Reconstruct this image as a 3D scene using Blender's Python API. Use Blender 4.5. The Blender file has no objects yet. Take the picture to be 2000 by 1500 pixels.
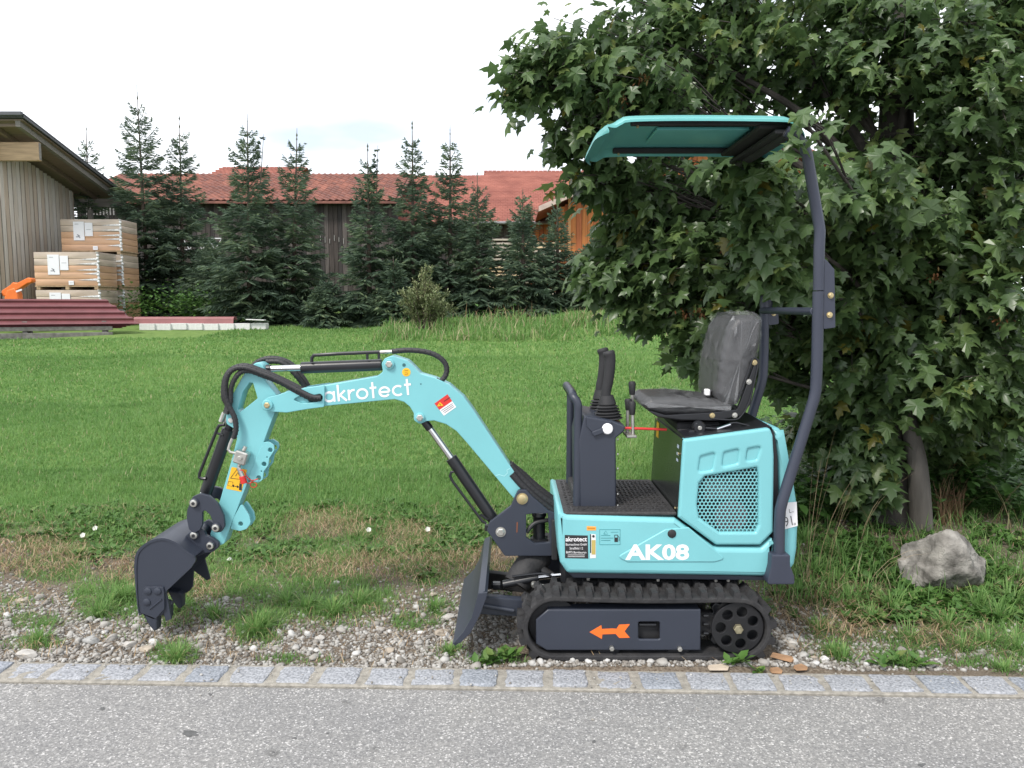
import bpy, bmesh, math, random
import numpy as np
from mathutils import Vector, Matrix
from mathutils.geometry import tessellate_polygon

random.seed(7)
RS = np.random.RandomState(11)
sc = bpy.context.scene
COL = sc.collection

# ------------------------------------------------------------------ camera, sky, sun, exposure
F = 1503.0
PITCH = math.radians(5.7)
CAMH = 1.6
cd = bpy.data.cameras.new('camera')
cam = bpy.data.objects.new('camera', cd)
COL.objects.link(cam)
cam.location = (0, 0, CAMH)
cam.rotation_euler = (math.radians(90) - PITCH, 0, 0)
cd.sensor_fit = 'HORIZONTAL'
cd.sensor_width = 36.0
cd.lens = 36.0 * F / 2000.0
cd.clip_start = 0.05
cd.clip_end = 2000
sc.camera = cam

SUN_DIR = Vector((-0.42, -0.52, 0.82)).normalized()      # towards the sun: behind the camera, left, high
world = bpy.data.worlds.new('World')
sc.world = world
world.use_nodes = True
wn, wl = world.node_tree.nodes, world.node_tree.links
wn.clear()
w_out = wn.new('ShaderNodeOutputWorld')
w_bg = wn.new('ShaderNodeBackground')
w_bg.inputs['Strength'].default_value = 0.1
w_sky = wn.new('ShaderNodeTexSky')
w_sky.sky_type = 'NISHITA'
w_sky.sun_disc = False
w_sky.sun_elevation = math.asin(SUN_DIR.z)
w_sky.sun_rotation = math.atan2(SUN_DIR.x, SUN_DIR.y)
w_tc = wn.new('ShaderNodeTexCoord')
w_mp = wn.new('ShaderNodeMapping')
w_mp.inputs['Scale'].default_value = (1.2, 1.2, 3.6)
w_mp.inputs['Location'].default_value = (0.35, 0.0, 0.5)
w_mp.inputs['Rotation'].default_value = (0, 0, 0.30)
w_ns = wn.new('ShaderNodeTexNoise')
w_ns.inputs['Scale'].default_value = 1.7
w_ns.inputs['Detail'].default_value = 5
w_rp = wn.new('ShaderNodeValToRGB')
w_rp.color_ramp.elements[0].position = 0.36
w_rp.color_ramp.elements[0].color = (0.42, 0.42, 0.42, 1)
w_rp.color_ramp.elements[1].position = 0.52
w_rp.color_ramp.elements[1].color = (1, 1, 1, 1)
w_mx = wn.new('ShaderNodeMix')
w_mx.data_type = 'RGBA'
w_mx.inputs[7].default_value = (9.6, 9.9, 10.4, 1)          # B: thin bright cloud
wl.new(w_tc.outputs['Generated'], w_mp.inputs['Vector'])
wl.new(w_mp.outputs['Vector'], w_ns.inputs['Vector'])
wl.new(w_ns.outputs['Fac'], w_rp.inputs['Fac'])
wl.new(w_rp.outputs['Color'], w_mx.inputs[0])
wl.new(w_sky.outputs['Color'], w_mx.inputs[6])
wl.new(w_mx.outputs[2], w_bg.inputs['Color'])
wl.new(w_bg.outputs['Background'], w_out.inputs['Surface'])

sd = bpy.data.lights.new('sun', 'SUN')
sd.energy = 2.2
sd.angle = math.radians(12)
sd.color = (1.0, 0.95, 0.88)
sun = bpy.data.objects.new('sun', sd)
COL.objects.link(sun)
sun.location = (-6, -8, 14)
sun.rotation_euler = SUN_DIR.to_track_quat('Z', 'Y').to_euler()

sc.view_settings.view_transform = 'Standard'
sc.view_settings.look = 'None'
sc.view_settings.exposure = 0.68
sc.view_settings.gamma = 1.0
sc.view_settings.use_curve_mapping = False

# ------------------------------------------------------------------ authoring helpers
CS, SN = math.cos(PITCH), math.sin(PITCH)

def P(u, v, Y):
    """photograph measurement (u, v) on the real plane y = Y -> metres"""
    dx, dy = (u - 1000) / F, (750 - v) / F
    t = Y / (CS + dy * SN)
    return Vector((dx * t, Y, CAMH + (-SN + dy * CS) * t))

def proj(x, y, z):
    d = y * CS - (z - CAMH) * SN
    return 1000 + F * x / d, 750 - F * (y * SN + (z - CAMH) * CS) / d

def kerb_y(x):
    return 3.245 - 0.031 * x

def sstep(a, b, x):
    t = np.clip((x - a) / (b - a), 0, 1)
    return t * t * (3 - 2 * t)

def wav(x, y):
    return (np.sin(x * 1.7 + y * 0.9) + np.sin(x * 0.6 - y * 1.3 + 2.1) + np.sin(x * 3.1 + 1.2 * np.cos(y * 2.3)) * .6
            + np.sin(y * 3.7 + 1.3 * np.sin(x * 2.9)) * .5) / 3.1

def gz(x, y):
    """ground height"""
    x = np.asarray(x, dtype=float); y = np.asarray(y, dtype=float)
    z = 0.052 * np.maximum(0, y - 5.0) - 0.012 * np.maximum(0, y - 30) - 0.04 * np.maximum(0, y - 60)
    z = z + 0.16 * sstep(3.7, 5.2, y) * sstep(0.9, 2.2, x)
    z = z + 0.30 * sstep(18.5, 21.5, y) * sstep(-5.0, -1.0, x)
    z = z + 0.022 * sstep(-.25, .0, x) * sstep(1.5, 1.25, x) * sstep(3.2, 3.27, y) * sstep(4.5, 4.25, y)
    z = z + 0.012 * wav(x * 2.2, y * 2.2) * sstep(3.5, 4.2, y)
    z = z + 0.05 * wav(x * .5, y * .5) * sstep(6, 12, y)
    ky = 3.245 - 0.031 * x
    return np.where(y < ky - 0.01, -0.05, z)

def G(u, v):
    """ground point seen at (u, v)"""
    lo = 2.0
    Y = 2.0
    while Y < 80:
        p = P(u, v, Y)
        if p.z <= float(gz(p.x, p.y)):
            for _ in range(14):
                mid = (lo + Y) / 2
                q = P(u, v, mid)
                if q.z <= float(gz(q.x, q.y)): Y = mid
                else: lo = mid
            return P(u, v, Y)
        lo = Y
        Y += 0.05 + Y * 0.01
    return P(u, v, 80)

# ------------------------------------------------------------------ materials
def new_mat(name):
    m = bpy.data.materials.new(name)
    m.use_nodes = True
    nt = m.node_tree
    return m, nt, nt.nodes['Principled BSDF']

def M(name, col, rough=.6, metal=0., var=.12, scale=6., bump=0., bscale=80., spec=.5, coat=0., stretch=(1, 1, 1), col2=None, detail=4.):
    m, nt, b = new_mat(name)
    n, l = nt.nodes, nt.links
    tc = n.new('ShaderNodeTexCoord')
    mp = n.new('ShaderNodeMapping'); mp.inputs['Scale'].default_value = stretch
    l.new(tc.outputs['Object'], mp.inputs['Vector'])
    ns = n.new('ShaderNodeTexNoise'); ns.inputs['Scale'].default_value = scale; ns.inputs['Detail'].default_value = detail
    l.new(mp.outputs['Vector'], ns.inputs['Vector'])
    rp = n.new('ShaderNodeValToRGB')
    c1 = [max(0, c * (1 - var)) for c in col]
    c2 = list(col2) if col2 else [min(1, c * (1 + var)) for c in col]
    rp.color_ramp.elements[0].position = .32; rp.color_ramp.elements[0].color = (*c1, 1)
    rp.color_ramp.elements[1].position = .68; rp.color_ramp.elements[1].color = (*c2, 1)
    l.new(ns.outputs['Fac'], rp.inputs['Fac'])
    l.new(rp.outputs['Color'], b.inputs['Base Color'])
    b.inputs['Roughness'].default_value = rough
    b.inputs['Metallic'].default_value = metal
    b.inputs['Specular IOR Level'].default_value = spec
    b.inputs['Coat Weight'].default_value = coat
    if bump:
        nb = n.new('ShaderNodeTexNoise'); nb.inputs['Scale'].default_value = bscale; nb.inputs['Detail'].default_value = 5
        l.new(mp.outputs['Vector'], nb.inputs['Vector'])
        bp = n.new('ShaderNodeBump'); bp.inputs['Strength'].default_value = bump; bp.inputs['Distance'].default_value = .01
        l.new(nb.outputs['Fac'], bp.inputs['Height'])
        l.new(bp.outputs['Normal'], b.inputs['Normal'])
    return m

def leafmat(name, ramp, rough=.5, trans=.25, spec=.4, vein=False):
    """foliage: colour from a per-leaf number, part of the light passes through"""
    m, nt, b = new_mat(name)
    n, l = nt.nodes, nt.links
    at = n.new('ShaderNodeAttribute'); at.attribute_name = 'rnd'
    rp = n.new('ShaderNodeValToRGB')
    els = rp.color_ramp.elements
    while len(els) < len(ramp): els.new(.5)
    for e, (p, c) in zip(els, ramp):
        e.position = p; e.color = (*c, 1)
    l.new(at.outputs['Fac'], rp.inputs['Fac'])
    l.new(rp.outputs['Color'], b.inputs['Base Color'])
    b.inputs['Roughness'].default_value = rough
    b.inputs['Specular IOR Level'].default_value = spec
    tr = n.new('ShaderNodeBsdfTranslucent')
    l.new(rp.outputs['Color'], tr.inputs['Color'])
    mx = n.new('ShaderNodeMixShader'); mx.inputs[0].default_value = trans
    l.new(b.outputs[0], mx.inputs[1]); l.new(tr.outputs[0], mx.inputs[2])
    l.new(mx.outputs[0], n['Material Output'].inputs['Surface'])
    return m

CYAN = M('turquoise_paint', (.185, .485, .52), rough=.34, var=.05, scale=3, bump=.03, bscale=260)
TEAL = M('turquoise_plastic', (.13, .43, .42), rough=.3, var=.05, scale=3)
GREY = M('anthracite_paint', (.031, .037, .054), rough=.42, var=.05, scale=4, bump=.04, bscale=240)
POST = M('slate_paint', (.037, .043, .065), rough=.4, var=.08, scale=4)
BLACK = M('black_paint', (.014, .015, .018), rough=.32, var=.15, scale=5)
BLACKM = M('matt_black', (.018, .018, .020), rough=.7, var=.2, scale=12)
RUBBER = M('track_rubber', (.020, .020, .023), rough=.75, var=.35, scale=14, bump=.35, bscale=70, col2=(.036, .035, .036))
HOSE = M('hose_rubber', (.022, .022, .024), rough=.55, var=.2, scale=10)
CHROME = M('chrome', (.72, .72, .72), rough=.12, metal=1., var=.03)
ZINC = M('zinc', (.55, .54, .50), rough=.35, metal=.9, var=.15, scale=30)
BRASS = M('yellow_zinc', (.55, .45, .25), rough=.35, metal=.8, var=.15, scale=30)
WHITE = M('white_print', (.80, .79, .80), rough=.5, var=.02)
ORANGE = M('orange_print', (.85, .16, .02), rough=.5, var=.05)
YELLOW = M('yellow_sticker', (.80, .45, .02), rough=.45, var=.04)
RED = M('red_sticker', (.60, .03, .025), rough=.45, var=.05)
REDBAR = M('red_paint', (.62, .04, .04), rough=.35, var=.05)
DARKP = M('dark_print', (.02, .02, .022), rough=.6, var=.1)
ROAD_DARK = M('oil_spot', (.10, .10, .10), rough=.9, var=.2, scale=50)

# ------------------------------------------------------------------ mesh collector
def fillet(pts, rdef=0., seg=5):
    """round polygon corners; pts = (a, b[, radius])"""
    out = []
    n = len(pts)
    for i, p in enumerate(pts):
        r = p[2] if len(p) > 2 else rdef
        a = Vector(pts[i - 1][:2]); b = Vector(p[:2]); c = Vector(pts[(i + 1) % n][:2])
        if r <= 0:
            out.append((b.x, b.y)); continue
        d1, d2 = (a - b), (c - b)
        l1, l2 = d1.length, d2.length
        if l1 < 1e-6 or l2 < 1e-6: out.append((b.x, b.y)); continue
        d1 /= l1; d2 /= l2
        ang = math.acos(max(-1, min(1, d1.dot(d2))))
        if ang > math.radians(172): out.append((b.x, b.y)); continue
        t = min(r / math.tan(ang / 2), l1 * .48, l2 * .48)
        p1, p2 = b + d1 * t, b + d2 * t
        for k in range(seg + 1):
            s = k / seg
            q = p1 * (1 - s) ** 2 + b * 2 * s * (1 - s) + p2 * s * s
            out.append((q.x, q.y))
    return out

def circ(u, v, r, n=24):
    return [(u + r * math.cos(2 * math.pi * k / n), v + r * math.sin(2 * math.pi * k / n)) for k in range(n)]

def catmull(pts, sub=6):
    pts = [Vector(p) for p in pts]
    out = []
    for i in range(len(pts) - 1):
        p0 = pts[max(0, i - 1)]; p1 = pts[i]; p2 = pts[i + 1]; p3 = pts[min(len(pts) - 1, i + 2)]
        for k in range(sub):
            t = k / sub
            out.append(.5 * ((2 * p1) + (p2 - p0) * t + (2 * p0 - 5 * p1 + 4 * p2 - p3) * t * t + (3 * p1 - p0 - 3 * p2 + p3) * t ** 3))
    out.append(pts[-1])
    return out

def area2(l):
    return sum(l[i - 1][0] * l[i][1] - l[i][0] * l[i - 1][1] for i in range(len(l))) / 2

def offset_loop(l, d):
    n = len(l); out = []
    for i in range(n):
        a, b, c = Vector(l[i - 1]), Vector(l[i]), Vector(l[(i + 1) % n])
        e1, e2 = b - a, c - b
        if e1.length < 1e-7 or e2.length < 1e-7: out.append(tuple(b)); continue
        n1 = Vector((-e1.y, e1.x)).normalized(); n2 = Vector((-e2.y, e2.x)).normalized()
        m = n1 + n2
        if m.length < .3: m = n1
        else: m = m / max(.35, m.length_squared / 2)
        q = b + m * d
        out.append((q.x, q.y))
    return out

class Geo:
    def __init__(self):
        self.v = []; self.f = []; self.flat = []

    def add(self, vs, fs):
        o = len(self.v)
        self.v += [tuple(p) for p in vs]
        self.f += [tuple(i + o for i in f) for f in fs]
        return self

    def slab2(self, loop, holes, ya, yb, bev=.003, bs=2, map3=None):
        """prism of an (x, z) outline from y = ya to y = yb with rounded edges"""
        map3 = map3 or (lambda x, y, z: (x, y, z))
        loops = [list(loop)] + [list(h) for h in holes]
        for i, l in enumerate(loops):
            ar = area2(l)
            if (i == 0 and ar < 0) or (i > 0 and ar > 0): loops[i] = l[::-1]
        sgn = 1 if yb > ya else -1
        prof = []
        if bev > 0:
            for k in range(bs + 1):
                t = k / bs * math.pi / 2
                prof.append((bev * (1 - math.sin(t)), ya + sgn * bev * (1 - math.cos(t))))
            for k in range(bs + 1):
                t = (bs - k) / bs * math.pi / 2
                prof.append((bev * (1 - math.sin(t)), yb - sgn * bev * (1 - math.cos(t))))
        else:
            prof = [(0, ya), (0, yb)]
        vs, fs = [], []
        rings = []
        for (off, y) in prof:
            st = []
            for l in loops:
                lo = offset_loop(l, off) if off else l
                st.append(len(vs))
                vs += [map3(x, y, z) for x, z in lo]
            rings.append(st)
        for a in range(len(prof) - 1):
            for li, l in enumerate(loops):
                n = len(l); s0 = rings[a][li]; s1 = rings[a + 1][li]
                for i in range(n):
                    j = (i + 1) % n
                    fs.append((s0 + i, s0 + j, s1 + j, s1 + i))
        ncap = len(fs)
        for a, flip in ((0, False), (len(prof) - 1, True)):
            off = prof[a][0]
            ls = [[Vector((x, z, 0)) for x, z in (offset_loop(l, off) if off else l)] for l in loops]
            flat = []
            for li, l in enumerate(loops):
                flat += [rings[a][li] + i for i in range(len(l))]
            for t in tessellate_polygon(ls):
                fs.append(tuple(flat[i] for i in t))
        self.flat += range(len(self.f) + ncap, len(self.f) + len(fs))
        return self.add(vs, fs)

    def slab(self, px, ya, yb, bev=.003, holes=(), r=0., bs=2):
        """outline measured on the plane y = ya"""
        cv = lambda l: [(P(u, v, ya).x, P(u, v, ya).z) for u, v in l]
        loop = cv(fillet(px, r))
        hl = [cv(fillet(h, r)) for h in holes]
        return self.slab2(loop, hl, ya, yb, bev, bs)

    def tube(self, pts, r, n=12, caps=True, smooth=0, flat=1.0):
        if smooth: pts = catmull(pts, smooth)
        pts = [Vector(p) for p in pts]
        m = len(pts)
        rr = r if hasattr(r, '__len__') else [r] * m
        if len(rr) != m:
            rr = [float(np.interp(i / (m - 1), np.linspace(0, 1, len(rr)), rr)) for i in range(m)]
        vs, fs = [], []
        t0 = (pts[1] - pts[0]).normalized()
        ref = Vector((0, 1, 0)) if abs(t0.y) < .9 else Vector((1, 0, 0))
        nrm = t0.cross(ref).normalized()
        for i, p in enumerate(pts):
            t = ((pts[min(i + 1, m - 1)] - p).normalized() + (p - pts[max(i - 1, 0)]).normalized())
            if t.length < 1e-6: t = t0
            t.normalize()
            nrm = (nrm - t * nrm.dot(t)).normalized()
            bn = t.cross(nrm)
            for k in range(n):
                a = 2 * math.pi * k / n
                vs.append(p + (nrm * math.cos(a) + bn * math.sin(a) * flat) * rr[i])
        for i in range(m - 1):
            for k in range(n):
                k2 = (k + 1) % n
                fs.append((i * n + k, i * n + k2, (i + 1) * n + k2, (i + 1) * n + k))
        if caps:
            fs.append(tuple(range(n))[::-1]); fs.append(tuple((m - 1) * n + k for k in range(n)))
        return self.add(vs, fs)

    def lathe(self, p0, p1, prof, n=20):
        """prof = (fraction along p0-p1, radius)"""
        p0, p1 = Vector(p0), Vector(p1)
        pts = [p0 + (p1 - p0) * t for t, _ in prof]
        ax = (p1 - p0).normalized()
        ref = Vector((0, 0, 1)) if abs(ax.z) < .9 else Vector((1, 0, 0))
        a1 = ax.cross(ref).normalized(); a2 = ax.cross(a1)
        vs, fs = [], []
        for p, (t, r) in zip(pts, prof):
            for k in range(n):
                a = 2 * math.pi * k / n
                vs.append(p + (a1 * math.cos(a) + a2 * math.sin(a)) * r)
        for i in range(len(prof) - 1):
            for k in range(n):
                k2 = (k + 1) % n
                fs.append((i * n + k, i * n + k2, (i + 1) * n + k2, (i + 1) * n + k))
        fs.append(tuple(range(n))[::-1]); fs.append(tuple((len(prof) - 1) * n + k for k in range(n)))
        return self.add(vs, fs)

    def cyl(self, p0, p1, r, n=20, b=.12):
        L = (Vector(p1) - Vector(p0)).length
        e = min(.45, b * r / max(L, 1e-6))
        return self.lathe(p0, p1, [(0, r * (1 - b)), (e, r), (1 - e, r), (1, r * (1 - b))], n)

    def box(self, c, s, bev=.004, rot=None, seg=1):
        bm = bmesh.new()
        bmesh.ops.create_cube(bm, size=1)
        for v in bm.verts: v.co = Vector((v.co.x * s[0], v.co.y * s[1], v.co.z * s[2]))
        if bev: bmesh.ops.bevel(bm, geom=bm.edges[:], offset=min(bev, min(s) * .4), segments=seg, affect='EDGES', profile=.6)
        c = Vector(c)
        vs = [((rot @ v.co) if rot else v.co) + c for v in bm.verts]
        bm.verts.index_update()
        fs = [tuple(v.index for v in f.verts) for f in bm.faces]
        bm.free()
        return self.add(vs, fs)

    def mesh(self, name, mat, off=(0, 0, 0), ang=32):
        me = bpy.data.meshes.new(name)
        o = Vector(off)
        me.from_pydata([(p[0] - o.x, p[1] - o.y, p[2] - o.z) for p in self.v], [], self.f)
        bm = bmesh.new(); bm.from_mesh(me)
        bmesh.ops.recalc_face_normals(bm, faces=bm.faces[:])
        bm.to_mesh(me); bm.free()
        me.polygons.foreach_set('use_smooth', [True] * len(me.polygons))
        me.set_sharp_from_angle(angle=math.radians(ang))
        for i in self.flat: me.polygons[i].use_smooth = False
        if mat: me.materials.append(mat)
        return me

    def build(self, name, mat, parent=None, loc=None, ang=32):
        """world-space vertices -> an object at `loc` (or a part whose origin is its thing's)"""
        off = wloc(parent) if parent else Vector(loc or (0, 0, 0))
        return link(name, self.mesh(name, mat, off, ang), parent, None if parent else off)

def wloc(o):
    p = Vector((0, 0, 0))
    while o:
        p += o.location; o = o.parent
    return p

def link(name, data, parent=None, loc=None):
    o = bpy.data.objects.new(name, data)
    COL.objects.link(o)
    if parent: o.parent = parent
    if loc is not None: o.location = loc
    return o

def tag(o, label=None, cat=None, group=None, kind=None):
    if label: o['label'] = label
    if cat: o['category'] = cat
    if group: o['group'] = group
    if kind: o['kind'] = kind
    return o

def thing(name, loc, label, cat, group=None):
    o = bpy.data.objects.new(name, None)
    o.empty_display_size = .1
    COL.objects.link(o); o.location = loc
    return tag(o, label, cat, group)

def bulk(name, co, faces, mat, rnd=None, parent=None, smooth=False, off=None):
    """numpy mesh: co (n,3); faces list of (k, arity) int arrays; rnd = float per vertex"""
    me = bpy.data.meshes.new(name)
    co = np.asarray(co, dtype=np.float32)
    if off is not None: co = co - np.asarray(off, dtype=np.float32)
    me.vertices.add(len(co)); me.vertices.foreach_set('co', co.ravel())
    idx = np.concatenate([f.ravel() for f in faces]).astype(np.int32)
    tot = np.concatenate([np.full(len(f), f.shape[1]) for f in faces])
    start = np.concatenate([[0], np.cumsum(tot)[:-1]]).astype(np.int32)
    me.loops.add(len(idx)); me.loops.foreach_set('vertex_index', idx)
    me.polygons.add(len(tot)); me.polygons.foreach_set('loop_start', start)
    if smooth: me.polygons.foreach_set('use_smooth', np.ones(len(tot), dtype=bool))
    if rnd is not None:
        a = me.attributes.new('rnd', 'FLOAT', 'POINT')
        a.data.foreach_set('value', np.asarray(rnd, dtype=np.float32))
    me.update(calc_edges=True)
    if mat: me.materials.append(mat)
    return link(name, me, parent)

def text_mesh(s, bold=0.):
    cu = bpy.data.curves.new('text', 'FONT')
    cu.body = s; cu.size = 1; cu.offset = bold; cu.resolution_u = 3
    o = bpy.data.objects.new('text', cu)
    me = bpy.data.meshes.new_from_object(o)
    vs = [Vector(v.co) for v in me.vertices]; fs = [tuple(p.vertices) for p in me.polygons]
    bpy.data.objects.remove(o); bpy.data.curves.remove(cu); bpy.data.meshes.remove(me)
    x0 = min(v.x for v in vs); x1 = max(v.x for v in vs); y0 = min(v.y for v in vs); y1 = max(v.y for v in vs)
    return [((v.x - x0) / (x1 - x0), (v.y - y0) / (y1 - y0)) for v in vs], fs

def add_text(geo, s, a, b, h, Y, bold=0.):
    """lettering on the plane y = Y: lower-left a and lower-right b and height h as measured"""
    vs, fs = text_mesh(s, bold)
    a, b = Vector(a), Vector(b)
    up = Vector(((b - a).y, -(b - a).x)).normalized() * h
    out = []
    for x, y in vs:
        q = a + (b - a) * x + up * y
        out.append(P(q.x, q.y, Y))
    return geo.add(out, fs)

def stroke(geo, pts, w, Y):
    """flat ribbon along measured points"""
    pts = [Vector(p) for p in pts]
    l, r = [], []
    for i, p in enumerate(pts):
        t = (pts[min(i + 1, len(pts) - 1)] - pts[max(i - 1, 0)]).normalized()
        n = Vector((-t.y, t.x)) * w / 2
        l.append(P(*(p + n), Y)); r.append(P(*(p - n), Y))
    vs = l + r; n = len(pts)
    return geo.add(vs, [(i, i + 1, n + i + 1, n + i) for i in range(n - 1)])

def poly(geo, pts, Y):
    return geo.slab(pts, Y, Y + .0008, bev=0)

# ================================================================== MINI EXCAVATOR
YN, YF, YC = 3.38, 4.08, 3.72            # near side, far side, centre line of the machine
RL = Vector((P(1270, 1300, 3.3).x, YC, 0.0))
EX = thing('mini_excavator', RL, 'turquoise mini excavator with canopy roof parked on the gravel beside the kerb', 'excavator')

def part(name, geo, mat, parent=None, label=None, ang=32):
    o = geo.build(name, mat, parent or EX, ang=ang)
    if label: o['label'] = label
    return o

def Pv(u, v, Y): return P(u, v, Y)

def bolt(parent, u, v, Y, r, mat, depth=.008, name='bolt', n=6):
    c = P(u, v, Y); rm = r / 1503 * (Y + .05)
    g = Geo()
    g.lathe(c + Vector((0, .001, 0)), c - Vector((0, .003, 0)), [(0, rm * 1.3), (1, rm * 1.25)], 18)
    g.lathe(c - Vector((0, .003, 0)), c - Vector((0, depth, 0)), [(0, rm), (.75, rm), (1, rm * .8)], n)
    return part(name, g, mat, parent)

# ---- tracks
def track_loop(inner=0.):
    """outline of the belt on the near face, measured; inner = inset in measured px"""
    cl, cr, rl, rr = (1084, 1228), (1447, 1230), 72 - inner, 70 - inner
    pts = []
    for k in range(17):
        a = math.radians(90 + 180 * k / 16)
        pts.append((cl[0] + rl * math.cos(a), cl[1] + rl * math.sin(a)))
    for k in range(1, 10):
        t = k / 10
        pts.append((cl[0] + (cr[0] - cl[0]) * t, cl[1] - rl + 2 * t + 3.5 * math.sin(math.pi * t)))
    for k in range(17):
        a = math.radians(-90 + 180 * k / 16)
        pts.append((cr[0] + rr * math.cos(a), cr[1] + rr * math.sin(a)))
    return pts

def make_track(y0, front_detail):
    w = .175
    dy = y0 - 3.30
    mv = lambda p: Vector((p[0], p[1] + dy, p[2]))
    def lp(ins): return [(P(u, v, 3.30).x, P(u, v, 3.30).z) for u, v in track_loop(ins)]
    g = Geo()
    g.slab2(lp(9), [lp(19)], y0, y0 + w, bev=.006)
    belt = part('track_belt', g, RUBBER)
    # lugs all round
    L = [Vector(p) for p in lp(9)]
    cum = [0]
    for i in range(len(L)): cum.append(cum[-1] + (L[(i + 1) % len(L)] - L[i]).length)
    N = 35
    me = None
    for k in range(N):
        s = cum[-1] * (k + .35) / N
        i = max(j for j in range(len(L)) if cum[j] <= s)
        t = (s - cum[i]) / (cum[i + 1] - cum[i])
        a, b = L[i], L[(i + 1) % len(L)]
        p = a.lerp(b, t); d = (b - a).normalized(); n = Vector((d.y, -d.x))
        ctr = Vector((RL.x + 0, 0, .17))
        if n.dot(p - Vector((ctr.x, ctr.z))) < 0: n = -n
        if me is None:
            gg = Geo()
            for (ya, yb, sx) in ((.0, .07, 0), (.062, .118, .012), (.11, w, -.002)):
                hw, hw2 = .0185, .0125
                vs = []
                for yy in (ya, yb):
                    vs += [(-hw + sx, yy, -.004), (hw + sx, yy, -.004), (hw2 + sx, yy + (.004 if yy == ya else -.004), .026), (-hw2 + sx, yy + (.004 if yy == ya else -.004), .026)]
                gg.add(vs, [(0, 1, 2, 3), (7, 6, 5, 4), (0, 4, 5, 1), (1, 5, 6, 2), (2, 6, 7, 3), (3, 7, 4, 0)])
            me = gg.mesh('tread_lug', RUBBER)
        o = link('tread_lug', me, belt)
        o.location = Vector((p.x, y0, p.y)) - RL
        ax = math.atan2(-n.x, n.y)          # rotate local +z to the outward normal
        o.rotation_euler = (0, -ax, 0)
    # side frame with its folded upper edge
    g = Geo()
    fr = [(1047, 1213), (1070, 1193), (1370, 1193), (1370, 1273), (1068, 1273), (1047, 1260)]
    hole = [(1248, 1217, 4), (1290, 1217, 4), (1290, 1251, 4), (1248, 1251, 4)]
    cv = lambda l: [(P(u, v, 3.30).x, P(u, v, 3.30).z) for u, v in l]
    g.slab2(cv(fr), [cv(fillet(hole))], y0 + .012, y0 + .026, bev=.006, bs=3)
    top = [cv([(1070, 1193)])[0], cv([(1370, 1193)])[0]]
    g.box(((top[0][0] + top[1][0]) / 2, y0 + .05, top[0][1] - .004), (top[1][0] - top[0][0], .075, .008), .003)
    fo = part('track_frame', g, GREY)
    g = Geo(); a = cv([(1235, 1210)])[0]; b = cv([(1300, 1258)])[0]
    g.box(((a[0] + b[0]) / 2, y0 + .06, (a[1] + b[1]) / 2), (b[0] - a[0], .02, a[1] - b[1]), .002)
    part('inner_plate', g, BLACKM, fo)
    g = Geo(); c = cv([(1250, 1226)])[0]; d = cv([(1284, 1226)])[0]
    g.cyl((c[0], y0 + .035, c[1]), (d[0], y0 + .035, d[1]), .009, 12)
    part('tension_rod', g, BLACK, fo)
    g = Geo(); g.box((cv([(1280, 1230)])[0][0], y0 + .09, cv([(1280, 1230)])[0][1]), (.74, .06, .10), .01)
    part('inner_beam', g, BLACKM, fo)
    # sprocket
    g = Geo()
    cx, cz = cv([(1443, 1230)])[0]
    k = 1 / 438
    R = 53 * k
    holes = [[(cx + 33 * k * math.cos(a) + 10.5 * k * math.cos(t * math.pi / 6), cz + 33 * k * math.sin(a) + 10.5 * k * math.sin(t * math.pi / 6)) for t in range(12)]
             for a in [math.radians(25 + 51.43 * q) for q in range(7)]]
    teeth = []
    for q in range(13):
        for (da, rr) in ((-.42, .93), (-.2, 1.09), (.2, 1.09), (.42, .93)):
            a = 2 * math.pi * (q + da) / 13
            teeth.append((cx + R * rr * math.cos(a), cz + R * rr * math.sin(a)))
    g.slab2(teeth, [], y0 + .065, y0 + .10, bev=.003)
    sp = part('sprocket', g, BLACK)
    g = Geo()
    ring = [(cx + R * .97 * math.cos(a), cz + R * .97 * math.sin(a)) for a in np.linspace(0, 2 * math.pi, 40, endpoint=False)]
    g.slab2(ring, holes, y0 + .018, y0 + .034, bev=.003)
    part('sprocket_disc', g, M('sprocket_black', (.008, .008, .010), rough=.6, var=.2, scale=20), sp)
    g = Geo(); g.cyl((cx, y0 + .02, cz), (cx, y0 - .004, cz), .021, 6)
    part('hub_bolt', g, M('dull_brass', (.30, .27, .18), rough=.5, metal=.6, var=.3, scale=60), sp)
    for (u, v) in ((1190, 1276), (1328, 1278)):
        g = Geo(); c = cv([(u, v)])[0]
        g.cyl((c[0], y0 + .03, c[1]), (c[0], y0 + .15, c[1]), 23 * k, 24)
        part('roller', g, BLACK)
    g = Geo(); c = cv([(1084, 1229)])[0]
    g.lathe((c[0], y0 + .05, c[1]), (c[0], y0 + .13, c[1]), [(0, .09), (.1, .115), (.9, .115), (1, .09)], 32)
    part('idler_wheel', g, BLACKM)
    if front_detail:
        g = Geo()
        ar = [(1152, 1236.5), (1175, 1223), (1176, 1230.5), (1196, 1229.5), (1205, 1230), (1210, 1222), (1231, 1221), (1220.5, 1235), (1231, 1247.5), (1210, 1248), (1203, 1240), (1177, 1241), (1176, 1250)]
        g.slab2(cv(ar), [], y0 + .0105, y0 + .0118, bev=0)
        part('arrow_decal', g, ORANGE, fo)
        for (u, v) in ((1195, 1267), (1328, 1268)):
            g = Geo(); c = cv([(u, v)])[0]
            g.cyl((c[0], y0 + .013, c[1]), (c[0], y0 - .006, c[1]), .011, 6)
            part('bolt', g, ZINC, fo)
        for v in (1215, 1232, 1250):
            g = Geo(); c = cv([(1384, v - 4)])[0]
            g.cyl((c[0] - .012, y0 + .05, c[1]), (c[0] + .012, y0 + .05, c[1]), .008, 10)
            part('sprocket_guide', g, BLACK, fo)

make_track(3.30, True)
make_track(4.01, False)

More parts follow.
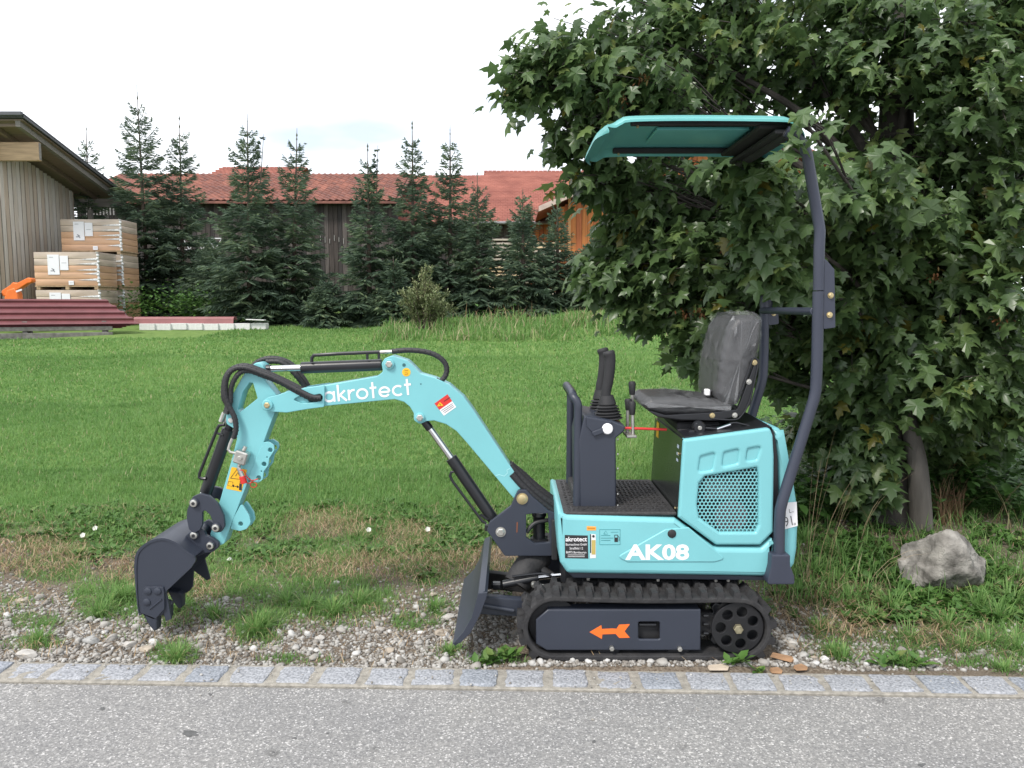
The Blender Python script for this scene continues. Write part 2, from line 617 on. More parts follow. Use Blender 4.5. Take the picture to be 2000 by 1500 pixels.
# ---- undercarriage, slewing ring, lower frame
g = Geo()
a, b = P(1110, 1150, 3.45), P(1445, 1180, 3.45)
g.box(((a.x + b.x) / 2, YC, .28), (b.x - a.x, .52, .10), .02)
g.box(((a.x + b.x) / 2, YC, .17), (.5, .5, .2), .02)
part('undercarriage', g, BLACKM)
g = Geo()
g.cyl(((a.x + b.x) / 2, YC, .31), ((a.x + b.x) / 2, YC, .41), .24, 40)
g.box((P(1420, 1150, 3.5).x, 3.56, .345), (.12, .12, .13), .01)
g.box((P(1130, 1150, 3.5).x, 3.60, .345), (.16, .14, .13), .02)
part('slewing_ring', g, BLACK)
g = Geo()
g.slab([(1108, 1117), (1505, 1126), (1500, 1134), (1120, 1129)], YN + .035, YF - .03, bev=.004)
fr = part('frame_plate', g, GREY)
for (u, v) in ((1149, 1128), (1285, 1130), (1398, 1131), (1422, 1131)):
    g = Geo(); c = P(u, v, YN + .045); g.cyl(c, c - Vector((0, 0, .012)), .008, 8); part('bolt', g, ZINC, fr)

# ---- dozer blade
g = Geo()
pr = [(947, 1154), (934, 1160), (927, 1185), (923, 1206), (908, 1234), (884, 1257), (889, 1262), (905, 1250), (921, 1226), (934, 1208), (938, 1192), (949, 1172), (952, 1160)]
g.slab(pr, 3.305, 4.13, bev=.003)
bl = part('dozer_blade', g, GREY)
g = Geo(); g.slab([(952, 1157), (934, 1159), (927, 1185), (921, 1206), (905, 1234), (886, 1256), (898, 1257), (918, 1238), (932, 1212), (938, 1200), (950, 1168)], 3.295, 3.304, bev=.002)
part('end_plate', g, GREY, bl)
g = Geo()
c = P(947, 1108, 3.75); g.lathe(c + Vector((0, 0, 0)), c + Vector((.002, 0, 0)), [(0, .025), (1, .025)], 20)
part('oval_sticker', g, YELLOW, bl)
for yy in (3.47, 3.98):
    g = Geo(); g.slab([(938, 1165), (1040, 1174), (1040, 1206), (934, 1200)], yy, yy + .05, bev=.004)
    part('blade_arm', g, GREY)
g = Geo(); g.tube([P(945, 1183, 3.465), P(1004, 1193, 3.465)], .010, 10); part('weld_rib', g, GREY, bl)
g = Geo(); p0, p1 = P(982, 1142, 3.62), P(1052, 1128, 3.62)
g.cyl(p0, p1, .021, 16); g.box(p0 - Vector((.03, 0, .004)), (.05, .04, .035), .008)
bc = part('blade_cylinder', g, BLACK)
g = Geo(); g.tube([p1, P(1075, 1125, 3.62), P(1100, 1122, 3.62)], .013, 12); part('rod', g, CHROME, bc)
g = Geo(); g.tube([P(1000, 1126, 3.60), P(1060, 1120, 3.60), P(1080, 1128, 3.60)], .006, 8, smooth=4); part('hydraulic_pipe', g, BLACK, bc)
g = Geo(); q = P(1043, 1143, 3.52); g.lathe(q + Vector((0, -.01, 0)), q + Vector((0, .02, 0)), [(0, .010), (.3, .014), (1, .014)], 14); g.cyl(q, q + Vector((.05, 0, -.003)), .008, 10); part('grease_fitting', g, ZINC, bc)
g = Geo(); g.tube([P(1010, 1142, 3.66), P(1035, 1105, 3.70), P(1065, 1085, 3.74)], [.07, .075, .05], 12, smooth=3); part('hose_bundle', g, RUBBER)
g = Geo(); g.slab([(945, 1118), (1040, 1128), (1045, 1160), (945, 1150)], 3.93, 3.98, bev=.004); part('far_blade_arm', g, BLACKM)

# ---- lower body skirt
g = Geo()
body = [(1089, 999, 8), (1108, 1006, 4), (1319, 1013, 4), (1396, 1070, 8), (1487, 1071, 8), (1511, 1049, 4), (1513, 1100, 6), (1503, 1127, 8), (1108, 1121, 10), (1094, 1100, 10), (1089, 1047, 10)]
g.slab(body, YN, YF, bev=.022, bs=4)
bd = part('body_skirt', g, CYAN, ang=28)
# raised flash behind the lettering
g = Geo(); g.slab([(1300, 1034), (1345, 1030), (1418, 1092), (1395, 1098), (1225, 1098), (1205, 1088)], YN - .004, YN + .01, bev=.004, r=6, bs=3)
part('raised_panel', g, CYAN, bd)
g = Geo(); add_text(g, 'AK08', (1221, 1094), (1346, 1094), 31, YN - .0048, .034)
part('lettering', g, WHITE, bd, 'white AK08 lettering')
g = Geo(); poly(g, [(1103, 1045), (1148, 1046), (1149, 1091), (1103.5, 1090)], YN - .0012)
st = part('dealer_sticker', g, DARKP, bd, 'black dealer sticker with white print')
g = Geo(); add_text(g, 'akrotect', (1104.5, 1057.5), (1146.5, 1057.5), 9, YN - .0022, .02)
add_text(g, 'Baumaschinen GmbH', (1105, 1065.5), (1146, 1065.5), 4.6, YN - .0022)
add_text(g, 'Straßfeld 12', (1112.5, 1073.2), (1138.5, 1073.2), 4.6, YN - .0022)
add_text(g, '86975 Bernbeuren', (1105.5, 1081), (1145, 1081), 4.6, YN - .0022)
for v in (1083.6, 1087): poly(g, [(1109, v), (1142, v), (1142, v + .7), (1109, v + .7)], YN - .0022)
part('sticker_print', g, WHITE, st)
g = Geo(); poly(g, [(1146, 1027.5), (1164, 1028.5), (1164, 1036), (1146, 1036)], YN - .0012); part('orange_sticker', g, M('orange_sticker', (.75, .33, .06), rough=.5), bd)
g = Geo(); poly(g, [(1147.5, 1031), (1162, 1031.4), (1162, 1032.8), (1147.5, 1032.6)], YN - .0022); part('sticker_print', g, M('brown_print', (.45, .16, .02)), bd)
g = Geo(); poly(g, [(1152.5, 1043), (1163.5, 1043.5), (1164, 1090), (1152.5, 1090.5)], YN - .0012); gs = part('gauge_sticker', g, M('gauge_white', (.66, .66, .66), rough=.4), bd)
g = Geo(); poly(g, [(1155.5, 1055), (1163, 1055), (1163, 1083), (1155.5, 1083)], YN - .0022); part('gauge_scale', g, M('gauge_tan', (.42, .33, .10)), gs)
g = Geo(); poly(g, [(1152.5, 1043.5), (1154.5, 1043.5), (1154.5, 1080), (1152.5, 1080)], YN - .0022); poly(g, circ(1159, 1047.5, 2.6, 12), YN - .0022); part('gauge_print', g, DARKP, gs)
g = Geo(); LINE = M('teal_print', (.03, .22, .24), rough=.5)
for a, b, c, d in ((1171, 1034, 1211.5, 1034.6), (1171, 1063.4, 1211.5, 1064), (1171, 1034, 1171.6, 1064), (1210.9, 1034, 1211.5, 1064), (1193, 1039, 1208, 1039.6), (1174, 1045.5, 1192, 1046.3), (1174, 1050.5, 1198, 1051.3), (1174, 1055, 1192, 1055.8)):
    poly(g, [(a, b), (c, b), (c, d), (a, d)], YN - .0012)
stroke(g, [(1179, 1043.2), (1183, 1036.8), (1187, 1043.2), (1179, 1043.2)], .8, YN - .0014)
part('fuel_sticker', g, LINE, bd)
g = Geo(); poly(g, [(1200, 1050), (1207, 1050), (1207, 1058.5), (1200, 1058.5)], YN - .0012); poly(g, [(1200, 1045.5), (1201, 1045.5), (1201, 1050), (1200, 1050)], YN - .0012); poly(g, [(1206, 1045.5), (1207, 1045.5), (1207, 1050), (1206, 1050)], YN - .0014); stroke(g, [(1207, 1047), (1209.2, 1049), (1209.2, 1057)], .9, YN - .0012); poly(g, [(1200, 1044.6), (1207, 1044.6), (1207, 1045.5), (1200, 1045.5)], YN - .0016); part('fuel_symbol', g, DARKP, bd)
g = Geo(); c = P(1312, 1042, YN); g.lathe(c + Vector((0, .004, 0)), c - Vector((0, .012, 0)), [(0, .021), (.45, .0205), (.8, .016), (1, .006)], 24); part('rubber_cap', g, DARKP, bd)

# ---- floor: mats, pedal
g = Geo()
z0 = P(1200, 1008, YN).z
def floorpt(u, v):
    lo, hi = 3.2, 4.4
    for _ in range(30):
        m = (lo + hi) / 2
        if P(u, v, m).z < z0 + .012: lo = m
        else: hi = m
    return P(u, v, (lo + hi) / 2)
fx0, fx1 = P(1100, 1000, YN).x, P(1324, 1000, YN).x
g.box(((fx0 + fx1) / 2, (YN + YF) / 2, z0 + .005), (fx1 - fx0, YF - YN - .03, .016), .005)
MAT = M('rubber_mat', (.030, .029, .030), rough=.6, var=.25, scale=20, bump=.6, bscale=60)
fm = part('floor_mat', g, MAT)
k = 0
g = Geo()
nx, ny = 22, 18
for i in range(nx):
    for j in range(ny):
        x = fx0 + .02 + (fx1 - fx0 - .04) * (i + .5) / nx; y = YN + .04 + (YF - YN - .1) * (j + .5) / ny
        g.box((x, y, z0 + .0145), (.014, .005, .003), .0008, Matrix.Rotation(math.radians(35 if (i + j) % 2 else -35), 3, 'Z'))
o = part('tread_pattern', g, MAT, fm); o['kind'] = 'stuff'
c = floorpt(1258, 1004)
g = Geo(); g.lathe(c, c + Vector((0, 0, .016)), [(0, .038), (.6, .036), (1, .026)], 24)
part('filler_cap', g, CHROME)
g = Geo(); q = floorpt(1112, 985); g.box((q.x, 3.85, z0 + .025), (.085, .36, .05), .015, seg=2); part('pedal_mat', g, MAT)

# ---- engine cover
g = Geo()
cov = [(1335, 859, 6), (1504.5, 836, 8), (1510, 850), (1512.5, 893), (1511, 1040, 4), (1485, 1065, 8), (1399, 1065, 8), (1325, 1011, 4)]
gril = [(1377, 931, 4), (1479, 913, 3), (1482, 925), (1482, 1026, 3), (1476, 1040, 3), (1405.5, 1040, 3), (1366, 1012, 3), (1362, 987, 3), (1366, 944, 3)]
win = [[(1368.5, 892), (1397, 884), (1391.5, 918), (1364, 922)], [(1414.5, 884), (1443.5, 877), (1441, 905), (1411, 912)], [(1461, 877), (1487, 872), (1478, 898), (1457.5, 901)]]
win = [fillet(w, 5) for w in win]
g.slab(cov, YN, YN + .06, bev=.012, holes=[fillet(gril)] + win, bs=3)
cv_ = part('engine_cover', g, CYAN, ang=28)
g = Geo()
g.slab([(1352, 872), (1500, 850), (1500, 1022), (1480, 1048), (1404, 1048), (1350, 1010)], YN + .058, YN + .075, bev=.002)
part('dark_backing', g, BLACKM, cv_)
for w in win:
    g = Geo(); cx = sum(p[0] for p in w) / len(w); cy = sum(p[1] for p in w) / len(w)
    g.slab([(cx + (u - cx) * 1.12, cy + (v - cy) * 1.12) for u, v in w], YN + .010, YN + .03, bev=.002)
    part('recess_floor', g, CYAN, cv_)
# grille: punched plate with round holes, really open, a pale fan behind it
def inside(p, poly_):
    c = False
    for i in range(len(poly_)):
        x1, y1 = poly_[i - 1][:2]; x2, y2 = poly_[i][:2]
        if (y1 > p[1]) != (y2 > p[1]) and p[0] < (x2 - x1) * (p[1] - y1) / (y2 - y1) + x1: c = not c
    return c
g = Geo()
pit = 7.6
gp = fillet(gril)
vsx, fsx = [], []
row = 0
v = 905
while v < 1048:
    u = 1356 + (pit / 2 if row % 2 else 0)
    while u < 1490:
        if inside((u, v), [(1424 + (a - 1424) * 1.06, 980 + (b - 980) * 1.06) for a, b in gp]):
            hexo = [(u + pit / math.sqrt(3) * math.sin(math.radians(60 * q)), v + pit / math.sqrt(3) * math.cos(math.radians(60 * q))) for q in range(6)]
            hexo2 = []
            for q in range(6):
                hexo2 += [hexo[q], ((hexo[q][0] + hexo[(q + 1) % 6][0]) / 2, (hexo[q][1] + hexo[(q + 1) % 6][1]) / 2)]
            rr = pit * .405
            hin = [(u + rr * math.sin(math.radians(30 * q)), v + rr * math.cos(math.radians(30 * q))) for q in range(12)]
            o_ = [P(a, b, YN + .014) for a, b in hexo2]; i_ = [P(a, b, YN + .014) for a, b in hin]
            d_ = [p + Vector((0, .003, 0)) for p in i_]
            fs = [(q, (q + 1) % 12, 12 + (q + 1) % 12, 12 + q) for q in range(12)] + [(12 + q, 12 + (q + 1) % 12, 24 + (q + 1) % 12, 24 + q) for q in range(12)]
            g.add(o_ + i_ + d_, fs)
        u += pit
    v += pit * math.sqrt(3) / 2
    row += 1
part('grille', g, CYAN, cv_)
g = Geo(); c = P(1428, 1008, YN + .052); g.lathe(c, c + Vector((0, .005, 0)), [(0, .075), (1, .075)], 28)
part('fan', g, M('pale_pink_fan', (.17, .11, .12), rough=.5), cv_)
g = Geo(); c = P(1410, 955, YN + .05); g.box(c, (.16, .004, .10), .002); part('engine_block', g, M('engine_grey', (.14, .15, .15), rough=.5, var=.4, scale=20), cv_)
# core of the engine house and its dark front panel
g = Geo(); g.slab([(1345, 866), (1500, 846), (1505, 1058), (1402, 1060), (1336, 1008)], YN + .076, YF, bev=.01)
part('engine_house', g, GREY)
SHINE = M('glossy_black_panel', (.018, .021, .020), rough=.22, var=.1, spec=.3)
g = Geo()
tn, bn = P(1335, 858, YN + .02), P(1325, 1011, YN + .02)
vs = []
for dx in (0, .012):
    vs += [(tn.x + dx - .006, YN + .02, tn.z), (tn.x + dx - .006, YF - .02, tn.z), (bn.x + dx - .006, YF - .02, bn.z), (bn.x + dx - .006, YN + .02, bn.z)]
g.add(vs, [(0, 1, 2, 3), (7, 6, 5, 4), (0, 4, 5, 1), (1, 5, 6, 2), (2, 6, 7, 3), (3, 7, 4, 0)])
fp = part('seat_box_panel', g, SHINE)
def on_panel(s, t):      # s 0 near .. 1 far, t 0 top .. 1 bottom
    x = tn.x + (bn.x - tn.x) * t - .0075; z = tn.z + (bn.z - tn.z) * t
    return Vector((x, YN + .02 + (YF - YN - .04) * s, z))
g = Geo(); g.add([on_panel(.80, .02), on_panel(.90, .02), on_panel(.90, .24), on_panel(.80, .24)], [(0, 1, 2, 3)]); part('warning_strip', g, YELLOW, fp)
g = Geo()
for a, b in ((.10, .16), (.20, .25), (.28, .33)):
    g.add([on_panel(.07, a), on_panel(.13, a), on_panel(.13, b - .015), on_panel(.07, b - .015)], [(0, 1, 2, 3)])
part('pale_print', g, M('pale_blue_print', (.35, .42, .5), rough=.5), fp)
for t in (.2, .9):
    g = Geo(); q = on_panel(.05, t); g.cyl(q, q - Vector((.006, 0, 0)), .006, 8); part('bolt', g, BRASS, fp)
# black deck under the seat
g = Geo()
dz = P(1400, 842, YN + .05).z
dx0, dx1 = P(1300, 830, YN + .2).x, P(1503, 830, YN + .06).x
vs = [P(1336, 853, YN + .03), P(1504, 832, YN + .03), P(1506, 830, YN + .03) + Vector((0, .62, .015)), P(1336, 853, YN + .03) + Vector((0, .64, .02))]
g.add([v_ + Vector((0, 0, .0)) for v_ in vs] + [v_ - Vector((0, 0, .03)) for v_ in vs], [(0, 1, 2, 3), (7, 6, 5, 4), (0, 4, 5, 1), (1, 5, 6, 2), (2, 6, 7, 3), (3, 7, 4, 0)])
dk = part('deck', g, BLACK)
g = Geo(); g.box((P(1350, 830, 3.72).x, 3.74, P(1350, 826, 3.72).z), (.20, .34, .05), .008); g.box((P(1335, 833, 3.7).x, 3.70, P(1335, 833, 3.70).z - .01), (.12, .30, .04), .006); part('seat_slide', g, BLACKM, dk)
g = Geo(); c = P(1367, 836, YN + .09); g.lathe(c, c + Vector((0, .05, 0)), [(0, .024), (.2, .030), (.8, .030), (1, .024)], 22); g.box(c + Vector((-.002, .03, -.022)), (.09, .05, .02), .005); part('throttle_drum', g, BLACK, dk)
g = Geo(); g.cyl(c - Vector((0, .004, 0)), c + Vector((0, .004, 0)), .010, 10); part('bolt', g, ZINC, dk)
g = Geo(); g.tube([c + Vector((.025, 0, .0)), P(1400, 838, YN + .09)], .006, 8); g.tube([P(1425, 828, YN + .09), P(1438, 826, YN + .09), P(1470, 833, YN + .1), P(1495, 832, YN + .12)], .005, 8, smooth=3); part('throttle_cable', g, BLACK, dk)
for a_, b_ in ((P(1400, 838, YN + .09), P(1427, 829, YN + .09)), (P(1476, 830, YN + .2), P(1484, 829, YN + .2)), (P(1492, 832, YN + .12), P(1500, 831, YN + .12))):
    g = Geo(); g.cyl(a_, b_, .008, 10); part('cable_ferrule', g, CHROME, dk)

# ---- rear cover
g = Geo()
rear = [(1506, 838, 4), (1520, 836, 8), (1532, 852, 12), (1540, 892, 8), (1548, 930, 14), (1556, 985, 14), (1558, 1030, 14), (1556, 1075, 10), (1551, 1105, 10), (1540, 1122, 8), (1507, 1126, 4), (1514, 1045), (1515, 893)]
g.slab([(u + 4, v) if i < 10 else (u + 5, v) for i, (u, v) in enumerate(fillet(rear))], YN + .03, YF - .02, bev=.045, bs=5)
rc = part('rear_cover', g, CYAN, ang=40)
g = Geo(); g.slab([(1507, 834), (1513, 845), (1519, 893), (1521, 990), (1516, 1045), (1508, 1060), (1510, 893)], YN + .022, YF - .05, bev=.003); part('seam_strip', g, BLACK)  # black strip in the gap ahead of the rear cover
g = Geo(); ly = YN + .028
poly(g, [(1531, 982), (1556, 980), (1558, 1027), (1532, 1034)], ly); lb = part('noise_label', g, WHITE, rc, 'white noise label reading 91')
g = Geo(); add_text(g, '91', (1533.5, 1029), (1549, 1026), 19, ly - .001); add_text(g, 'L', (1542, 1002), (1546, 1001.4), 8, ly - .001); add_text(g, 'WA', (1546.6, 1001.3), (1551, 1000.8), 2.5, ly - .001); add_text(g, 'dB', (1550.5, 1026), (1555, 1025), 4.5, ly - .001)
part('label_print', g, M('grey_print', (.10, .10, .10)), lb)
# ---- roof posts (near and far), hinge plates, cross bar, feet
def post(dy, near):
    Y0 = 3.365
    mv = lambda p: p + Vector((0, dy, 0))
    g = Geo()
    low = [(1521.5, 1092), (1522, 1030), (1524, 995), (1529, 975), (1589, 782), (1593, 764), (1594.5, 740), (1596, 700), (1598.5, 569)]
    g.tube([mv(P(u, v, Y0)) for u, v in low], .0245, 18)
    lo = part('lower_post', g, POST)
    g = Geo()
    up = [(1599, 567), (1600, 480), (1601.5, 452), (1599, 436), (1577, 305), (1570, 284), (1556, 266), (1535, 256)]
    g.tube([mv(P(u, v, Y0)) for u, v in up], .0235, 18)
    part('upper_post', g, POST)
    g = Geo()
    g.slab([(1606, 505), (1614, 507), (1630, 526), (1632, 640), (1608, 643)], Y0 - .012, Y0 + .0, bev=.002, r=3)
    if dy: g.v = [(a, b + dy, c) for a, b, c in g.v]
    hp = part('hinge_plate', g, POST)
    for (u, v) in ((1622, 577), (1620, 615)):
        c = mv(P(u, v, Y0 - .012)); g = Geo()
        g.lathe(c, c - Vector((0, .004, 0)), [(0, .013), (1, .013)], 16); g.lathe(c - Vector((0, .004, 0)), c - Vector((0, .012, 0)), [(0, .010), (.8, .010), (1, .008)], 6)
        part('bolt', g, BRASS, hp)
    g = Geo(); g.slab([(1601, 548), (1610, 548), (1610, 630), (1601, 632)], Y0 - .006, Y0 + .03, bev=.002)
    if dy: g.v = [(a, b + dy, c) for a, b, c in g.v]
    part('hinge', g, POST, hp)
    g = Geo()
    g.slab([(1507.5, 1084, 4), (1544, 1084, 4), (1544, 1105, 4), (1552, 1126, 3), (1553, 1142, 5), (1499, 1142, 5), (1500, 1130, 3), (1506, 1108, 4)], Y0 - .035, Y0 + .06, bev=.006)
    if dy: g.v = [(a, b + dy, c) for a, b, c in g.v]
    part('post_foot', g, POST)
post(0, True)
post(.715, False)
g = Geo(); a = P(1590, 608, 3.365); g.cyl(a, Vector((a.x + .004, 4.08, a.z)), .017, 16); part('cross_bar', g, POST)
g = Geo(); a = P(1540, 262, 3.365); g.cyl(a, Vector((a.x, 4.08, a.z)), .022, 16)
g.box((a.x - .03, 3.72, a.z + .012), (.05, .70, .02), .004); part('top_bar', g, BLACKM)

# ---- canopy roof
prof = [(1169, 254), (1173, 245), (1182, 240), (1194, 237), (1204, 233), (1216, 226.5), (1230, 222), (1300, 220), (1420, 220), (1520, 221.5), (1545, 224), (1562, 233), (1575, 247), (1580, 256)]
pc = catmull([P(u, v, 3.345) for u, v in prof], 3)
ys = np.linspace(0, 1, 15)
g = Geo(); rows = []
y0c, y1c = 3.345, 4.115
nP = len(pc)
for s in ys:
    y = y0c + (y1c - y0c) * s
    e = min(s, 1 - s) * (y1c - y0c)                      # distance to the nearest long edge
    drop = .024 * max(0, 1 - e / .05) ** 2
    pull = .045 * max(0, 1 - e / .20) ** 2
    rows.append([Vector((p.x + pull * max(0, 1 - i / 9) - pull * .4 * max(0, (i - nP + 8) / 8), y, p.z - drop * min(1, max(0, (i - 4) / 8)) + .012 * math.sin(math.pi * s) * (1 if 12 < i < nP - 8 else .3))) for i, p in enumerate(pc)])
vs = []; fs = []
for th in (0, -.010):
    for r in rows: vs += [p + Vector((0, 0, th)) for p in r]
nr = len(rows); N1 = nr * nP
for j in range(nr - 1):
    for i in range(nP - 1):
        a = j * nP + i
        fs.append((a, a + 1, a + nP + 1, a + nP)); fs.append((N1 + a, N1 + a + nP, N1 + a + nP + 1, N1 + a + 1))
for i in range(nP - 1):
    fs.append((i, N1 + i, N1 + i + 1, i + 1)); a = (nr - 1) * nP + i; fs.append((a, a + 1, N1 + a + 1, N1 + a))
for j in range(nr - 1):
    a = j * nP; fs.append((a, a + nP, N1 + a + nP, N1 + a)); a = j * nP + nP - 1; fs.append((a, N1 + a, N1 + a + nP, a + nP))
g.add(vs, fs)
cn = part('canopy', g, TEAL, ang=40)
zt = P(1300, 231, 3.40).z
for yy in (3.43, 4.03):
    g = Geo(); xa, xb = P(1232, 235, 3.43).x, P(1552, 235, 3.43).x
    g.box(((xa + xb) / 2, yy, zt - .012), (xb - xa, .035, .024), .004); rl_ = part('roof_rail', g, BLACKM, cn)
    for xx in (xa + .03, xb - .1):
        g = Geo(); g.cyl((xx, yy, zt - .02), (xx, yy, zt - .034), .006, 8); part('bolt', g, BRASS, rl_)
g = Geo(); xb = P(1530, 250, 3.72).x; g.box((xb - .13, 3.72, zt - .03), (.16, .62, .02), .006); part('roof_bracket', g, BLACKM, cn)
g = Geo(); g.box((P(1360, 250, 3.72).x, 3.73, zt - .002), (.42, .30, .014), .012, seg=3); part('roof_rib', g, TEAL, cn)

# ---- console, hand rail, joysticks, levers
g = Geo()
g.slab([(1141, 812, 4), (1196, 822, 6), (1222, 832, 6), (1220, 842, 6), (1203, 856, 6), (1204, 992), (1132, 991), (1130, 860)], 3.50, 3.92, bev=.008, bs=3)
con = part('control_console', g, GREY)
g = Geo(); g.slab([(1145, 815), (1196, 824), (1192, 832), (1158, 846), (1146, 834)], 3.494, 3.502, bev=.003); part('console_cheek', g, GREY, con)
for v in (858, 887, 915, 1005 - 18, 965):
    g = Geo(); c = P(1205, v, 3.52); g.cyl(c, c + Vector((.006, 0, 0)), .006, 8); part('bolt', g, ZINC, con)
g = Geo(); c = P(1186, 837, 3.50); g.lathe(c, c - Vector((0, .016, 0)), [(0, .026), (.7, .025), (1, .021)], 28); kn = part('knob', g, WHITE)
g = Geo(); g.slab([(1155, 844), (1178, 835), (1182, 845), (1160, 853)], 3.485, 3.497, bev=.004, r=3); part('knob_lever', g, GREY, kn)
g = Geo()
xr = P(1129, 780, 3.52).x
zb = z0 + .01
zt_ = P(1129, 772, 3.52).z
xt = P(1122, 772, 3.52).x
rail = [(xr, 3.52, zb), (xr, 3.52, zt_ - .12), (xr - .002, 3.52, zt_ - .04), (xt - .004, 3.535, zt_ - .008), (xt - .006, 3.58, zt_ + .004), (xt - .006, 3.92, zt_ + .004), (xt - .004, 3.965, zt_ - .008), (xr - .002, 3.98, zt_ - .04), (xr, 3.98, zt_ - .12), (xr, 3.98, zb)]
g.tube(rail, .0195, 16, smooth=4); part('hand_rail', g, GREY)
def joystick(Y, near):
    dY = Y - 3.60
    mv = lambda u, v: P(u, v, 3.60) + Vector((0, dY, 0))
    pts = [(1187, 822), (1186, 812), (1185, 790), (1183.5, 768), (1188, 745), (1191, 720), (1191.5, 700), (1189, 690), (1188, 686)]
    g = Geo(); g.tube([mv(u, v) for u, v in pts], [.026, .026, .026, .023, .024, .025, .026, .029, .024], 16, smooth=3)
    js = part('joystick', g, BLACKM)
    g = Geo()
    p0, p1 = mv(1187, 818), mv(1185, 772)
    n = 44
    pf = []
    for k in range(n + 1):
        t = k / n
        r = .066 * (1 - t) + .030 * t
        if t < .62: r += .0065 * math.sin(t / .62 * 5 * 2 * math.pi)
        pf.append((t, r))
    g.lathe(p0, p1, pf, 24); part('rubber_boot', g, BLACKM, js, ang=60)
joystick(3.60, True)
joystick(3.84, False)
for (u0, v0, u1, v1, Y, kh) in ((1236, 850, 1234.5, 745, 3.70, 26), (1225, 846, 1227, 779, 3.66, 22), (1236, 848, 1234.5, 784, 3.60, 26)):
    g = Geo(); a, b = P(u0, v0, Y), P(u1, v1 + 6, Y); g.cyl(a, b, .009, 10); lv = part('control_lever', g, ZINC)
    g = Geo(); b0, b1 = P(u1 + .2, v1 + kh, Y), P(u1, v1, Y); g.lathe(b0, b1, [(0, .012), (.1, .014), (.85, .018), (1, .014)], 14); part('lever_knob', g, DARKP, lv)
g = Geo(); a = P(1230, 849, 3.62); g.box(a, (.05, .12, .012), .003); part('lever_bracket', g, ZINC)
g = Geo(); g.tube([P(1219, 836, 3.60), P(1302, 839, 3.60)], .0062, 10); part('safety_bar', g, REDBAR)

# ---- seat
SEATV = M('seat_vinyl', (.020, .020, .022), rough=.5, var=.2, scale=10)
def film():
    m, nt, b = new_mat('clear_film')
    n, l = nt.nodes, nt.links
    b.inputs['Base Color'].default_value = (.62, .63, .65, 1); b.inputs['Roughness'].default_value = .16; b.inputs['Specular IOR Level'].default_value = .9
    tc = n.new('ShaderNodeTexCoord')
    mp = n.new('ShaderNodeMapping'); mp.inputs['Scale'].default_value = (1.5, 1.0, .55); mp.inputs['Rotation'].default_value = (.2, .5, .3); l.new(tc.outputs['Object'], mp.inputs['Vector'])
    v1 = n.new('ShaderNodeTexNoise'); v1.noise_type = 'RIDGED_MULTIFRACTAL'; v1.inputs['Scale'].default_value = 11; v1.inputs['Detail'].default_value = 2.2; v1.inputs['Distortion'].default_value = .8
    l.new(mp.outputs['Vector'], v1.inputs['Vector'])
    rp = n.new('ShaderNodeValToRGB'); rp.color_ramp.elements[0].position = .50; rp.color_ramp.elements[0].color = (.09, .09, .09, 1); rp.color_ramp.elements[1].position = .95; rp.color_ramp.elements[1].color = (.62, .62, .62, 1)  # whiter ridges paint the bright glints along the film's wrinkles
    l.new(v1.outputs['Fac'], rp.inputs['Fac'])
    bp = n.new('ShaderNodeBump'); bp.inputs['Strength'].default_value = .9; bp.inputs['Distance'].default_value = .02
    l.new(v1.outputs['Fac'], bp.inputs['Height']); l.new(bp.outputs['Normal'], b.inputs['Normal'])
    tr = n.new('ShaderNodeBsdfTransparent'); mx = n.new('ShaderNodeMixShader')
    l.new(rp.outputs['Color'], mx.inputs[0]); l.new(tr.outputs[0], mx.inputs[1]); l.new(b.outputs[0], mx.inputs[2])
    l.new(mx.outputs[0], n['Material Output'].inputs['Surface'])
    return m
FILM = film()
cush = [(1252, 790, 8), (1272, 777, 12), (1330, 775, 8), (1400, 782, 8), (1432, 790, 8), (1425, 806, 8), (1370, 812, 8), (1300, 810, 8), (1268, 803, 8)]
back = [(1402, 770, 8), (1408, 705, 10), (1424, 640, 12), (1440, 619, 14), (1472, 615, 14), (1491, 625, 12), (1489, 665, 10), (1468, 740, 10), (1444, 792, 8), (1410, 790, 8)]
SY0, SY1 = 3.54, 3.95
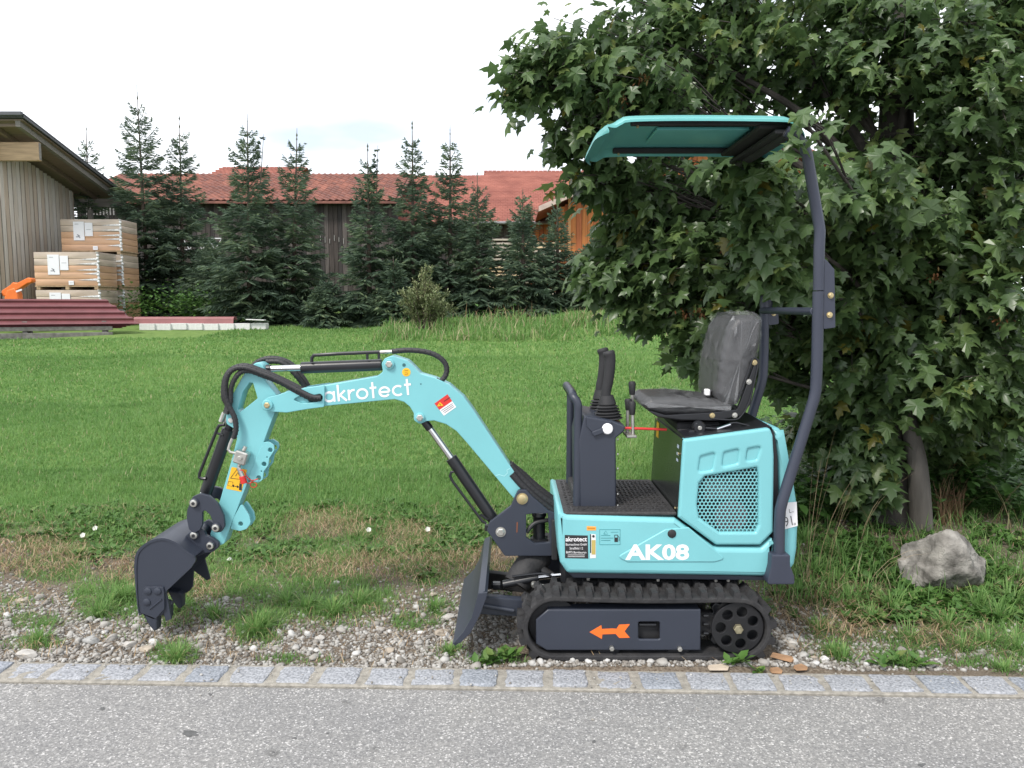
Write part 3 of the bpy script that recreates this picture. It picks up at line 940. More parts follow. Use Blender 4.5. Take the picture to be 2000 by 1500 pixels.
def cushion(pts, extra, seed, wr):
    g = Geo()
    cxy = (sum(p[0] for p in pts) / len(pts), sum(p[1] for p in pts) / len(pts))
    pts = [(cxy[0] + (p[0] - cxy[0]) * (1 + extra), cxy[1] + (p[1] - cxy[1]) * (1 + extra * 2), p[2]) for p in pts]
    lp = fillet(pts, seg=6)
    # dense outline so that the wrinkles have something to bend
    dense = []
    for i in range(len(lp)):
        a, b = Vector(lp[i - 1]), Vector(lp[i]); nn = max(1, int((b - a).length / 4))
        for k in range(nn): dense.append(tuple(a.lerp(b, (k + 1) / nn)))
    loop = [(P(u, v, SY0).x, P(u, v, SY0).z) for u, v in dense]
    if area2(loop) < 0: loop = loop[::-1]
    bev = .045; rings = []
    for k in range(7):
        t = k / 6 * math.pi / 2; rings.append((bev * (1 - math.sin(t)) * .8, SY0 - extra * .2 + bev * (1 - math.cos(t))))
    for k in range(1, 10): rings.append((0, SY0 + bev + (SY1 - SY0 - 2 * bev) * k / 10))
    for k in range(7):
        t = (6 - k) / 6 * math.pi / 2; rings.append((bev * (1 - math.sin(t)) * .8, SY1 - bev * (1 - math.cos(t))))
    vs, fs = [], []
    rr = random.Random(seed); ph = [rr.uniform(0, 6) for _ in range(6)]
    n = len(loop)
    for (off, y) in rings:
        lo = offset_loop(loop, off)
        for i, (x, z) in enumerate(lo):
            w = wr * (math.sin(x * 95 + y * 60 + ph[0]) + math.sin(z * 120 - y * 85 + ph[1]) + .7 * math.sin((x + z) * 210 + y * 150 + ph[2])) if wr else 0
            c = Vector((sum(p[0] for p in loop) / n, sum(p[1] for p in loop) / n))
            d = (Vector((x, z)) - c).normalized()
            vs.append((x + d.x * w, y, z + d.y * w))
    for a in range(len(rings) - 1):
        for i in range(n):
            j = (i + 1) % n; fs.append((a * n + i, a * n + j, (a + 1) * n + j, (a + 1) * n + i))
    # caps with an inner ring
    for a in (0, len(rings) - 1):
        st = len(vs); c = Vector((sum(vs[a * n + i][0] for i in range(n)) / n, vs[a * n][1], sum(vs[a * n + i][2] for i in range(n)) / n))
        sg = -1 if a == 0 else 1
        prev = a * n
        for q in (.75, .5, .25):
            s2 = len(vs)
            for i in range(n):
                p = Vector(vs[a * n + i]); p2 = c + (p - c) * q
                w = wr * 1.3 * (math.sin(p2.x * 80 + ph[3]) + math.sin(p2.z * 95 + p2.x * 50 + ph[4])) if wr else 0
                vs.append((p2.x, p2.y + sg * (.012 * (1 - q)) + w, p2.z))
            for i in range(n): fs.append((prev + i, prev + (i + 1) % n, s2 + (i + 1) % n, s2 + i))
            prev = s2
        vs.append((c.x, c.y + sg * .012, c.z)); fs += [(prev + i, prev + (i + 1) % n, len(vs) - 1) for i in range(n)]
    g.add(vs, fs)
    return g
seat = part('seat_cushion', cushion(cush, 0, 1, 0), SEATV)
part('plastic_cover', cushion(cush, .04, 3, .0035), FILM, seat, 'crinkled clear plastic wrap', ang=60)
sb = part('seat_back', cushion(back, 0, 2, 0), SEATV)
part('plastic_cover', cushion(back, .04, 4, .0035), FILM, sb, 'crinkled clear plastic wrap', ang=60)
g = Geo(); g.slab([(1262, 800, 6), (1300, 811, 8), (1390, 806, 6), (1440, 800, 6), (1478, 700, 6), (1484, 702, 6), (1480, 725, 6), (1466, 790, 10), (1448, 812, 10), (1400, 822, 8), (1330, 820, 8), (1285, 814, 6)], SY0 - .012, SY0 + .01, bev=.003)
sf = part('seat_frame', g, BLACK)
g = Geo(); g.slab([(1262, 800, 6), (1300, 811, 8), (1440, 806, 6), (1448, 812, 10), (1400, 822, 8), (1330, 822, 8), (1285, 815, 6)], SY0 + .01, SY1, bev=.006); part('seat_pan', g, BLACKM, sf)
g = Geo(); g.tube([P(u, v, SY0 - .014) for u, v in ((1391, 818), (1432, 820), (1448, 812), (1464, 782), (1480, 715), (1478, 702), (1470, 702), (1455, 745), (1440, 785))], .0045, 8, smooth=4); part('bracket_bead', g, BLACK, sf)
for (u, v, m_) in ((1473.5, 708, BRASS), (1462.5, 745.5, ZINC), (1391, 811.5, BRASS), (1435, 811, ZINC)): bolt(sf, u, v, SY0 - .012, 4.2, m_)
g = Geo(); g.slab([(1412, 757, 3), (1425, 755, 3), (1424, 773, 3), (1414, 772, 3)], SY0 + .0, SY0 + .03, bev=.003); part('belt_buckle', g, DARKP, sb)
g = Geo(); bz = P(1340, 775, 3.70)
for pts, w in ((((1308, 770), (1330, 768), (1345, 775), (1380, 778), (1430, 790), (1440, 795)), .022), (((1380, 772), (1395, 758), (1412, 760), (1425, 778)), .026)):
    cc = catmull([P(u, v, 3.66) for u, v in pts], 5)
    vs = []; 
    for p in cc: vs += [p + Vector((0, -w, .004)), p + Vector((0, w, .004)), p + Vector((0, w, -.002)), p + Vector((0, -w, -.002))]
    fs = []
    for i in range(len(cc) - 1):
        a = i * 4; fs += [(a, a + 1, a + 5, a + 4), (a + 1, a + 2, a + 6, a + 5), (a + 2, a + 3, a + 7, a + 6), (a + 3, a, a + 4, a + 7)]
    fs += [(0, 1, 2, 3), (len(vs) - 4, len(vs) - 3, len(vs) - 2, len(vs) - 1)]
    g.add(vs, fs)
sbelt = part('seat_belt', g, DARKP)
g = Geo(); g.box(P(1381, 766, 3.62), (.022, .04, .03), .004); part('belt_tag', g, WHITE, sbelt)

# ---- swing bracket at the front
g = Geo()
swing = [(1004, 974, 10), (1012, 957, 8), (1028, 957, 8), (1040, 970, 4), (1072, 998, 4), (1088, 1004, 2), (1088, 1086, 2), (986, 1086, 4), (951, 1037, 6), (956, 1020, 8), (980, 1002, 6), (998, 988, 6)]
for ya in (3.64, 3.785):
    g.slab(swing, ya, ya + .025, bev=.003, holes=[[(1028, 1005), (1042, 1003), (1070, 1003), (1074, 1060), (1045, 1062), (1028, 1050)]])
sw = part('swing_bracket', g, GREY)
g = Geo(); c0, c1 = P(1053, 1000, 3.72), P(1053, 1084, 3.72); g.lathe(c0, c1, [(0, .034), (.08, .036), (.12, .03), (.6, .03), (.64, .045), (.72, .045), (.76, .032), (1, .032)], 22); part('king_post', g, BLACK, sw)
g = Geo(); g.box((P(1082, 1045, 3.7).x, 3.72, P(1082, 1045, 3.7).z), (.03, .22, .20), .006); part('pivot_block', g, BLACKM, sw)
g = Geo(); g.tube([P(1028, 1040, 3.66), P(1045, 1022, 3.67), P(1075, 1015, 3.68)], .011, 10, smooth=5); part('hose', g, HOSE, sw)
g = Geo(); g.tube([P(1040, 1080, 3.7), P(1050, 1105, 3.68), P(1085, 1130, 3.66)], .022, 10, smooth=5); part('hose', g, HOSE, sw)
bolt(sw, 1020, 974, 3.64, 9, BRASS, .012, 'pivot_pin', 12)
bolt(sw, 978, 1039, 3.64, 8, ZINC, .012, 'pivot_pin', 6)
g = Geo(); poly(g, [(1009, 1020), (1011.5, 1020), (1010.5, 1040), (1008.5, 1040)], 3.6385); part('rust_streak', g, M('rust', (.22, .07, .03)), sw)

# ---- boom
BY0, BY1 = 3.675, 3.775
g = Geo()
boom = [(545, 775, 4), (560, 763, 6), (605, 758, 4), (736, 735, 6), (748, 726, 6), (745, 710, 8), (751, 700, 8), (765, 694.5, 8), (795, 704, 6), (809, 717, 6), (821, 730, 6), (849, 738, 6), (877, 751, 12), (906, 776, 12), (924, 800, 12), (994, 906, 10), (1034, 964, 8), (1032, 983, 12), (1018, 988, 10), (1000, 969.5, 4), (912, 865, 14), (891.5, 842, 10), (871, 828.5, 10), (847.5, 821.5, 4), (832, 823, 3), (820, 829, 10), (808, 821, 8), (808, 807, 6), (800.5, 794.5, 6), (789, 785, 6), (771, 780, 6), (748, 782, 6), (604, 796, 4), (560, 800, 4)]
g.slab(boom, BY0, BY1, bev=.0035, holes=[fillet([(601, 779, 4), (626, 769, 5), (631, 776, 5), (626, 783, 5), (604, 786, 4)])])
bm_ = part('boom', g, CYAN)
for ya, yb in ((BY0 - .016, BY0 - .001), (BY1 + .001, BY1 + .016)):
    g = Geo()
    fork = [(512, 800, 6), (511, 785, 10), (523, 776, 8), (540, 772, 6), (566, 763, 8), (596, 757.5, 6), (634, 752, 3), (633, 795, 3), (601, 799, 3), (560, 806, 6), (526, 804, 6)]
    hl = [fillet([(571, 781, 4), (584, 774, 5), (604, 774, 3), (626, 769, 5), (631, 776, 5), (626, 784, 5), (604, 787, 4), (590, 788, 3)])] if ya < BY0 else []
    cv = lambda l: [(P(u, v, BY0 - .016).x, P(u, v, BY0 - .016).z) for u, v in l]
    g.slab2(cv(fillet(fork)), [cv(h) for h in hl], ya, yb, .003)
    part('boom_fork', g, CYAN)
# round lettering, letter by letter: rings and stems
def arc(cx, cy, r, a0, a1, n=18, ry=None):
    return [(cx + r * math.cos(math.radians(a0 + (a1 - a0) * k / n)), cy - (ry or r) * math.sin(math.radians(a0 + (a1 - a0) * k / n))) for k in range(n + 1)]
LET = {'a': ([arc(9, 10, 8, 0, 360, 26), [(17, 19.4), (17, .6)]], 22), 'k': ([[(2, 19.5), (2, -10)], [(2, 11), (13, 1)], [(5, 9), (15, 19.5)]], 17),
       'r': ([[(2, 19.5), (2, .5)], arc(10, 9, 7.2, 175, 75, 8)], 14), 'o': ([arc(9.5, 10, 8.2, 0, 360, 26)], 22), 't': ([[(5, 19.5), (5, -9)], [(0, 1), (11, 1)]], 14),
       'e': ([arc(9.5, 10, 8, -2, 325, 24) , [(2, 10.3), (17.4, 10.3)]], 22), 'c': ([arc(9.5, 10, 8.2, 48, 312, 20)], 20)}
word = 'akrotect'
tot = sum(LET[c][1] for c in word)
A, B = Vector((633, 786.5)), Vector((808, 770.5))
ux = (B - A) / tot; uy = Vector((-ux.y, ux.x)).normalized() * (22 / 20)
px = 0; g = Geo(); lay = 0
for ch in word:
    for s in LET[ch][0]:
        stroke(g, [A + ux * (px + x) + uy * (y - 19.5) for x, y in s], 4.1, BY0 - .001 - .00035 * (lay % 3)); lay += 1
    px += LET[ch][1]
part('lettering', g, WHITE, bm_, 'white akrotect lettering')
g = Geo(); poly(g, [(848.5, 788), (874, 770), (891, 795), (867, 812)], BY0 - .0012); ws = part('warning_sticker', g, WHITE, bm_, 'red and white warning sticker')
g = Geo(); poly(g, [(848.5, 788), (874, 770), (883, 783.3), (858, 800.5)], BY0 - .0022); part('red_field', g, RED, ws)
g = Geo(); poly(g, [(853.5, 794), (859, 785), (866, 792)], BY0 - .0032); part('warning_triangle', g, YELLOW, ws)
g = Geo(); stroke(g, [(858.6, 788), (860.2, 791.5)], 1.4, BY0 - .0042); stroke(g, [(867, 784), (879, 776)], 1.2, BY0 - .0034)
for q in range(3): stroke(g, [(862 + q * 3, 803 + q * 2.2 - 1), (884 + q * 1.2, 788 + q * 3)], .8, BY0 - .0024)
part('sticker_print', g, DARKP, ws)
g = Geo(); poly(g, circ(793.5, 727, 8.3), BY0 - .0012); ys_ = part('round_sticker', g, YELLOW, bm_)
g = Geo(); stroke(g, [(790, 724), (797, 724)], 1.3, BY0 - .0022); stroke(g, [(790.5, 728), (797, 728.5), (795, 732), (790, 731.5)], 1.1, BY0 - .0022); part('sticker_print', g, M('ochre_print', (.3, .14, .01)), ys_)
g = Geo(); poly(g, circ(789, 713, 3.4, 14), BY0 - .0012); poly(g, circ(822, 750, 1.5, 10), BY0 - .0012); part('hole_shade_disc', g, M('hole_shade', (.03, .12, .13)), bm_)  # flat dark discs, the shade inside two holes put into colour
def pin(parent, u, v, Y, rb, rp, mb, mp_):
    """boss with a pin in it"""
    c = P(u, v, Y); k = (Y + .02) / 1503
    g = Geo(); g.lathe(c + Vector((0, .006, 0)), c - Vector((0, .012, 0)), [(0, rb * k), (.85, rb * k), (1, rb * k * .88)], 26); o = part('pin_boss', g, mb, parent)
    g = Geo(); g.lathe(c - Vector((0, .010, 0)), c - Vector((0, .020, 0)), [(0, rp * k), (.7, rp * k), (1, rp * k * .75)], 6 if rp < 8 else 20); part('pivot_pin', g, mp_, parent)
pin(bm_, 760.5, 711, BY0, 10, 7, CYAN, ZINC)
pin(bm_, 820.5, 815.5, BY0, 9.5, 7, CYAN, ZINC)
pin(bm_, 523, 791, BY0 - .016, 10.5, 6.2, CYAN, BRASS)
# wavy run of weld on the boom foot
g = Geo(); stroke(g, [(968, 929), (975, 927), (985, 930), (991, 924), (990, 918), (996, 915)], 1.6, BY0 - .0012); part('weld_seam', g, M('pale_weld', (.35, .68, .70)), bm_)

# ---- arm cylinder on top of the boom
def cylinder(name, b0, b1, rod0, rod1, rb, rr, Y):
    a, b = P(*b0, Y), P(*b1, Y)
    g = Geo(); g.cyl(a, b, rb, 24, .06); c = part(name, g, BLACK)
    r0, r1 = P(*rod0, Y), P(*rod1, Y)
    g = Geo(); g.cyl(r0, r1, rr, 18); part('rod', g, CHROME, c)
    return c
ac = cylinder('arm_cylinder', (589, 718.5), (746, 712.5), (600, 718), (526, 720.5), .0285, .0155, 3.725)
g = Geo(); a, b = P(530, 720.3, 3.725), P(512, 721, 3.725); g.cyl(a, b, .02, 16); part('rod_end', g, BLACK, ac)
g = Geo(); g.tube([P(609, 707, 3.70), P(609, 699, 3.70), P(613, 694, 3.70), P(660, 691, 3.70), P(742, 687.5, 3.70)], .0085, 10)
g.box(P(717.5, 695, 3.70), (.012, .012, .035), .002); g.box(P(740, 694, 3.70), (.012, .012, .035), .002); part('hydraulic_pipe', g, BLACK, ac)
g = Geo(); g.cyl(P(742, 687.6, 3.70), P(766, 686.5, 3.70), .0085, 8); part('hose_fitting', g, ZINC, ac)

# ---- boom cylinder
bcy = cylinder('boom_cylinder', (881, 894), (964, 1015), (890, 907), (832, 826), .029, .0165, 3.725)
g = Geo(); g.cyl(P(826, 819, 3.725), P(840, 838, 3.725), .02, 16); part('rod_end', g, BLACK, bcy)
g = Geo(); g.tube([P(886, 922, 3.69), P(881, 922, 3.69), (P(879, 930, 3.69)), P(884, 940, 3.69), P(942, 1018, 3.69), P(950, 1022, 3.69)], .007, 10); g.box(P(946, 1010, 3.70), (.05, .012, .012), .002, Matrix.Rotation(.6, 3, 'Y')); g.box(P(951, 1030, 3.70), (.022, .03, .03), .003); part('hydraulic_pipe', g, BLACK, bcy)

# ---- arm (stick)
SY_0, SY_1 = 3.69, 3.772
g = Geo()
stick = [(492, 722, 10), (497, 709, 8), (508, 707, 8), (516, 717, 8), (517, 742, 6), (540, 772, 6), (537, 805, 4), (516, 861), (472, 972), (449, 1031), (438, 1062, 6), (425, 1067, 6), (410, 1045, 8), (433, 965), (453, 896), (463, 856, 4), (455, 836, 6), (442, 828, 8), (441, 816, 6), (451, 776, 8), (477, 731, 6)]
tri = [(487, 747, 4), (494, 748, 3), (503, 778, 3), (468, 806, 3), (464, 800, 4), (474, 766, 8)]
g.slab(stick, SY_0, SY_1, bev=.003, holes=[fillet(tri)])
sk = part('digger_arm', g, CYAN)
comb = [(514, 864, 3), (524, 863, 5), (535, 870, 8), (536, 880, 6), (526, 895, 4), (524, 909, 4), (515, 921, 4), (513, 937, 5), (505, 943, 6), (491, 940, 3), (486, 930), (500, 895)]
ch_ = [circ(527.5, 879, 4.6, 14), circ(515.5, 906.5, 4.6, 14), circ(505, 933.5, 4.8, 14), circ(521.5, 893, 1.5, 8), circ(510.5, 920.5, 1.5, 8)]
for yy in (SY_0 - .004, SY_1 - .014):
    g = Geo(); cv = lambda l: [(P(u, v, SY_0 - .004).x, P(u, v, SY_0 - .004).z) for u, v in l]
    g.slab2(cv(fillet(comb)), [cv(h) for h in ch_], yy, yy + .016, .002)
    part('thumb_plate', g, CYAN, sk)
lug = [(470, 985, 3), (476, 992, 4), (486, 1008, 8), (489, 1022, 8), (481, 1034, 8), (468, 1038, 6), (449, 1034, 3), (455, 1012)]
for yy in (SY_0 + .002, SY_1 - .016):
    g = Geo(); g.slab2(cv(fillet(lug)), [cv(circ(469, 1024, 4.6, 14))], yy, yy + .014, .002); part('lifting_lug', g, CYAN, sk)
g = Geo(); g.cyl(P(503, 721, SY_0 - .012), P(503, 721, SY_0 - .012) + Vector((0, .10, 0)), .030, 24); part('pin_boss', g, CYAN, sk)
g = Geo(); g.cyl(P(451, 821, SY_0 - .004), P(451, 821, SY_0 + .02), .013, 16); part('pivot_pin', g, ZINC, sk)
g = Geo(); poly(g, fillet([(452.5, 912, 2), (482.5, 917.5, 2), (471.5, 960.5, 2), (441.5, 954.5, 2)], seg=3), SY_0 - .0012); wy = part('warning_sticker', g, YELLOW, sk, 'yellow pictogram warning sticker')
g = Geo(); yq = SY_0 - .0022
stroke(g, [(450, 934), (464, 915), (476, 937), (450, 934)], 1.1, yq); stroke(g, [(460, 930), (464, 923), (470, 932)], 1.2, yq)
stroke(g, [(446, 940), (455, 941.5), (453.5, 950), (444.5, 948), (446, 940)], .7, yq)
stroke(g, [(455, 949), (465, 950.5)], 1.2, yq); poly(g, [(453, 948.6), (457, 945.8), (456.4, 952)], yq); poly(g, [(467, 951), (463, 947.5), (462.6, 953.6)], yq)
poly(g, circ(470, 941.5, 2, 10), yq); poly(g, [(467.5, 944), (472.5, 944.5), (472, 958), (466.5, 957)], yq)
part('sticker_print', g, DARKP, wy)
# shut-off valve with its red cap and cord
g = Geo(); c = P(472, 893, SY_0 - .03)
R_ = Matrix.Rotation(math.radians(18), 3, 'Y')
g.box(c, (.062, .05, .062), .006, R_); g.cyl(c - Vector((0, .022, 0)), c - Vector((0, .036, 0)), .012, 12)
g.cyl(P(476, 880, SY_0 - .03), P(480, 872, SY_0 - .03), .010, 10); g.cyl(P(468, 905, SY_0 - .03), P(466, 913, SY_0 - .03), .008, 10)
g.tube([P(463, 886, SY_0 - .03), P(450, 883, SY_0 - .03), P(446, 878, SY_0 - .03), P(449, 868, SY_0 - .03), P(454, 856, SY_0 - .03)], .0075, 10)
g.cyl(P(466, 913, SY_0 - .03), P(474, 932, SY_0 - .03), .011, 12)
vb = part('shut_off_valve', g, ZINC, sk)
g = Geo(); g.cyl(P(473, 930, SY_0 - .03), P(477, 944, SY_0 - .03), .0155, 14); part('dust_cap', g, RED, vb)
g = Geo()
g.tube([P(468, 918, SY_0 - .045), P(476, 920, SY_0 - .045), P(483, 932, SY_0 - .03), P(492, 938, SY_0 - .02), P(503, 936, SY_0 - .012)], .0022, 6, smooth=5)
g.tube([P(478, 941, SY_0 - .03), P(486, 944, SY_0 - .02), P(496, 938, SY_0 - .015), P(504, 935, SY_0 - .01)], .0022, 6, smooth=5)
cc = [P(495 + 6.5 * math.cos(t), 947 + 5 * math.sin(t), SY_0 - .012) for t in np.linspace(0, 6.28, 16)]; g.tube(cc, .002, 6)
part('red_cord', g, RED, vb)

# ---- bucket cylinder
kc = cylinder('bucket_cylinder', (446, 838), (402, 962), (404, 955), (385, 985), .030, .018, 3.73)
g = Geo(); g.cyl(P(452, 820, 3.73), P(445, 842, 3.73), .02, 14); part('rod_end', g, BLACK, kc)
g = Geo(); g.tube([P(439, 829, 3.70), P(428, 831, 3.70), P(424, 838, 3.70), P(390, 924, 3.70), P(389, 932, 3.70), P(394, 935, 3.70), P(402, 935, 3.70)], .0078, 10); g.tube([P(424, 846, 3.70), P(436, 850, 3.70)], .006, 8); part('hydraulic_pipe', g, BLACK, kc)
g = Geo(); g.cyl(P(438, 806, 3.70), P(431, 824, 3.70), .011, 10); g.cyl(P(444, 808, 3.72), P(439, 826, 3.72), .010, 10); part('hose_fitting', g, ZINC, kc)

# ---- bucket linkage and bucket
z2 = lambda l: [(240 + p[0] / 2.5, 660 + p[1] / 2.5) + ((p[2] / 2.5,) if len(p) > 2 else ()) for p in l]
link_px = z2([(330, 800, 20), (340, 775, 20), (375, 760, 16), (420, 770, 30), (465, 812, 30), (492, 870, 30), (497, 920, 20), (480, 948, 16), (452, 952, 16), (434, 930, 12), (438, 900, 20), (425, 865, 20), (400, 842, 16), (388, 850, 10), (388, 912, 10), (375, 940, 16), (345, 955, 16), (322, 935, 12), (310, 880, 30), (313, 840, 20)])
far_px = z2([(330, 800, 20), (340, 775, 20), (375, 760, 16), (420, 770, 30), (465, 812, 30), (492, 870, 30), (497, 920, 20), (480, 948, 16), (452, 952, 16), (436, 935, 12), (446, 900, 20), (430, 850, 20), (400, 822, 16), (360, 830, 16)])
for yy in (3.635, 3.79):
    g = Geo(); cv = lambda l: [(P(u, v, 3.635).x, P(u, v, 3.635).z) for u, v in l]
    g.slab2(cv(fillet(link_px if yy < 3.7 else far_px)), [], yy, yy + .02, .003); lk = part('bucket_link', g, GREY)
def steel_pin(u, v, Y, Y2):
    g = Geo(); a = P(u, v, Y); g.lathe(a - Vector((0, .012, 0)), Vector((a.x, Y2, a.z)), [(0, .019), (.03, .023), (.97, .023), (1, .019)], 22); o = part('link_pin', g, GREY)
    g = Geo(); g.lathe(a - Vector((0, .0125, 0)), a - Vector((0, .018, 0)), [(0, .0185), (.9, .0165), (1, .0155)], 22); part('pin_collar', g, ZINC, o)
    g = Geo(); g.lathe(a - Vector((0, .0178, 0)), a - Vector((0, .0192, 0)), [(0, .009), (1, .009)], 6); part('pin_socket', g, DARKP, o)
steel_pin(380, 982, 3.635, 3.83)
steel_pin(423, 1030, 3.635, 3.83)
BKY0, BKY1 = 3.555, 3.885
side = z2([(60, 1110, 30), (72, 1045, 30), (120, 1000, 40), (190, 980, 40), (255, 998, 30), (310, 1040, 20), (350, 1062, 14), (356, 1088, 14), (335, 1122, 20), (212, 1238, 8), (207, 1330, 6), (190, 1355, 6), (150, 1375, 8), (95, 1350, 8), (78, 1340, 6), (64, 1200, 30)])
cvb = lambda l: [(P(u, v, BKY0).x, P(u, v, BKY0).z) for u, v in l]
g = Geo(); g.slab2(cvb(fillet(side)), [], BKY0, BKY0 + .014, .002); bk = part('bucket', g, GREY)
g = Geo(); g.slab2(cvb(fillet(side)), [], BKY1 - .014, BKY1, .002); part('far_side_plate', g, GREY, bk)
g = Geo()
shell = z2([(352, 1066), (310, 1036), (255, 994), (190, 976), (120, 996), (70, 1043), (57, 1110), (62, 1200), (76, 1340), (90, 1352)])
outer = catmull([Vector((*cvb([p])[0], 0)) for p in shell], 4)
cx = sum(p.x for p in outer) / len(outer); cz = sum(p.y for p in outer) / len(outer)
vs = []; fs = []
for p in outer:
    d = (Vector((cx, cz)) - Vector((p.x, p.y))).normalized() * .012
    vs += [(p.x, BKY0 - .004, p.y), (p.x, BKY1 + .004, p.y), (p.x + d.x, BKY1 + .004, p.y + d.y), (p.x + d.x, BKY0 - .004, p.y + d.y)]
for i in range(len(outer) - 1):
    a = i * 4
    for k in range(4): fs.append((a + k, a + (k + 1) % 4, a + 4 + (k + 1) % 4, a + 4 + k))
fs += [(0, 1, 2, 3), (len(vs) - 4, len(vs) - 3, len(vs) - 2, len(vs) - 1)]
g.add(vs, fs); part('bucket_shell', g, GREY, bk)
ears = z2([(285, 985, 10), (335, 940, 14), (365, 922, 14), (395, 940, 14), (405, 965, 12), (440, 978, 12), (468, 1000, 14), (466, 1025, 14), (440, 1045, 12), (400, 1052, 14), (362, 1068, 8), (320, 1045, 8)])
for yy in (3.655, 3.78):
    g = Geo(); g.slab2([(P(u, v, 3.655).x, P(u, v, 3.655).z) for u, v in fillet(ears)], [], yy, yy + .022, .003); part('bucket_ear', g, GREY, bk)
steel_pin(380.5, 1044.5, 3.655, 3.81)
steel_pin(412, 1064.5, 3.655, 3.81)
g = Geo(); g.slab2(cvb(fillet(z2([(103, 1222, 8), (112, 1212, 8), (200, 1212, 8), (206, 1240, 4), (207, 1320), (165, 1368, 6), (92, 1340, 6), (100, 1240)]))), [], BKY0 - .009, BKY0 - .001, .002); sc_ = part('side_cutter', g, GREY, bk)
for (a, b) in ((122, 1237), (170, 1237), (117, 1290)):
    u, v = 240 + a / 2.5, 660 + b / 2.5
    g = Geo(); c = P(u, v, BKY0 - .009); g.lathe(c, c - Vector((0, .008, 0)), [(0, .0185), (.6, .017), (1, .010)], 18); part('bolt', g, GREY, sc_)
g = Geo(); q = z2([(130, 1325), (190, 1275)]); g.tube([P(*q[0], BKY0 - .010), P(*q[1], BKY0 - .010)], .004, 6); part('weld_seam', g, GREY, sc_)
tooth = z2([(92, 1338, 4), (150, 1345, 4), (168, 1360, 4), (166, 1428, 6), (150, 1432, 5), (120, 1395, 8)])
for i, yy in enumerate((BKY0 + .0, BKY0 + .135, BKY0 + .275)):
    g = Geo(); g.slab2(cvb(fillet(tooth)), [], yy, yy + .052, .006); part('tooth', g, GREY, bk)
side2 = z2([(195, 1335, 4), (207, 1240, 2), (222, 1300, 6), (235, 1375, 4), (208, 1385, 5)])
g = Geo(); g.slab2(cvb(fillet(side2)), [], BKY0 + .002, BKY0 + .016, .002); part('cutter_tip', g, GREY, bk)
g = Geo(); g.slab2(cvb(fillet(z2([(208, 1240, 4), (325, 1130, 8), (268, 1178), (300, 1290, 4), (282, 1300, 4), (215, 1250)]))), [], BKY1 - .012, BKY1 - .002, .002)
part('far_side_cutter', g, GREY, bk)

# ---- hoses along the boom and arm
def hose(pts, Y, r, y_end=None):
    g = Geo(); n = len(pts)
    pp = [P(u, v, Y + ((y_end - Y) * i / (n - 1) if y_end else 0)) for i, (u, v) in enumerate(pts)]
    g.tube(pp, r, 12, smooth=6); o = part('hose', g, HOSE)
    # protective spiral
    cc = catmull(pp, 10); g = Geo(); sp = []
    acc = 0
    for i in range(len(cc) - 1):
        acc += (cc[i + 1] - cc[i]).length
    m = int(acc / .004)
    for k in range(m + 1):
        f = k / m * (len(cc) - 1); i = min(int(f), len(cc) - 2); p = cc[i].lerp(cc[i + 1], f - i); t = (cc[i + 1] - cc[i]).normalized()
        a1 = t.cross(Vector((0, 1, 0))).normalized(); a2 = t.cross(a1); an = k * .004 / .020 * 2 * math.pi
        sp.append(p + (a1 * math.cos(an) + a2 * math.sin(an)) * r)
    if len(sp) > 3: g.tube(sp, .0028, 5); part('hose_spiral', g, HOSE, o)
    return o
hose([(627, 777), (607, 774), (575, 758), (540, 740), (510, 728), (480, 718), (458, 720), (444, 735), (440, 765), (446, 790), (458, 815), (461, 838), (456, 856)], 3.655, .0125)
hose([(628, 774), (606, 770), (578, 754), (545, 738), (512, 724), (478, 714), (452, 722), (439, 742), (437, 775), (444, 790), (441, 806)], 3.672, .0125)
hose([(628, 779), (608, 778), (580, 765), (548, 747), (515, 734), (485, 724), (466, 730), (452, 755), (450, 785), (443, 808)], 3.664, .012)
hose([(604, 757), (592, 738), (570, 712), (545, 701), (518, 701), (497, 712), (478, 738), (462, 770), (452, 800)], 3.80, .0125)
hose([(596, 757), (584, 740), (566, 720), (548, 707), (520, 706)], 3.78, .0125)
hose([(766, 686.5), (800, 684), (835, 688), (858, 698), (871, 713), (871, 731), (860, 745), (852, 742)], 3.70, .0125)
hose([(996, 908), (1015, 930), (1045, 960), (1080, 985), (1098, 1000)], 3.70, .022)
hose([(993, 906), (1018, 925), (1048, 952), (1085, 980), (1100, 990)], 3.75, .020)
hose([(1000, 925), (1022, 950), (1050, 975), (1080, 1000)], 3.68, .018)

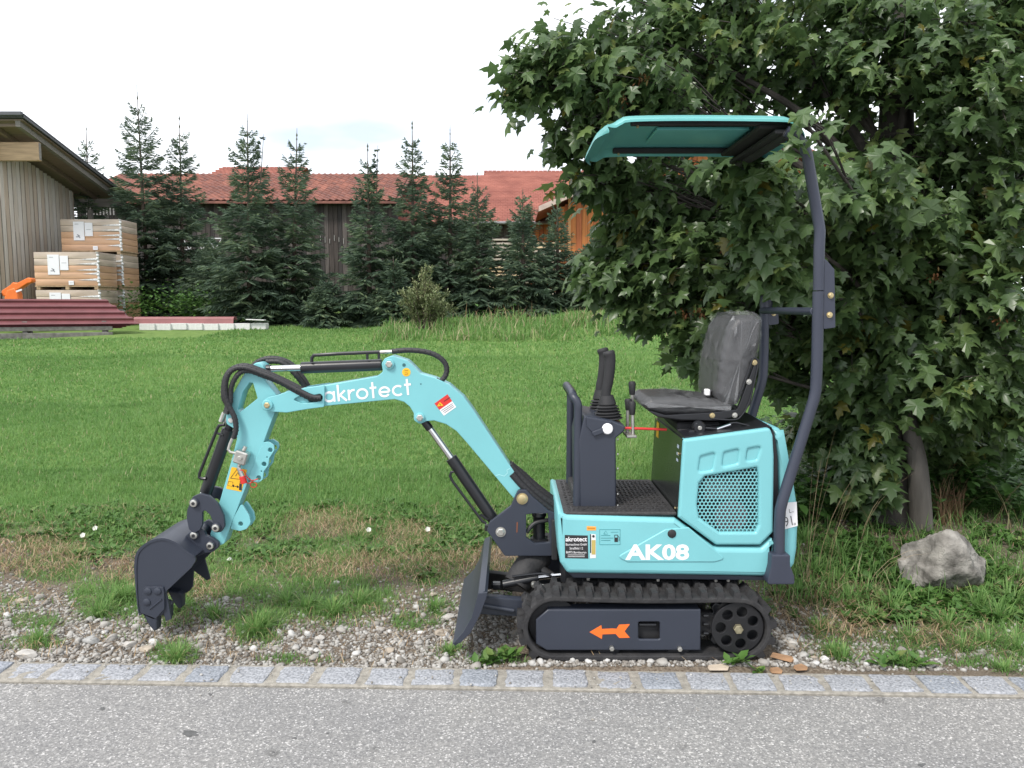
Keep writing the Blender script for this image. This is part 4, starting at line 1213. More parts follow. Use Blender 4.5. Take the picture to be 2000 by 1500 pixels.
# ================================================================== GROUND, ROAD, KERB
def ground_mat():
    m, nt, b = new_mat('soil_and_turf')
    n, l = nt.nodes, nt.links
    ge = n.new('ShaderNodeNewGeometry')
    at = n.new('ShaderNodeAttribute'); at.attribute_name = 'rnd'      # how much turf grows here
    ns = n.new('ShaderNodeTexNoise'); ns.inputs['Scale'].default_value = 5; ns.inputs['Detail'].default_value = 8
    n2 = n.new('ShaderNodeTexNoise'); n2.inputs['Scale'].default_value = 90; n2.inputs['Detail'].default_value = 4
    l.new(ge.outputs['Position'], ns.inputs['Vector']); l.new(ge.outputs['Position'], n2.inputs['Vector'])
    r1 = n.new('ShaderNodeValToRGB')
    e = r1.color_ramp.elements; e[0].position = .3; e[0].color = (.085, .064, .046, 1); e[1].position = .7; e[1].color = (.22, .185, .145, 1)
    l.new(n2.outputs['Fac'], r1.inputs['Fac'])
    r2 = n.new('ShaderNodeValToRGB')
    e = r2.color_ramp.elements; e[0].position = .35; e[0].color = (.105, .175, .045, 1); e[1].position = .65; e[1].color = (.155, .235, .065, 1)
    l.new(ns.outputs['Fac'], r2.inputs['Fac'])
    mx = n.new('ShaderNodeMix'); mx.data_type = 'RGBA'
    l.new(at.outputs['Fac'], mx.inputs[0]); l.new(r1.outputs['Color'], mx.inputs[6]); l.new(r2.outputs['Color'], mx.inputs[7])
    l.new(mx.outputs[2], b.inputs['Base Color']); b.inputs['Roughness'].default_value = .95; b.inputs['Specular IOR Level'].default_value = .2
    bp = n.new('ShaderNodeBump'); bp.inputs['Strength'].default_value = .8; bp.inputs['Distance'].default_value = .012
    l.new(n2.outputs['Fac'], bp.inputs['Height']); l.new(bp.outputs['Normal'], b.inputs['Normal'])
    return m

xs = np.unique(np.concatenate([np.linspace(-150, -20, 14), np.linspace(-20, -4, 33), np.linspace(-4, 4, 161), np.linspace(4, 20, 33), np.linspace(20, 150, 14)]))
ysg = np.unique(np.concatenate([np.linspace(-80, 2.9, 12), np.linspace(2.9, 6, 125), np.linspace(6, 12, 61), np.linspace(12, 40, 57), np.linspace(40, 160, 16)]))
XX, YY = np.meshgrid(xs, ysg)
ZZ = gz(XX, YY)
nxg, nyg = len(xs), len(ysg)
ii = np.arange(nxg * nyg).reshape(nyg, nxg)
quads = np.stack([ii[:-1, :-1], ii[:-1, 1:], ii[1:, 1:], ii[1:, :-1]], -1).reshape(-1, 4)
turf = sstep(4.9, 5.9, YY + .25 * wav(XX * 2, YY * 2))
gobj = bulk('ground', np.stack([XX, YY, ZZ], -1).reshape(-1, 3), [quads], ground_mat(), turf.ravel(), smooth=True)
tag(gobj, kind='structure')

def road_mat():
    m, nt, b = new_mat('worn_asphalt')
    n, l = nt.nodes, nt.links
    ge = n.new('ShaderNodeNewGeometry')
    vo = n.new('ShaderNodeTexVoronoi'); vo.inputs['Scale'].default_value = 170
    l.new(ge.outputs['Position'], vo.inputs['Vector'])
    rp = n.new('ShaderNodeValToRGB'); e = rp.color_ramp.elements
    e[0].position = 0; e[0].color = (.17, .17, .172, 1); e[1].position = 1; e[1].color = (.56, .55, .54, 1)
    for p_, c_ in ((.35, .225), (.70, .26), (.90, .33)):
        q = e.new(p_); q.color = (c_, c_ * .99, c_ * .97, 1)
    sp = n.new('ShaderNodeSeparateColor'); l.new(vo.outputs['Color'], sp.inputs['Color']); l.new(sp.outputs['Red'], rp.inputs['Fac'])
    # fine binder between the chips
    n1 = n.new('ShaderNodeTexNoise'); n1.inputs['Scale'].default_value = 60; n1.inputs['Detail'].default_value = 6; l.new(ge.outputs['Position'], n1.inputs['Vector'])
    r1 = n.new('ShaderNodeValToRGB'); r1.color_ramp.elements[0].position = .3; r1.color_ramp.elements[0].color = (.84, .84, .85, 1); r1.color_ramp.elements[1].position = .7; r1.color_ramp.elements[1].color = (1.12, 1.11, 1.10, 1)
    l.new(n1.outputs['Fac'], r1.inputs['Fac'])
    n2 = n.new('ShaderNodeTexNoise'); n2.inputs['Scale'].default_value = 1.6; n2.inputs['Detail'].default_value = 5; l.new(ge.outputs['Position'], n2.inputs['Vector'])
    r2 = n.new('ShaderNodeValToRGB'); r2.color_ramp.elements[0].position = .3; r2.color_ramp.elements[0].color = (.86, .86, .87, 1); r2.color_ramp.elements[1].position = .7; r2.color_ramp.elements[1].color = (1.08, 1.07, 1.05, 1)
    l.new(n2.outputs['Fac'], r2.inputs['Fac'])
    # a few darker worn spots
    v3 = n.new('ShaderNodeTexNoise'); v3.inputs['Scale'].default_value = 5.5; v3.inputs['Detail'].default_value = 3; l.new(ge.outputs['Position'], v3.inputs['Vector'])
    r3 = n.new('ShaderNodeValToRGB'); r3.color_ramp.elements[0].position = .26; r3.color_ramp.elements[0].color = (.62, .62, .62, 1); r3.color_ramp.elements[1].position = .33; r3.color_ramp.elements[1].color = (1, 1, 1, 1)
    l.new(v3.outputs['Fac'], r3.inputs['Fac'])
    cur = rp.outputs['Color']
    for r in (r1, r2, r3):
        mm = n.new('ShaderNodeMix'); mm.data_type = 'RGBA'; mm.blend_type = 'MULTIPLY'; mm.inputs[0].default_value = 1
        l.new(cur, mm.inputs[6]); l.new(r.outputs['Color'], mm.inputs[7]); cur = mm.outputs[2]
    l.new(cur, b.inputs['Base Color']); b.inputs['Roughness'].default_value = .85; b.inputs['Specular IOR Level'].default_value = .3
    bp = n.new('ShaderNodeBump'); bp.inputs['Strength'].default_value = .35; bp.inputs['Distance'].default_value = .003
    l.new(vo.outputs['Distance'], bp.inputs['Height']); l.new(bp.outputs['Normal'], b.inputs['Normal'])
    return m
KW = .155
g = Geo()
rx = np.linspace(-150, 150, 61)
vs = [(x, kerb_y(x) - KW - .012 if abs(x) < 8 else kerb_y(math.copysign(8, x)) - KW - .012, 0.0) for x in rx] + [(x, -60, 0.0) for x in rx]
g.add(vs, [(i, i + 1, 62 + i, 61 + i) for i in range(60)])
rd = g.build('road', road_mat(), None, (0, 0, 0)); tag(rd, kind='structure')

for (u, v, ru, rv) in ((372, 1432, 17, 8), (200, 1384, 7, 4), (411, 1356, 5, 3), (575, 1441, 6, 2), (1800, 1494, 9, 4), (1160, 1448, 5, 3), (640, 1432, 4, 2)):
    g = Geo(); q = []; r_ = random.Random(u)
    for k in range(16):
        a = 2 * math.pi * k / 16; m_ = r_.uniform(.55, 1.1); p = P(u + ru * m_ * math.cos(a), v + rv * m_ * math.sin(a), 3); t = CAMH - .0012
        e = Vector((p.x, p.y, p.z - CAMH)) ; e *= t / -e.z; q.append((e.x, e.y, .0012))
    g.add(q, [tuple(range(16))]); g.build('stain', ROAD_DARK, rd)
# kerb: granite setts in a mortar bed
MORT = M('mortar', (.29, .27, .235), rough=.95, var=.25, scale=40, bump=.6, bscale=150)
SETT = M('grey_granite', (.24, .25, .27), rough=.8, var=.3, scale=95, bump=.5, bscale=90, col2=(.41, .42, .45), detail=6)
SETT2 = M('blue_grey_granite', (.20, .22, .25), rough=.8, var=.3, scale=95, bump=.5, bscale=90, col2=(.35, .37, .41), detail=6)
ka = math.atan(-0.031)
kerb = bpy.data.objects.new('kerb', None)
g = Geo(); K0, K1 = Vector((-16, kerb_y(-8) if False else kerb_y(-16), 0)), Vector((16, kerb_y(16), 0))
rot = Matrix.Rotation(ka, 3, 'Z')
c = Vector((0, kerb_y(0) - KW / 2, -.035))
g.box(c, (32, KW + .02, .093), .004, rot)
kerb = g.build('kerb', MORT, None, (0, kerb_y(0) - KW / 2, 0)); tag(kerb, kind='structure')
rr = random.Random(5)
def sett_mesh(seed, L, W):
    r = random.Random(seed); bm = bmesh.new(); bmesh.ops.create_cube(bm, size=1)
    for v in bm.verts: v.co = Vector((v.co.x * L, v.co.y * W, v.co.z * .10))
    bmesh.ops.bevel(bm, geom=bm.edges[:], offset=.013, segments=2, affect='EDGES', profile=.6)
    bmesh.ops.subdivide_edges(bm, edges=[e for e in bm.edges if e.calc_length() > .05], cuts=3, use_grid_fill=True)
    for v in bm.verts:
        v.co += Vector((r.uniform(-1, 1) * .005, r.uniform(-1, 1) * .004, r.uniform(-1, 1) * .0028))
        if v.co.x > 0: v.co.x *= 1 + .08 * math.sin(seed * 1.7) * (v.co.y / W + .5)
    me = bpy.data.meshes.new('sett'); bm.to_mesh(me); bm.free()
    me.polygons.foreach_set('use_smooth', [True] * len(me.polygons)); me.set_sharp_from_angle(angle=math.radians(50))
    me.materials.append(SETT if seed % 3 else SETT2)
    return me
smesh = [sett_mesh(s, L, .148) for s, L in enumerate((.158, .165, .170, .155, .175, .163, .168, .150))]
x = -4.1; k = 0
while x < 4.1:
    i = rr.randrange(8); L = (.158, .165, .170, .155, .175, .163, .168, .150)[i]
    s = link('sett', smesh[i], kerb)
    xx = x + L / 2
    s.location = (xx, kerb_y(xx) - KW / 2 - kerb.location.y + rr.uniform(-.004, .004), -.034 + rr.uniform(-.003, .004))
    s.rotation_euler = (rr.uniform(-.02, .02), rr.uniform(-.02, .02), ka + rr.uniform(-.02, .02) + (math.pi if rr.random() < .5 else 0))
    x += L + rr.uniform(.022, .042); k += 1
g = Geo(); x = 2.52

# ================================================================== numpy scatterers
def ico(sub):
    bm = bmesh.new(); bmesh.ops.create_icosphere(bm, subdivisions=sub, radius=1)
    v = np.array([q.co[:] for q in bm.verts]); bm.verts.index_update()
    f = np.array([[q.index for q in t.verts] for t in bm.faces]); bm.free()
    return v, f

def rotz(a):
    c, s = np.cos(a), np.sin(a); z = np.zeros_like(a); o = np.ones_like(a)
    return np.stack([np.stack([c, -s, z], -1), np.stack([s, c, z], -1), np.stack([z, z, o], -1)], -2)

def rand_rot(n, rs):
    q = rs.normal(size=(n, 4)); q /= np.linalg.norm(q, axis=1, keepdims=True)
    w, x, y, z = q.T
    return np.stack([np.stack([1 - 2 * (y * y + z * z), 2 * (x * y - z * w), 2 * (x * z + y * w)], -1),
                     np.stack([2 * (x * y + z * w), 1 - 2 * (x * x + z * z), 2 * (y * z - x * w)], -1),
                     np.stack([2 * (x * z - y * w), 2 * (y * z + x * w), 1 - 2 * (x * x + y * y)], -1)], -2)

def stones(pos, size, rs, sub, flat=.62):
    v, f = ico(sub)
    n = len(pos)
    jit = 1 + rs.uniform(-.16, .16, (n, len(v)))
    sc3 = np.stack([rs.uniform(.75, 1.35, n), rs.uniform(.65, 1.0, n), rs.uniform(.45, .8, n)], -1) * size[:, None]
    loc = v[None] * jit[..., None] * sc3[:, None, :]
    tilt = rand_rot(n, rs)
    ax = rotz(rs.uniform(0, 6.28, n))
    mix = rs.random(n) < .3
    R = np.where(mix[:, None, None], tilt, ax)
    co = np.einsum('nij,nvj->nvi', R, loc) + pos[:, None, :]
    fa = (f[None] + (np.arange(n) * len(v))[:, None, None]).reshape(-1, 3)
    return co.reshape(-1, 3), fa, np.repeat(rs.random(n), len(v))

def leaf_strips(pos, az, length, width, lean, rs, seg=2, curl=1.):
    """grass blades: bent ribbons ending in a point"""
    n = len(pos)
    d = np.stack([np.cos(az), np.sin(az)], -1)
    s = np.stack([-d[:, 1], d[:, 0]], -1)
    co = np.zeros((n, 2 * seg + 1, 3))
    for k in range(seg + 1):
        t = k / seg
        a = lean * (.25 + .75 * t * curl)
        out = length * t * np.sin(a); up = length * t * np.cos(a)
        c = pos + np.concatenate([d * out[:, None], up[:, None]], -1)
        if k == seg: co[:, 2 * seg] = c
        else:
            w = width * (1 - .45 * t) / 2
            off = np.concatenate([s * w[:, None], np.zeros((n, 1))], -1)
            co[:, 2 * k] = c - off; co[:, 2 * k + 1] = c + off
    b = (np.arange(n) * (2 * seg + 1))[:, None]
    qs = [b + np.array([[2 * k, 2 * k + 1, 2 * k + 3, 2 * k + 2]]) for k in range(seg - 1)]
    q = np.concatenate(qs) if qs else np.zeros((0, 4), int)
    t3 = b + np.array([[2 * seg - 2, 2 * seg - 1, 2 * seg]])
    return co.reshape(-1, 3), q, t3

class Bag:
    def __init__(self): self.co = []; self.q = []; self.t = []; self.r = []; self.n = 0
    def add(self, co, q, t, r):
        self.co.append(co); self.r.append(r)
        if q is not None and len(q): self.q.append(q + self.n)
        if t is not None and len(t): self.t.append(t + self.n)
        self.n += len(co)
    def build(self, name, mat, parent=None, off=None, smooth=False):
        fs = []
        if self.q: fs.append(np.concatenate(self.q))
        if self.t: fs.append(np.concatenate(self.t))
        return bulk(name, np.concatenate(self.co), fs, mat, np.concatenate(self.r), parent, smooth, off)

def uv_of(x, y, z=None):
    z = gz(x, y) if z is None else z
    d = y * CS - (z - CAMH) * SN
    return 1000 + F * x / d, 750 - F * (y * SN + (z - CAMH) * CS) / d

# how green / how strawy the verge is: patches noted from the photograph, fixed to the ground
GREEN = [(215, 1165, 75, 45), (330, 1185, 60, 40), (440, 1140, 90, 30), (500, 1225, 55, 38), (620, 1170, 150, 55), (560, 1125, 120, 25), (340, 1278, 45, 26), (60, 1258, 55, 13), (70, 1215, 50, 16), (590, 1290, 75, 9),
         (970, 1290, 55, 12), (100, 1115, 60, 25), (700, 1080, 150, 28), (530, 1085, 130, 25), (400, 1100, 90, 25), (860, 1075, 90, 35), (930, 1040, 60, 40), (150, 1060, 120, 30), (720, 1045, 50, 40), (830, 1120, 60, 25), (800, 1215, 40, 18), (845, 1210, 30, 15),
         (1790, 1220, 130, 70), (1900, 1180, 140, 90), (1660, 1120, 90, 60), (1620, 1250, 50, 40), (1760, 1285, 40, 22), (1930, 1300, 90, 20), (1700, 1180, 80, 50), (1980, 1240, 60, 60), (1600, 1150, 60, 40), (1530, 1090, 60, 40), (1250, 1110, 120, 30), (1000, 1120, 80, 24)]
STRAW = [(70, 1090, 110, 40), (640, 1028, 80, 30), (800, 1052, 60, 28), (740, 1112, 220, 26), (950, 1100, 90, 24), (380, 1150, 60, 25), (250, 1120, 60, 25), (1600, 1180, 120, 50), (1660, 1230, 70, 30), (1850, 1250, 80, 25)]
def field(lst, u, v, soft=.35):
    m = np.zeros_like(u)
    for a, b, ra, rb in lst:
        d = np.sqrt(((u - a) / ra) ** 2 + ((v - b) / rb) ** 2)
        m = np.maximum(m, 1 - sstep(1 - soft, 1 + soft, d))
    return m
def under_machine(x, y):
    return ((x > .0) & (x < 1.22) & (y > 3.315) & (y < 3.465)) | ((x > .0) & (x < 1.22) & (y > 3.98) & (y < 4.2))
def in_view(x, y, m=1.2):
    return np.abs(x) < (y * .70 + m)

# ---- gravel
rs = np.random.RandomState(3)
STONE = leafmat('pebble_stone', [(0, (.13, .12, .108)), (.25, (.235, .215, .19)), (.55, (.335, .32, .295)), (.85, (.43, .42, .40)), (1, (.56, .555, .54))], rough=.8, trans=0, spec=.3)
bag = Bag()
N = 112000
x = rs.uniform(-4.3, 4.4, N); y = 3.26 + rs.power(.8, N) * 2.2
u, v = uv_of(x, y)
dens = np.clip(1.25 - sstep(1100, 1180, 1290 - (v - 0) + 1150 - 60) , 0, 1)
dens = sstep(1105, 1200, v + 35 * wav(x * 4, y * 4)) * (1 - .75 * field(GREEN, u, v)) * (1 - .55 * field(STRAW, u, v))
dens = np.where(u > 1500, dens * (1 - .8 * sstep(1190, 1150, v)), dens)
dens = np.maximum(dens, .06 * (y < 5.2))
ok = (rs.random(N) < dens) & (y > kerb_y(x) + .0) & in_view(x, y) & ~under_machine(x, y)
x, y = x[ok], y[ok]
s = .0035 + .011 * rs.random(len(x)) ** 2.6
co, f, r = stones(np.stack([x, y, gz(x, y) + s * .25], -1), s, rs, 1)
bag.add(co, None, f, r * .85)
N = 11900
x = rs.uniform(-4.3, 4.4, N); y = 3.27 + rs.power(.75, N) * 2.0
u, v = uv_of(x, y)
dens = sstep(1115, 1225, v + 35 * wav(x * 4, y * 4)) * (1 - .85 * field(GREEN, u, v)) * (1 - .6 * field(STRAW, u, v)) * (.35 + .65 * sstep(-.4, .4, wav(x * 6, y * 6)))
ok = (rs.random(N) < dens * .29) & (y > kerb_y(x) + .015) & in_view(x, y) & ~under_machine(x, y)
x, y = x[ok], y[ok]
s = .010 + .017 * rs.random(len(x)) ** 2.0
co, f, r = stones(np.stack([x, y, gz(x, y) + s * .3], -1), s, rs, 2)
bag.add(co, None, f, .15 + r * .85)
x = rs.uniform(-2.6, 2.6, 420); y = kerb_y(x) - np.abs(rs.normal(0, .16, 420)); s = .002 + .005 * rs.random(420) ** 3
co, f, r = stones(np.stack([x, y, np.where(y > kerb_y(x) - KW, .018, .0) + s * .4], -1), s, rs, 1)
bag.add(co, None, f, .2 + r * .8)
gv = bag.build('gravel', STONE, smooth=True); tag(gv, kind='stuff')

# ---- grass
GRASS = leafmat('grass_blade', [(0, (.085, .180, .042)), (.35, (.145, .285, .078)), (.7, (.225, .380, .115)), (.93, (.34, .44, .16)), (1, (.46, .42, .25))], rough=.5, trans=.5, spec=.35)
rs = np.random.RandomState(21)
bag = Bag()
def grass_zone(n, y0, y1, hl, hw, lean, seg, xm=.84, dens_fn=None, power=1.):
    y = np.sqrt(rs.uniform(y0 ** 2, y1 ** 2, n)); x = rs.uniform(-1, 1, n) * (y * xm + .8)
    u, v = uv_of(x, y)
    keep = np.ones(n, bool)
    if dens_fn is not None: keep &= rs.random(n) < dens_fn(x, y, u, v)
    keep &= ~((x < -8.3) & (y > 20.2 + .25 * (x + 8.3) * 0)) & ~under_machine(x, y)
    x, y = x[keep], y[keep]; n = len(x)
    patch = .5 + .5 * wav(x * .9, y * .9)
    clump = .5 + .5 * wav(x * 5, y * 5 + 3)
    L = hl * (.45 + .5 * patch + .45 * clump) * rs.uniform(.55, 1.25, n)
    pos = np.stack([x, y, gz(x, y) - .004], -1)
    az = rs.uniform(0, 6.28, n) + .9 * wav(x * .7, y * .7)
    co, q, t = leaf_strips(pos, az, L, hw * rs.uniform(.6, 1.4, n), rs.uniform(.15, lean, n), rs, seg)
    pat2 = .5 + .5 * wav(x * .45 + 7, y * .8 + 2)
    r = np.clip(.08 + .34 * patch * rs.uniform(.5, 1.2, n) + .22 * clump + .30 * pat2 + rs.normal(0, .11, n), 0, .95)
    r = np.where(rs.random(n) < .018, 1., r)
    bag.add(co, q, t, np.repeat(r, 2 * seg + 1))
fd = lambda x, y, u, v: sstep(4.95, 5.55, y + .22 * wav(x * 2.4, y * 2.4) - .25 * sstep(.8, 2, x)) * (1 - .85 * field(STRAW, u, v))
grass_zone(155000, 4.7, 7.0, .080, .0055, 1.4, 2, dens_fn=fd)
grass_zone(180000, 6.6, 10.5, .075, .008, 1.4, 2)
grass_zone(150000, 10.2, 16, .075, .014, 1.35, 2)
grass_zone(125000, 15.5, 25.5, .085, .024, 1.3, 2)
# verge grass in its patches
fv = lambda x, y, u, v: np.maximum(field(GREEN, u, v), .30 * sstep(-.1, .5, wav(x * 5 + 2, y * 6)) * sstep(1265, 1180, v)) * (.45 + .55 * sstep(-.3, .3, wav(x * 11, y * 11))) * (y > kerb_y(x) + .02) * (1 - .7 * (y > 5.3))
grass_zone(310000, 3.28, 5.6, .050, .0042, 1.5, 2, dens_fn=fv)
go = bag.build('grass', GRASS); tag(go, kind='stuff')

# tufts: single clumps of longer blades
bag = Bag()
tuft_px = [(215, 1180, .11), (195, 1205, .10), (245, 1170, .10), (330, 1195, .08), (498, 1240, .12), (515, 1225, .10), (345, 1290, .09), (600, 1190, .10), (650, 1200, .10), (560, 1180, .10), (700, 1180, .09), (420, 1205, .08), (75, 1255, .07), (850, 1190, .06), (880, 1275, .05), (1630, 1280, .10), (1650, 1290, .10), (1770, 1300, .07), (1960, 1310, .08), (1600, 1230, .10), (1880, 1270, .12), (1930, 1260, .14), (1990, 1270, .15), (1850, 1230, .14), (1780, 1250, .12), (1950, 1210, .18), (1905, 1190, .18), (1980, 1180, .2), (1700, 1210, .12), (1660, 1180, .14), (1740, 1190, .14), (1560, 1160, .12), (1590, 1120, .16), (1640, 1090, .18), (1570, 1060, .2)]
for (a, b, L) in tuft_px:
    p = G(a, b); n = 150 if a < 1500 else 90; L = L if a < 1500 else L * .75
    ang = rs.uniform(0, 6.28, n); rad = np.abs(rs.normal(0, .035, n))
    x = p.x + rad * np.cos(ang); y = p.y + rad * np.sin(ang)
    co, q, t = leaf_strips(np.stack([x, y, gz(x, y)], -1), ang + rs.normal(0, .5, n), L * rs.uniform(.5, 1.3, n), .0055 * rs.uniform(.6, 1.3, n), rs.uniform(.2, 1.4, n), rs, 3)
    bag.add(co, q, t, np.repeat(np.clip(rs.normal(.55, .2, n), 0, .97), 7))
# long arching grass on the bank by the boulder and along the far edge
for (n, x0, x1, y0, y1, L, w, r0) in ((6500, 1.1, 4.6, 3.95, 5.5, .15, .006, .42), (12000, -3.5, 14, 18.8, 21.6, .42, .022, .42), (2600, 1.3, 5.0, 5.3, 7.5, .22, .008, .35)):
    x = rs.uniform(x0, x1, n); y = rs.uniform(y0, y1, n)
    k_ = rs.random(n) < (.25 + .75 * sstep(-.3, .4, wav(x * 3, y * 3)))
    x, y = x[k_], y[k_]; n = len(x)
    co, q, t = leaf_strips(np.stack([x, y, gz(x, y)], -1), rs.uniform(0, 6.28, n), L * rs.uniform(.4, 1.2, n), w * rs.uniform(.6, 1.3, n), rs.uniform(.1, 1.2, n), rs, 3)
    bag.add(co, q, t, np.repeat(np.where(rs.random(n) < (.06 if x0 > 1 else .2), 1., np.clip(rs.normal(r0, .18, n), 0, .95)), 7))
o = bag.build('tall_grass', GRASS); tag(o, kind='stuff')

# ---- straw and dead stalks
STRAWM = leafmat('dry_straw', [(0, (.14, .085, .05)), (.5, (.30, .21, .12)), (1, (.48, .38, .25))], rough=.8, trans=.15, spec=.2)
bag = Bag()
N = 78000
x = rs.uniform(-4.7, 4.7, N); y = rs.uniform(3.3, 5.9, N); u, v = uv_of(x, y)
ok = (rs.random(N) < .07 + .12 * sstep(0, .5, wav(x * 4 + 1, y * 5)) + .75 * field(STRAW, u, v)) & ~under_machine(x, y) & (y > kerb_y(x) + .03)
x, y = x[ok], y[ok]; n = len(x)
co, q, t = leaf_strips(np.stack([x, y, gz(x, y) + .004 + rs.uniform(0, .02, n)], -1), rs.uniform(0, 6.28, n), rs.uniform(.04, .13, n), rs.uniform(.002, .0042, n), rs.uniform(1.25, 1.65, n), rs, 2)
bag.add(co, q, t, np.repeat(rs.random(n), 5))
x = rs.uniform(-2, 13, 2200); y = rs.uniform(20.2, 21.8, 2200); k_ = rs.random(2200) < sstep(.0, .6, wav(x * 1.1, y * 2)); x, y = x[k_], y[k_]; n = len(x)
co, q, t = leaf_strips(np.stack([x, y, gz(x, y)], -1), rs.uniform(0, 6.28, n), rs.uniform(.25, .65, n), rs.uniform(.012, .022, n), rs.uniform(.1, .9, n), rs, 3)
bag.add(co, q, t, np.repeat(rs.random(n) * .5, 7))
o = bag.build('straw', STRAWM); tag(o, kind='stuff')
bag = Bag()
for (a, b, h, ln) in ((1580, 1150, .95, .06), (1600, 1120, .75, .25), (1612, 1140, .8, .18), (1575, 1090, .9, .02), (1690, 1060, .55, .5), (1720, 1080, .5, -.5), (1830, 1010, .45, .3), (1850, 1000, .5, .4), (1860, 1010, .42, -.2), (1840, 1020, .38, .1), (1870, 990, .40, .6), (1650, 1100, .45, -.7), (1700, 1150, .4, .9), (1590, 1180, .5, -.3), (1750, 1120, .4, -.8), (480, 1060, .2, .1), (1950, 1020, .5, .7), (1980, 1050, .5, -.5)):
    p = G(a, b); n = 3
    for k in range(n):
        pos = np.array([[p.x + rs.normal(0, .02), p.y + rs.normal(0, .03), 0]]); pos[:, 2] = gz(pos[:, 0], pos[:, 1])
        co, q, t = leaf_strips(pos, np.array([0. if ln > 0 else math.pi]) + rs.normal(0, .3), np.array([h * rs.uniform(.7, 1.05)]), np.array([.0042]), np.array([abs(ln) + rs.uniform(0, .15)]), rs, 4)
        bag.add(co, q, t, np.repeat(rs.uniform(.5, 1, 1), 9))
for k in range(160):          # rusty dock leaves round the trunk foot
    p = G(rs.uniform(1830, 1880), rs.uniform(985, 1030)); pos = np.array([[p.x, p.y, float(gz(p.x, p.y))]])
    co, q, t = leaf_strips(pos, rs.uniform(0, 6.28, 1), rs.uniform(.1, .28, 1), np.array([.008]), rs.uniform(.1, .8, 1), rs, 3)
    bag.add(co, q, t, np.repeat(rs.uniform(.0, .35, 1), 7))
o = bag.build('dry_stalks', STRAWM); tag(o, kind='stuff')

# ---- broad-leaved weeds
WEED = leafmat('weed_leaf', [(0, (.045, .110, .024)), (.5, (.085, .180, .038)), (.85, (.140, .235, .060)), (1, (.20, .24, .07))], rough=.5, trans=.25, spec=.35)
def broad_leaf(pos, az, L, W, tilt, rs, r):
    """folded oval leaf, 8 triangles"""
    prof = [(0, 0, 0), (.3, .42, .04), (.62, .46, .05), (1, 0, -.06)]
    tv = np.array([[0, 0, 0], [.3, .42, .06], [.62, .44, .04], [1, 0, -.10], [.62, -.44, .04], [.3, -.42, .06], [.3, 0, 0], [.62, 0, -.02]])
    tf = np.array([[0, 1, 6], [1, 2, 7], [1, 7, 6], [2, 3, 7], [3, 4, 7], [4, 5, 6], [4, 6, 7], [5, 0, 6]])
    n = len(pos)
    loc = np.stack([tv[None, :, 0] * L[:, None], tv[None, :, 1] * W[:, None], tv[None, :, 2] * L[:, None] + 0 * W[:, None]], -1)
    ct, st = np.cos(tilt)[:, None], np.sin(tilt)[:, None]
    x = loc[..., 0] * ct - loc[..., 2] * st; z = loc[..., 0] * st + loc[..., 2] * ct
    loc = np.stack([x, loc[..., 1], z], -1)
    co = np.einsum('nij,nvj->nvi', rotz(az), loc) + pos[:, None, :]
    f = (tf[None] + (np.arange(n) * 8)[:, None, None]).reshape(-1, 3)
    return co.reshape(-1, 3), f, np.repeat(r, 8)
bag = Bag()
def rosettes(cx, cy, nl, L, tilt=(.15, .9), r0=.5):
    n = len(cx)
    for k in range(nl):
        az = rs.uniform(0, 6.28, n); l_ = L * rs.uniform(.6, 1.2, n)
        pos = np.stack([cx + rs.normal(0, .01, n), cy + rs.normal(0, .01, n), gz(cx, cy) + rs.uniform(0, .02, n)], -1)
        co, f, r = broad_leaf(pos, az, l_, l_ * rs.uniform(.45, .7, n), rs.uniform(*tilt, n), rs, np.clip(rs.normal(r0, .2, n), 0, 1))
        bag.add(co, None, f, r)
x = rs.uniform(-4.9, 1.2, 3100); y = rs.uniform(4.6, 6.0, 3100); u, v = uv_of(x, y)
ok = (rs.random(3100) < sstep(1130, 1080, v) * sstep(960, 1010, v) * (.25 + .75 * sstep(-.2, .3, wav(x * 3.3 + 5, y * 3.3)))) & (field(STRAW, u, v) < .5)
rosettes(x[ok], y[ok], 8, .045, r0=.45)
x = rs.uniform(1.1, 4.6, 3900); y = rs.uniform(3.75, 5.6, 3900); u, v = uv_of(x, y)
ok = rs.random(3900) < np.maximum(field([(1660, 1095, 75, 50), (1800, 1200, 100, 50), (1720, 1200, 70, 45), (1950, 1200, 80, 60)], u, v), .40 * sstep(-.3, .3, wav(x * 6, y * 6)) * (v < 1215))
rosettes(x[ok], y[ok], 9, .05, r0=.36)
x = rs.uniform(1.75, 5.2, 900); y = rs.uniform(5.0, 7.4, 900); ok = rs.random(900) < .25 + .75 * sstep(-.2, .3, wav(x * 2.5, y * 2.5)); x, y = x[ok], y[ok]
for q in range(16):      # taller leafy undergrowth round the trunk
    n = len(x); h = rs.uniform(.02, .42, n) * (.5 + .5 * sstep(-.4, .6, wav(x * 4, y * 4)))
    pos = np.stack([x + rs.normal(0, .05, n), y + rs.normal(0, .05, n), gz(x, y) + h], -1); l_ = rs.uniform(.05, .10, n)
    co, f, r = broad_leaf(pos, rs.uniform(0, 6.28, n), l_, l_ * .65, rs.uniform(-.6, .5, n), rs, np.clip(rs.normal(.18, .15, n), 0, 1)); bag.add(co, None, f, r)
px_ = [(850, 1120), (835, 1128), (1000, 1295), (980, 1292), (950, 1295), (1740, 1300), (1765, 1298), (1790, 1300), (1450, 1300), (1470, 1305), (1550, 1040), (155, 1085), (165, 1090), (860, 1130), (640, 1180), (620, 1185), (820, 1075), (560, 1010), (640, 990), (1775, 1150), (1800, 1165), (1830, 1170), (1870, 1172), (1905, 1160), (1930, 1150), (1945, 1130), (1765, 1130), (1850, 1180), (1890, 1180)]
pp = [G(*p) for p in px_]
for q in range(2): rosettes(np.array([p.x for p in pp]) + rs.normal(0, .03, len(pp)), np.array([p.y for p in pp]) + rs.normal(0, .02, len(pp)), 8, .06)
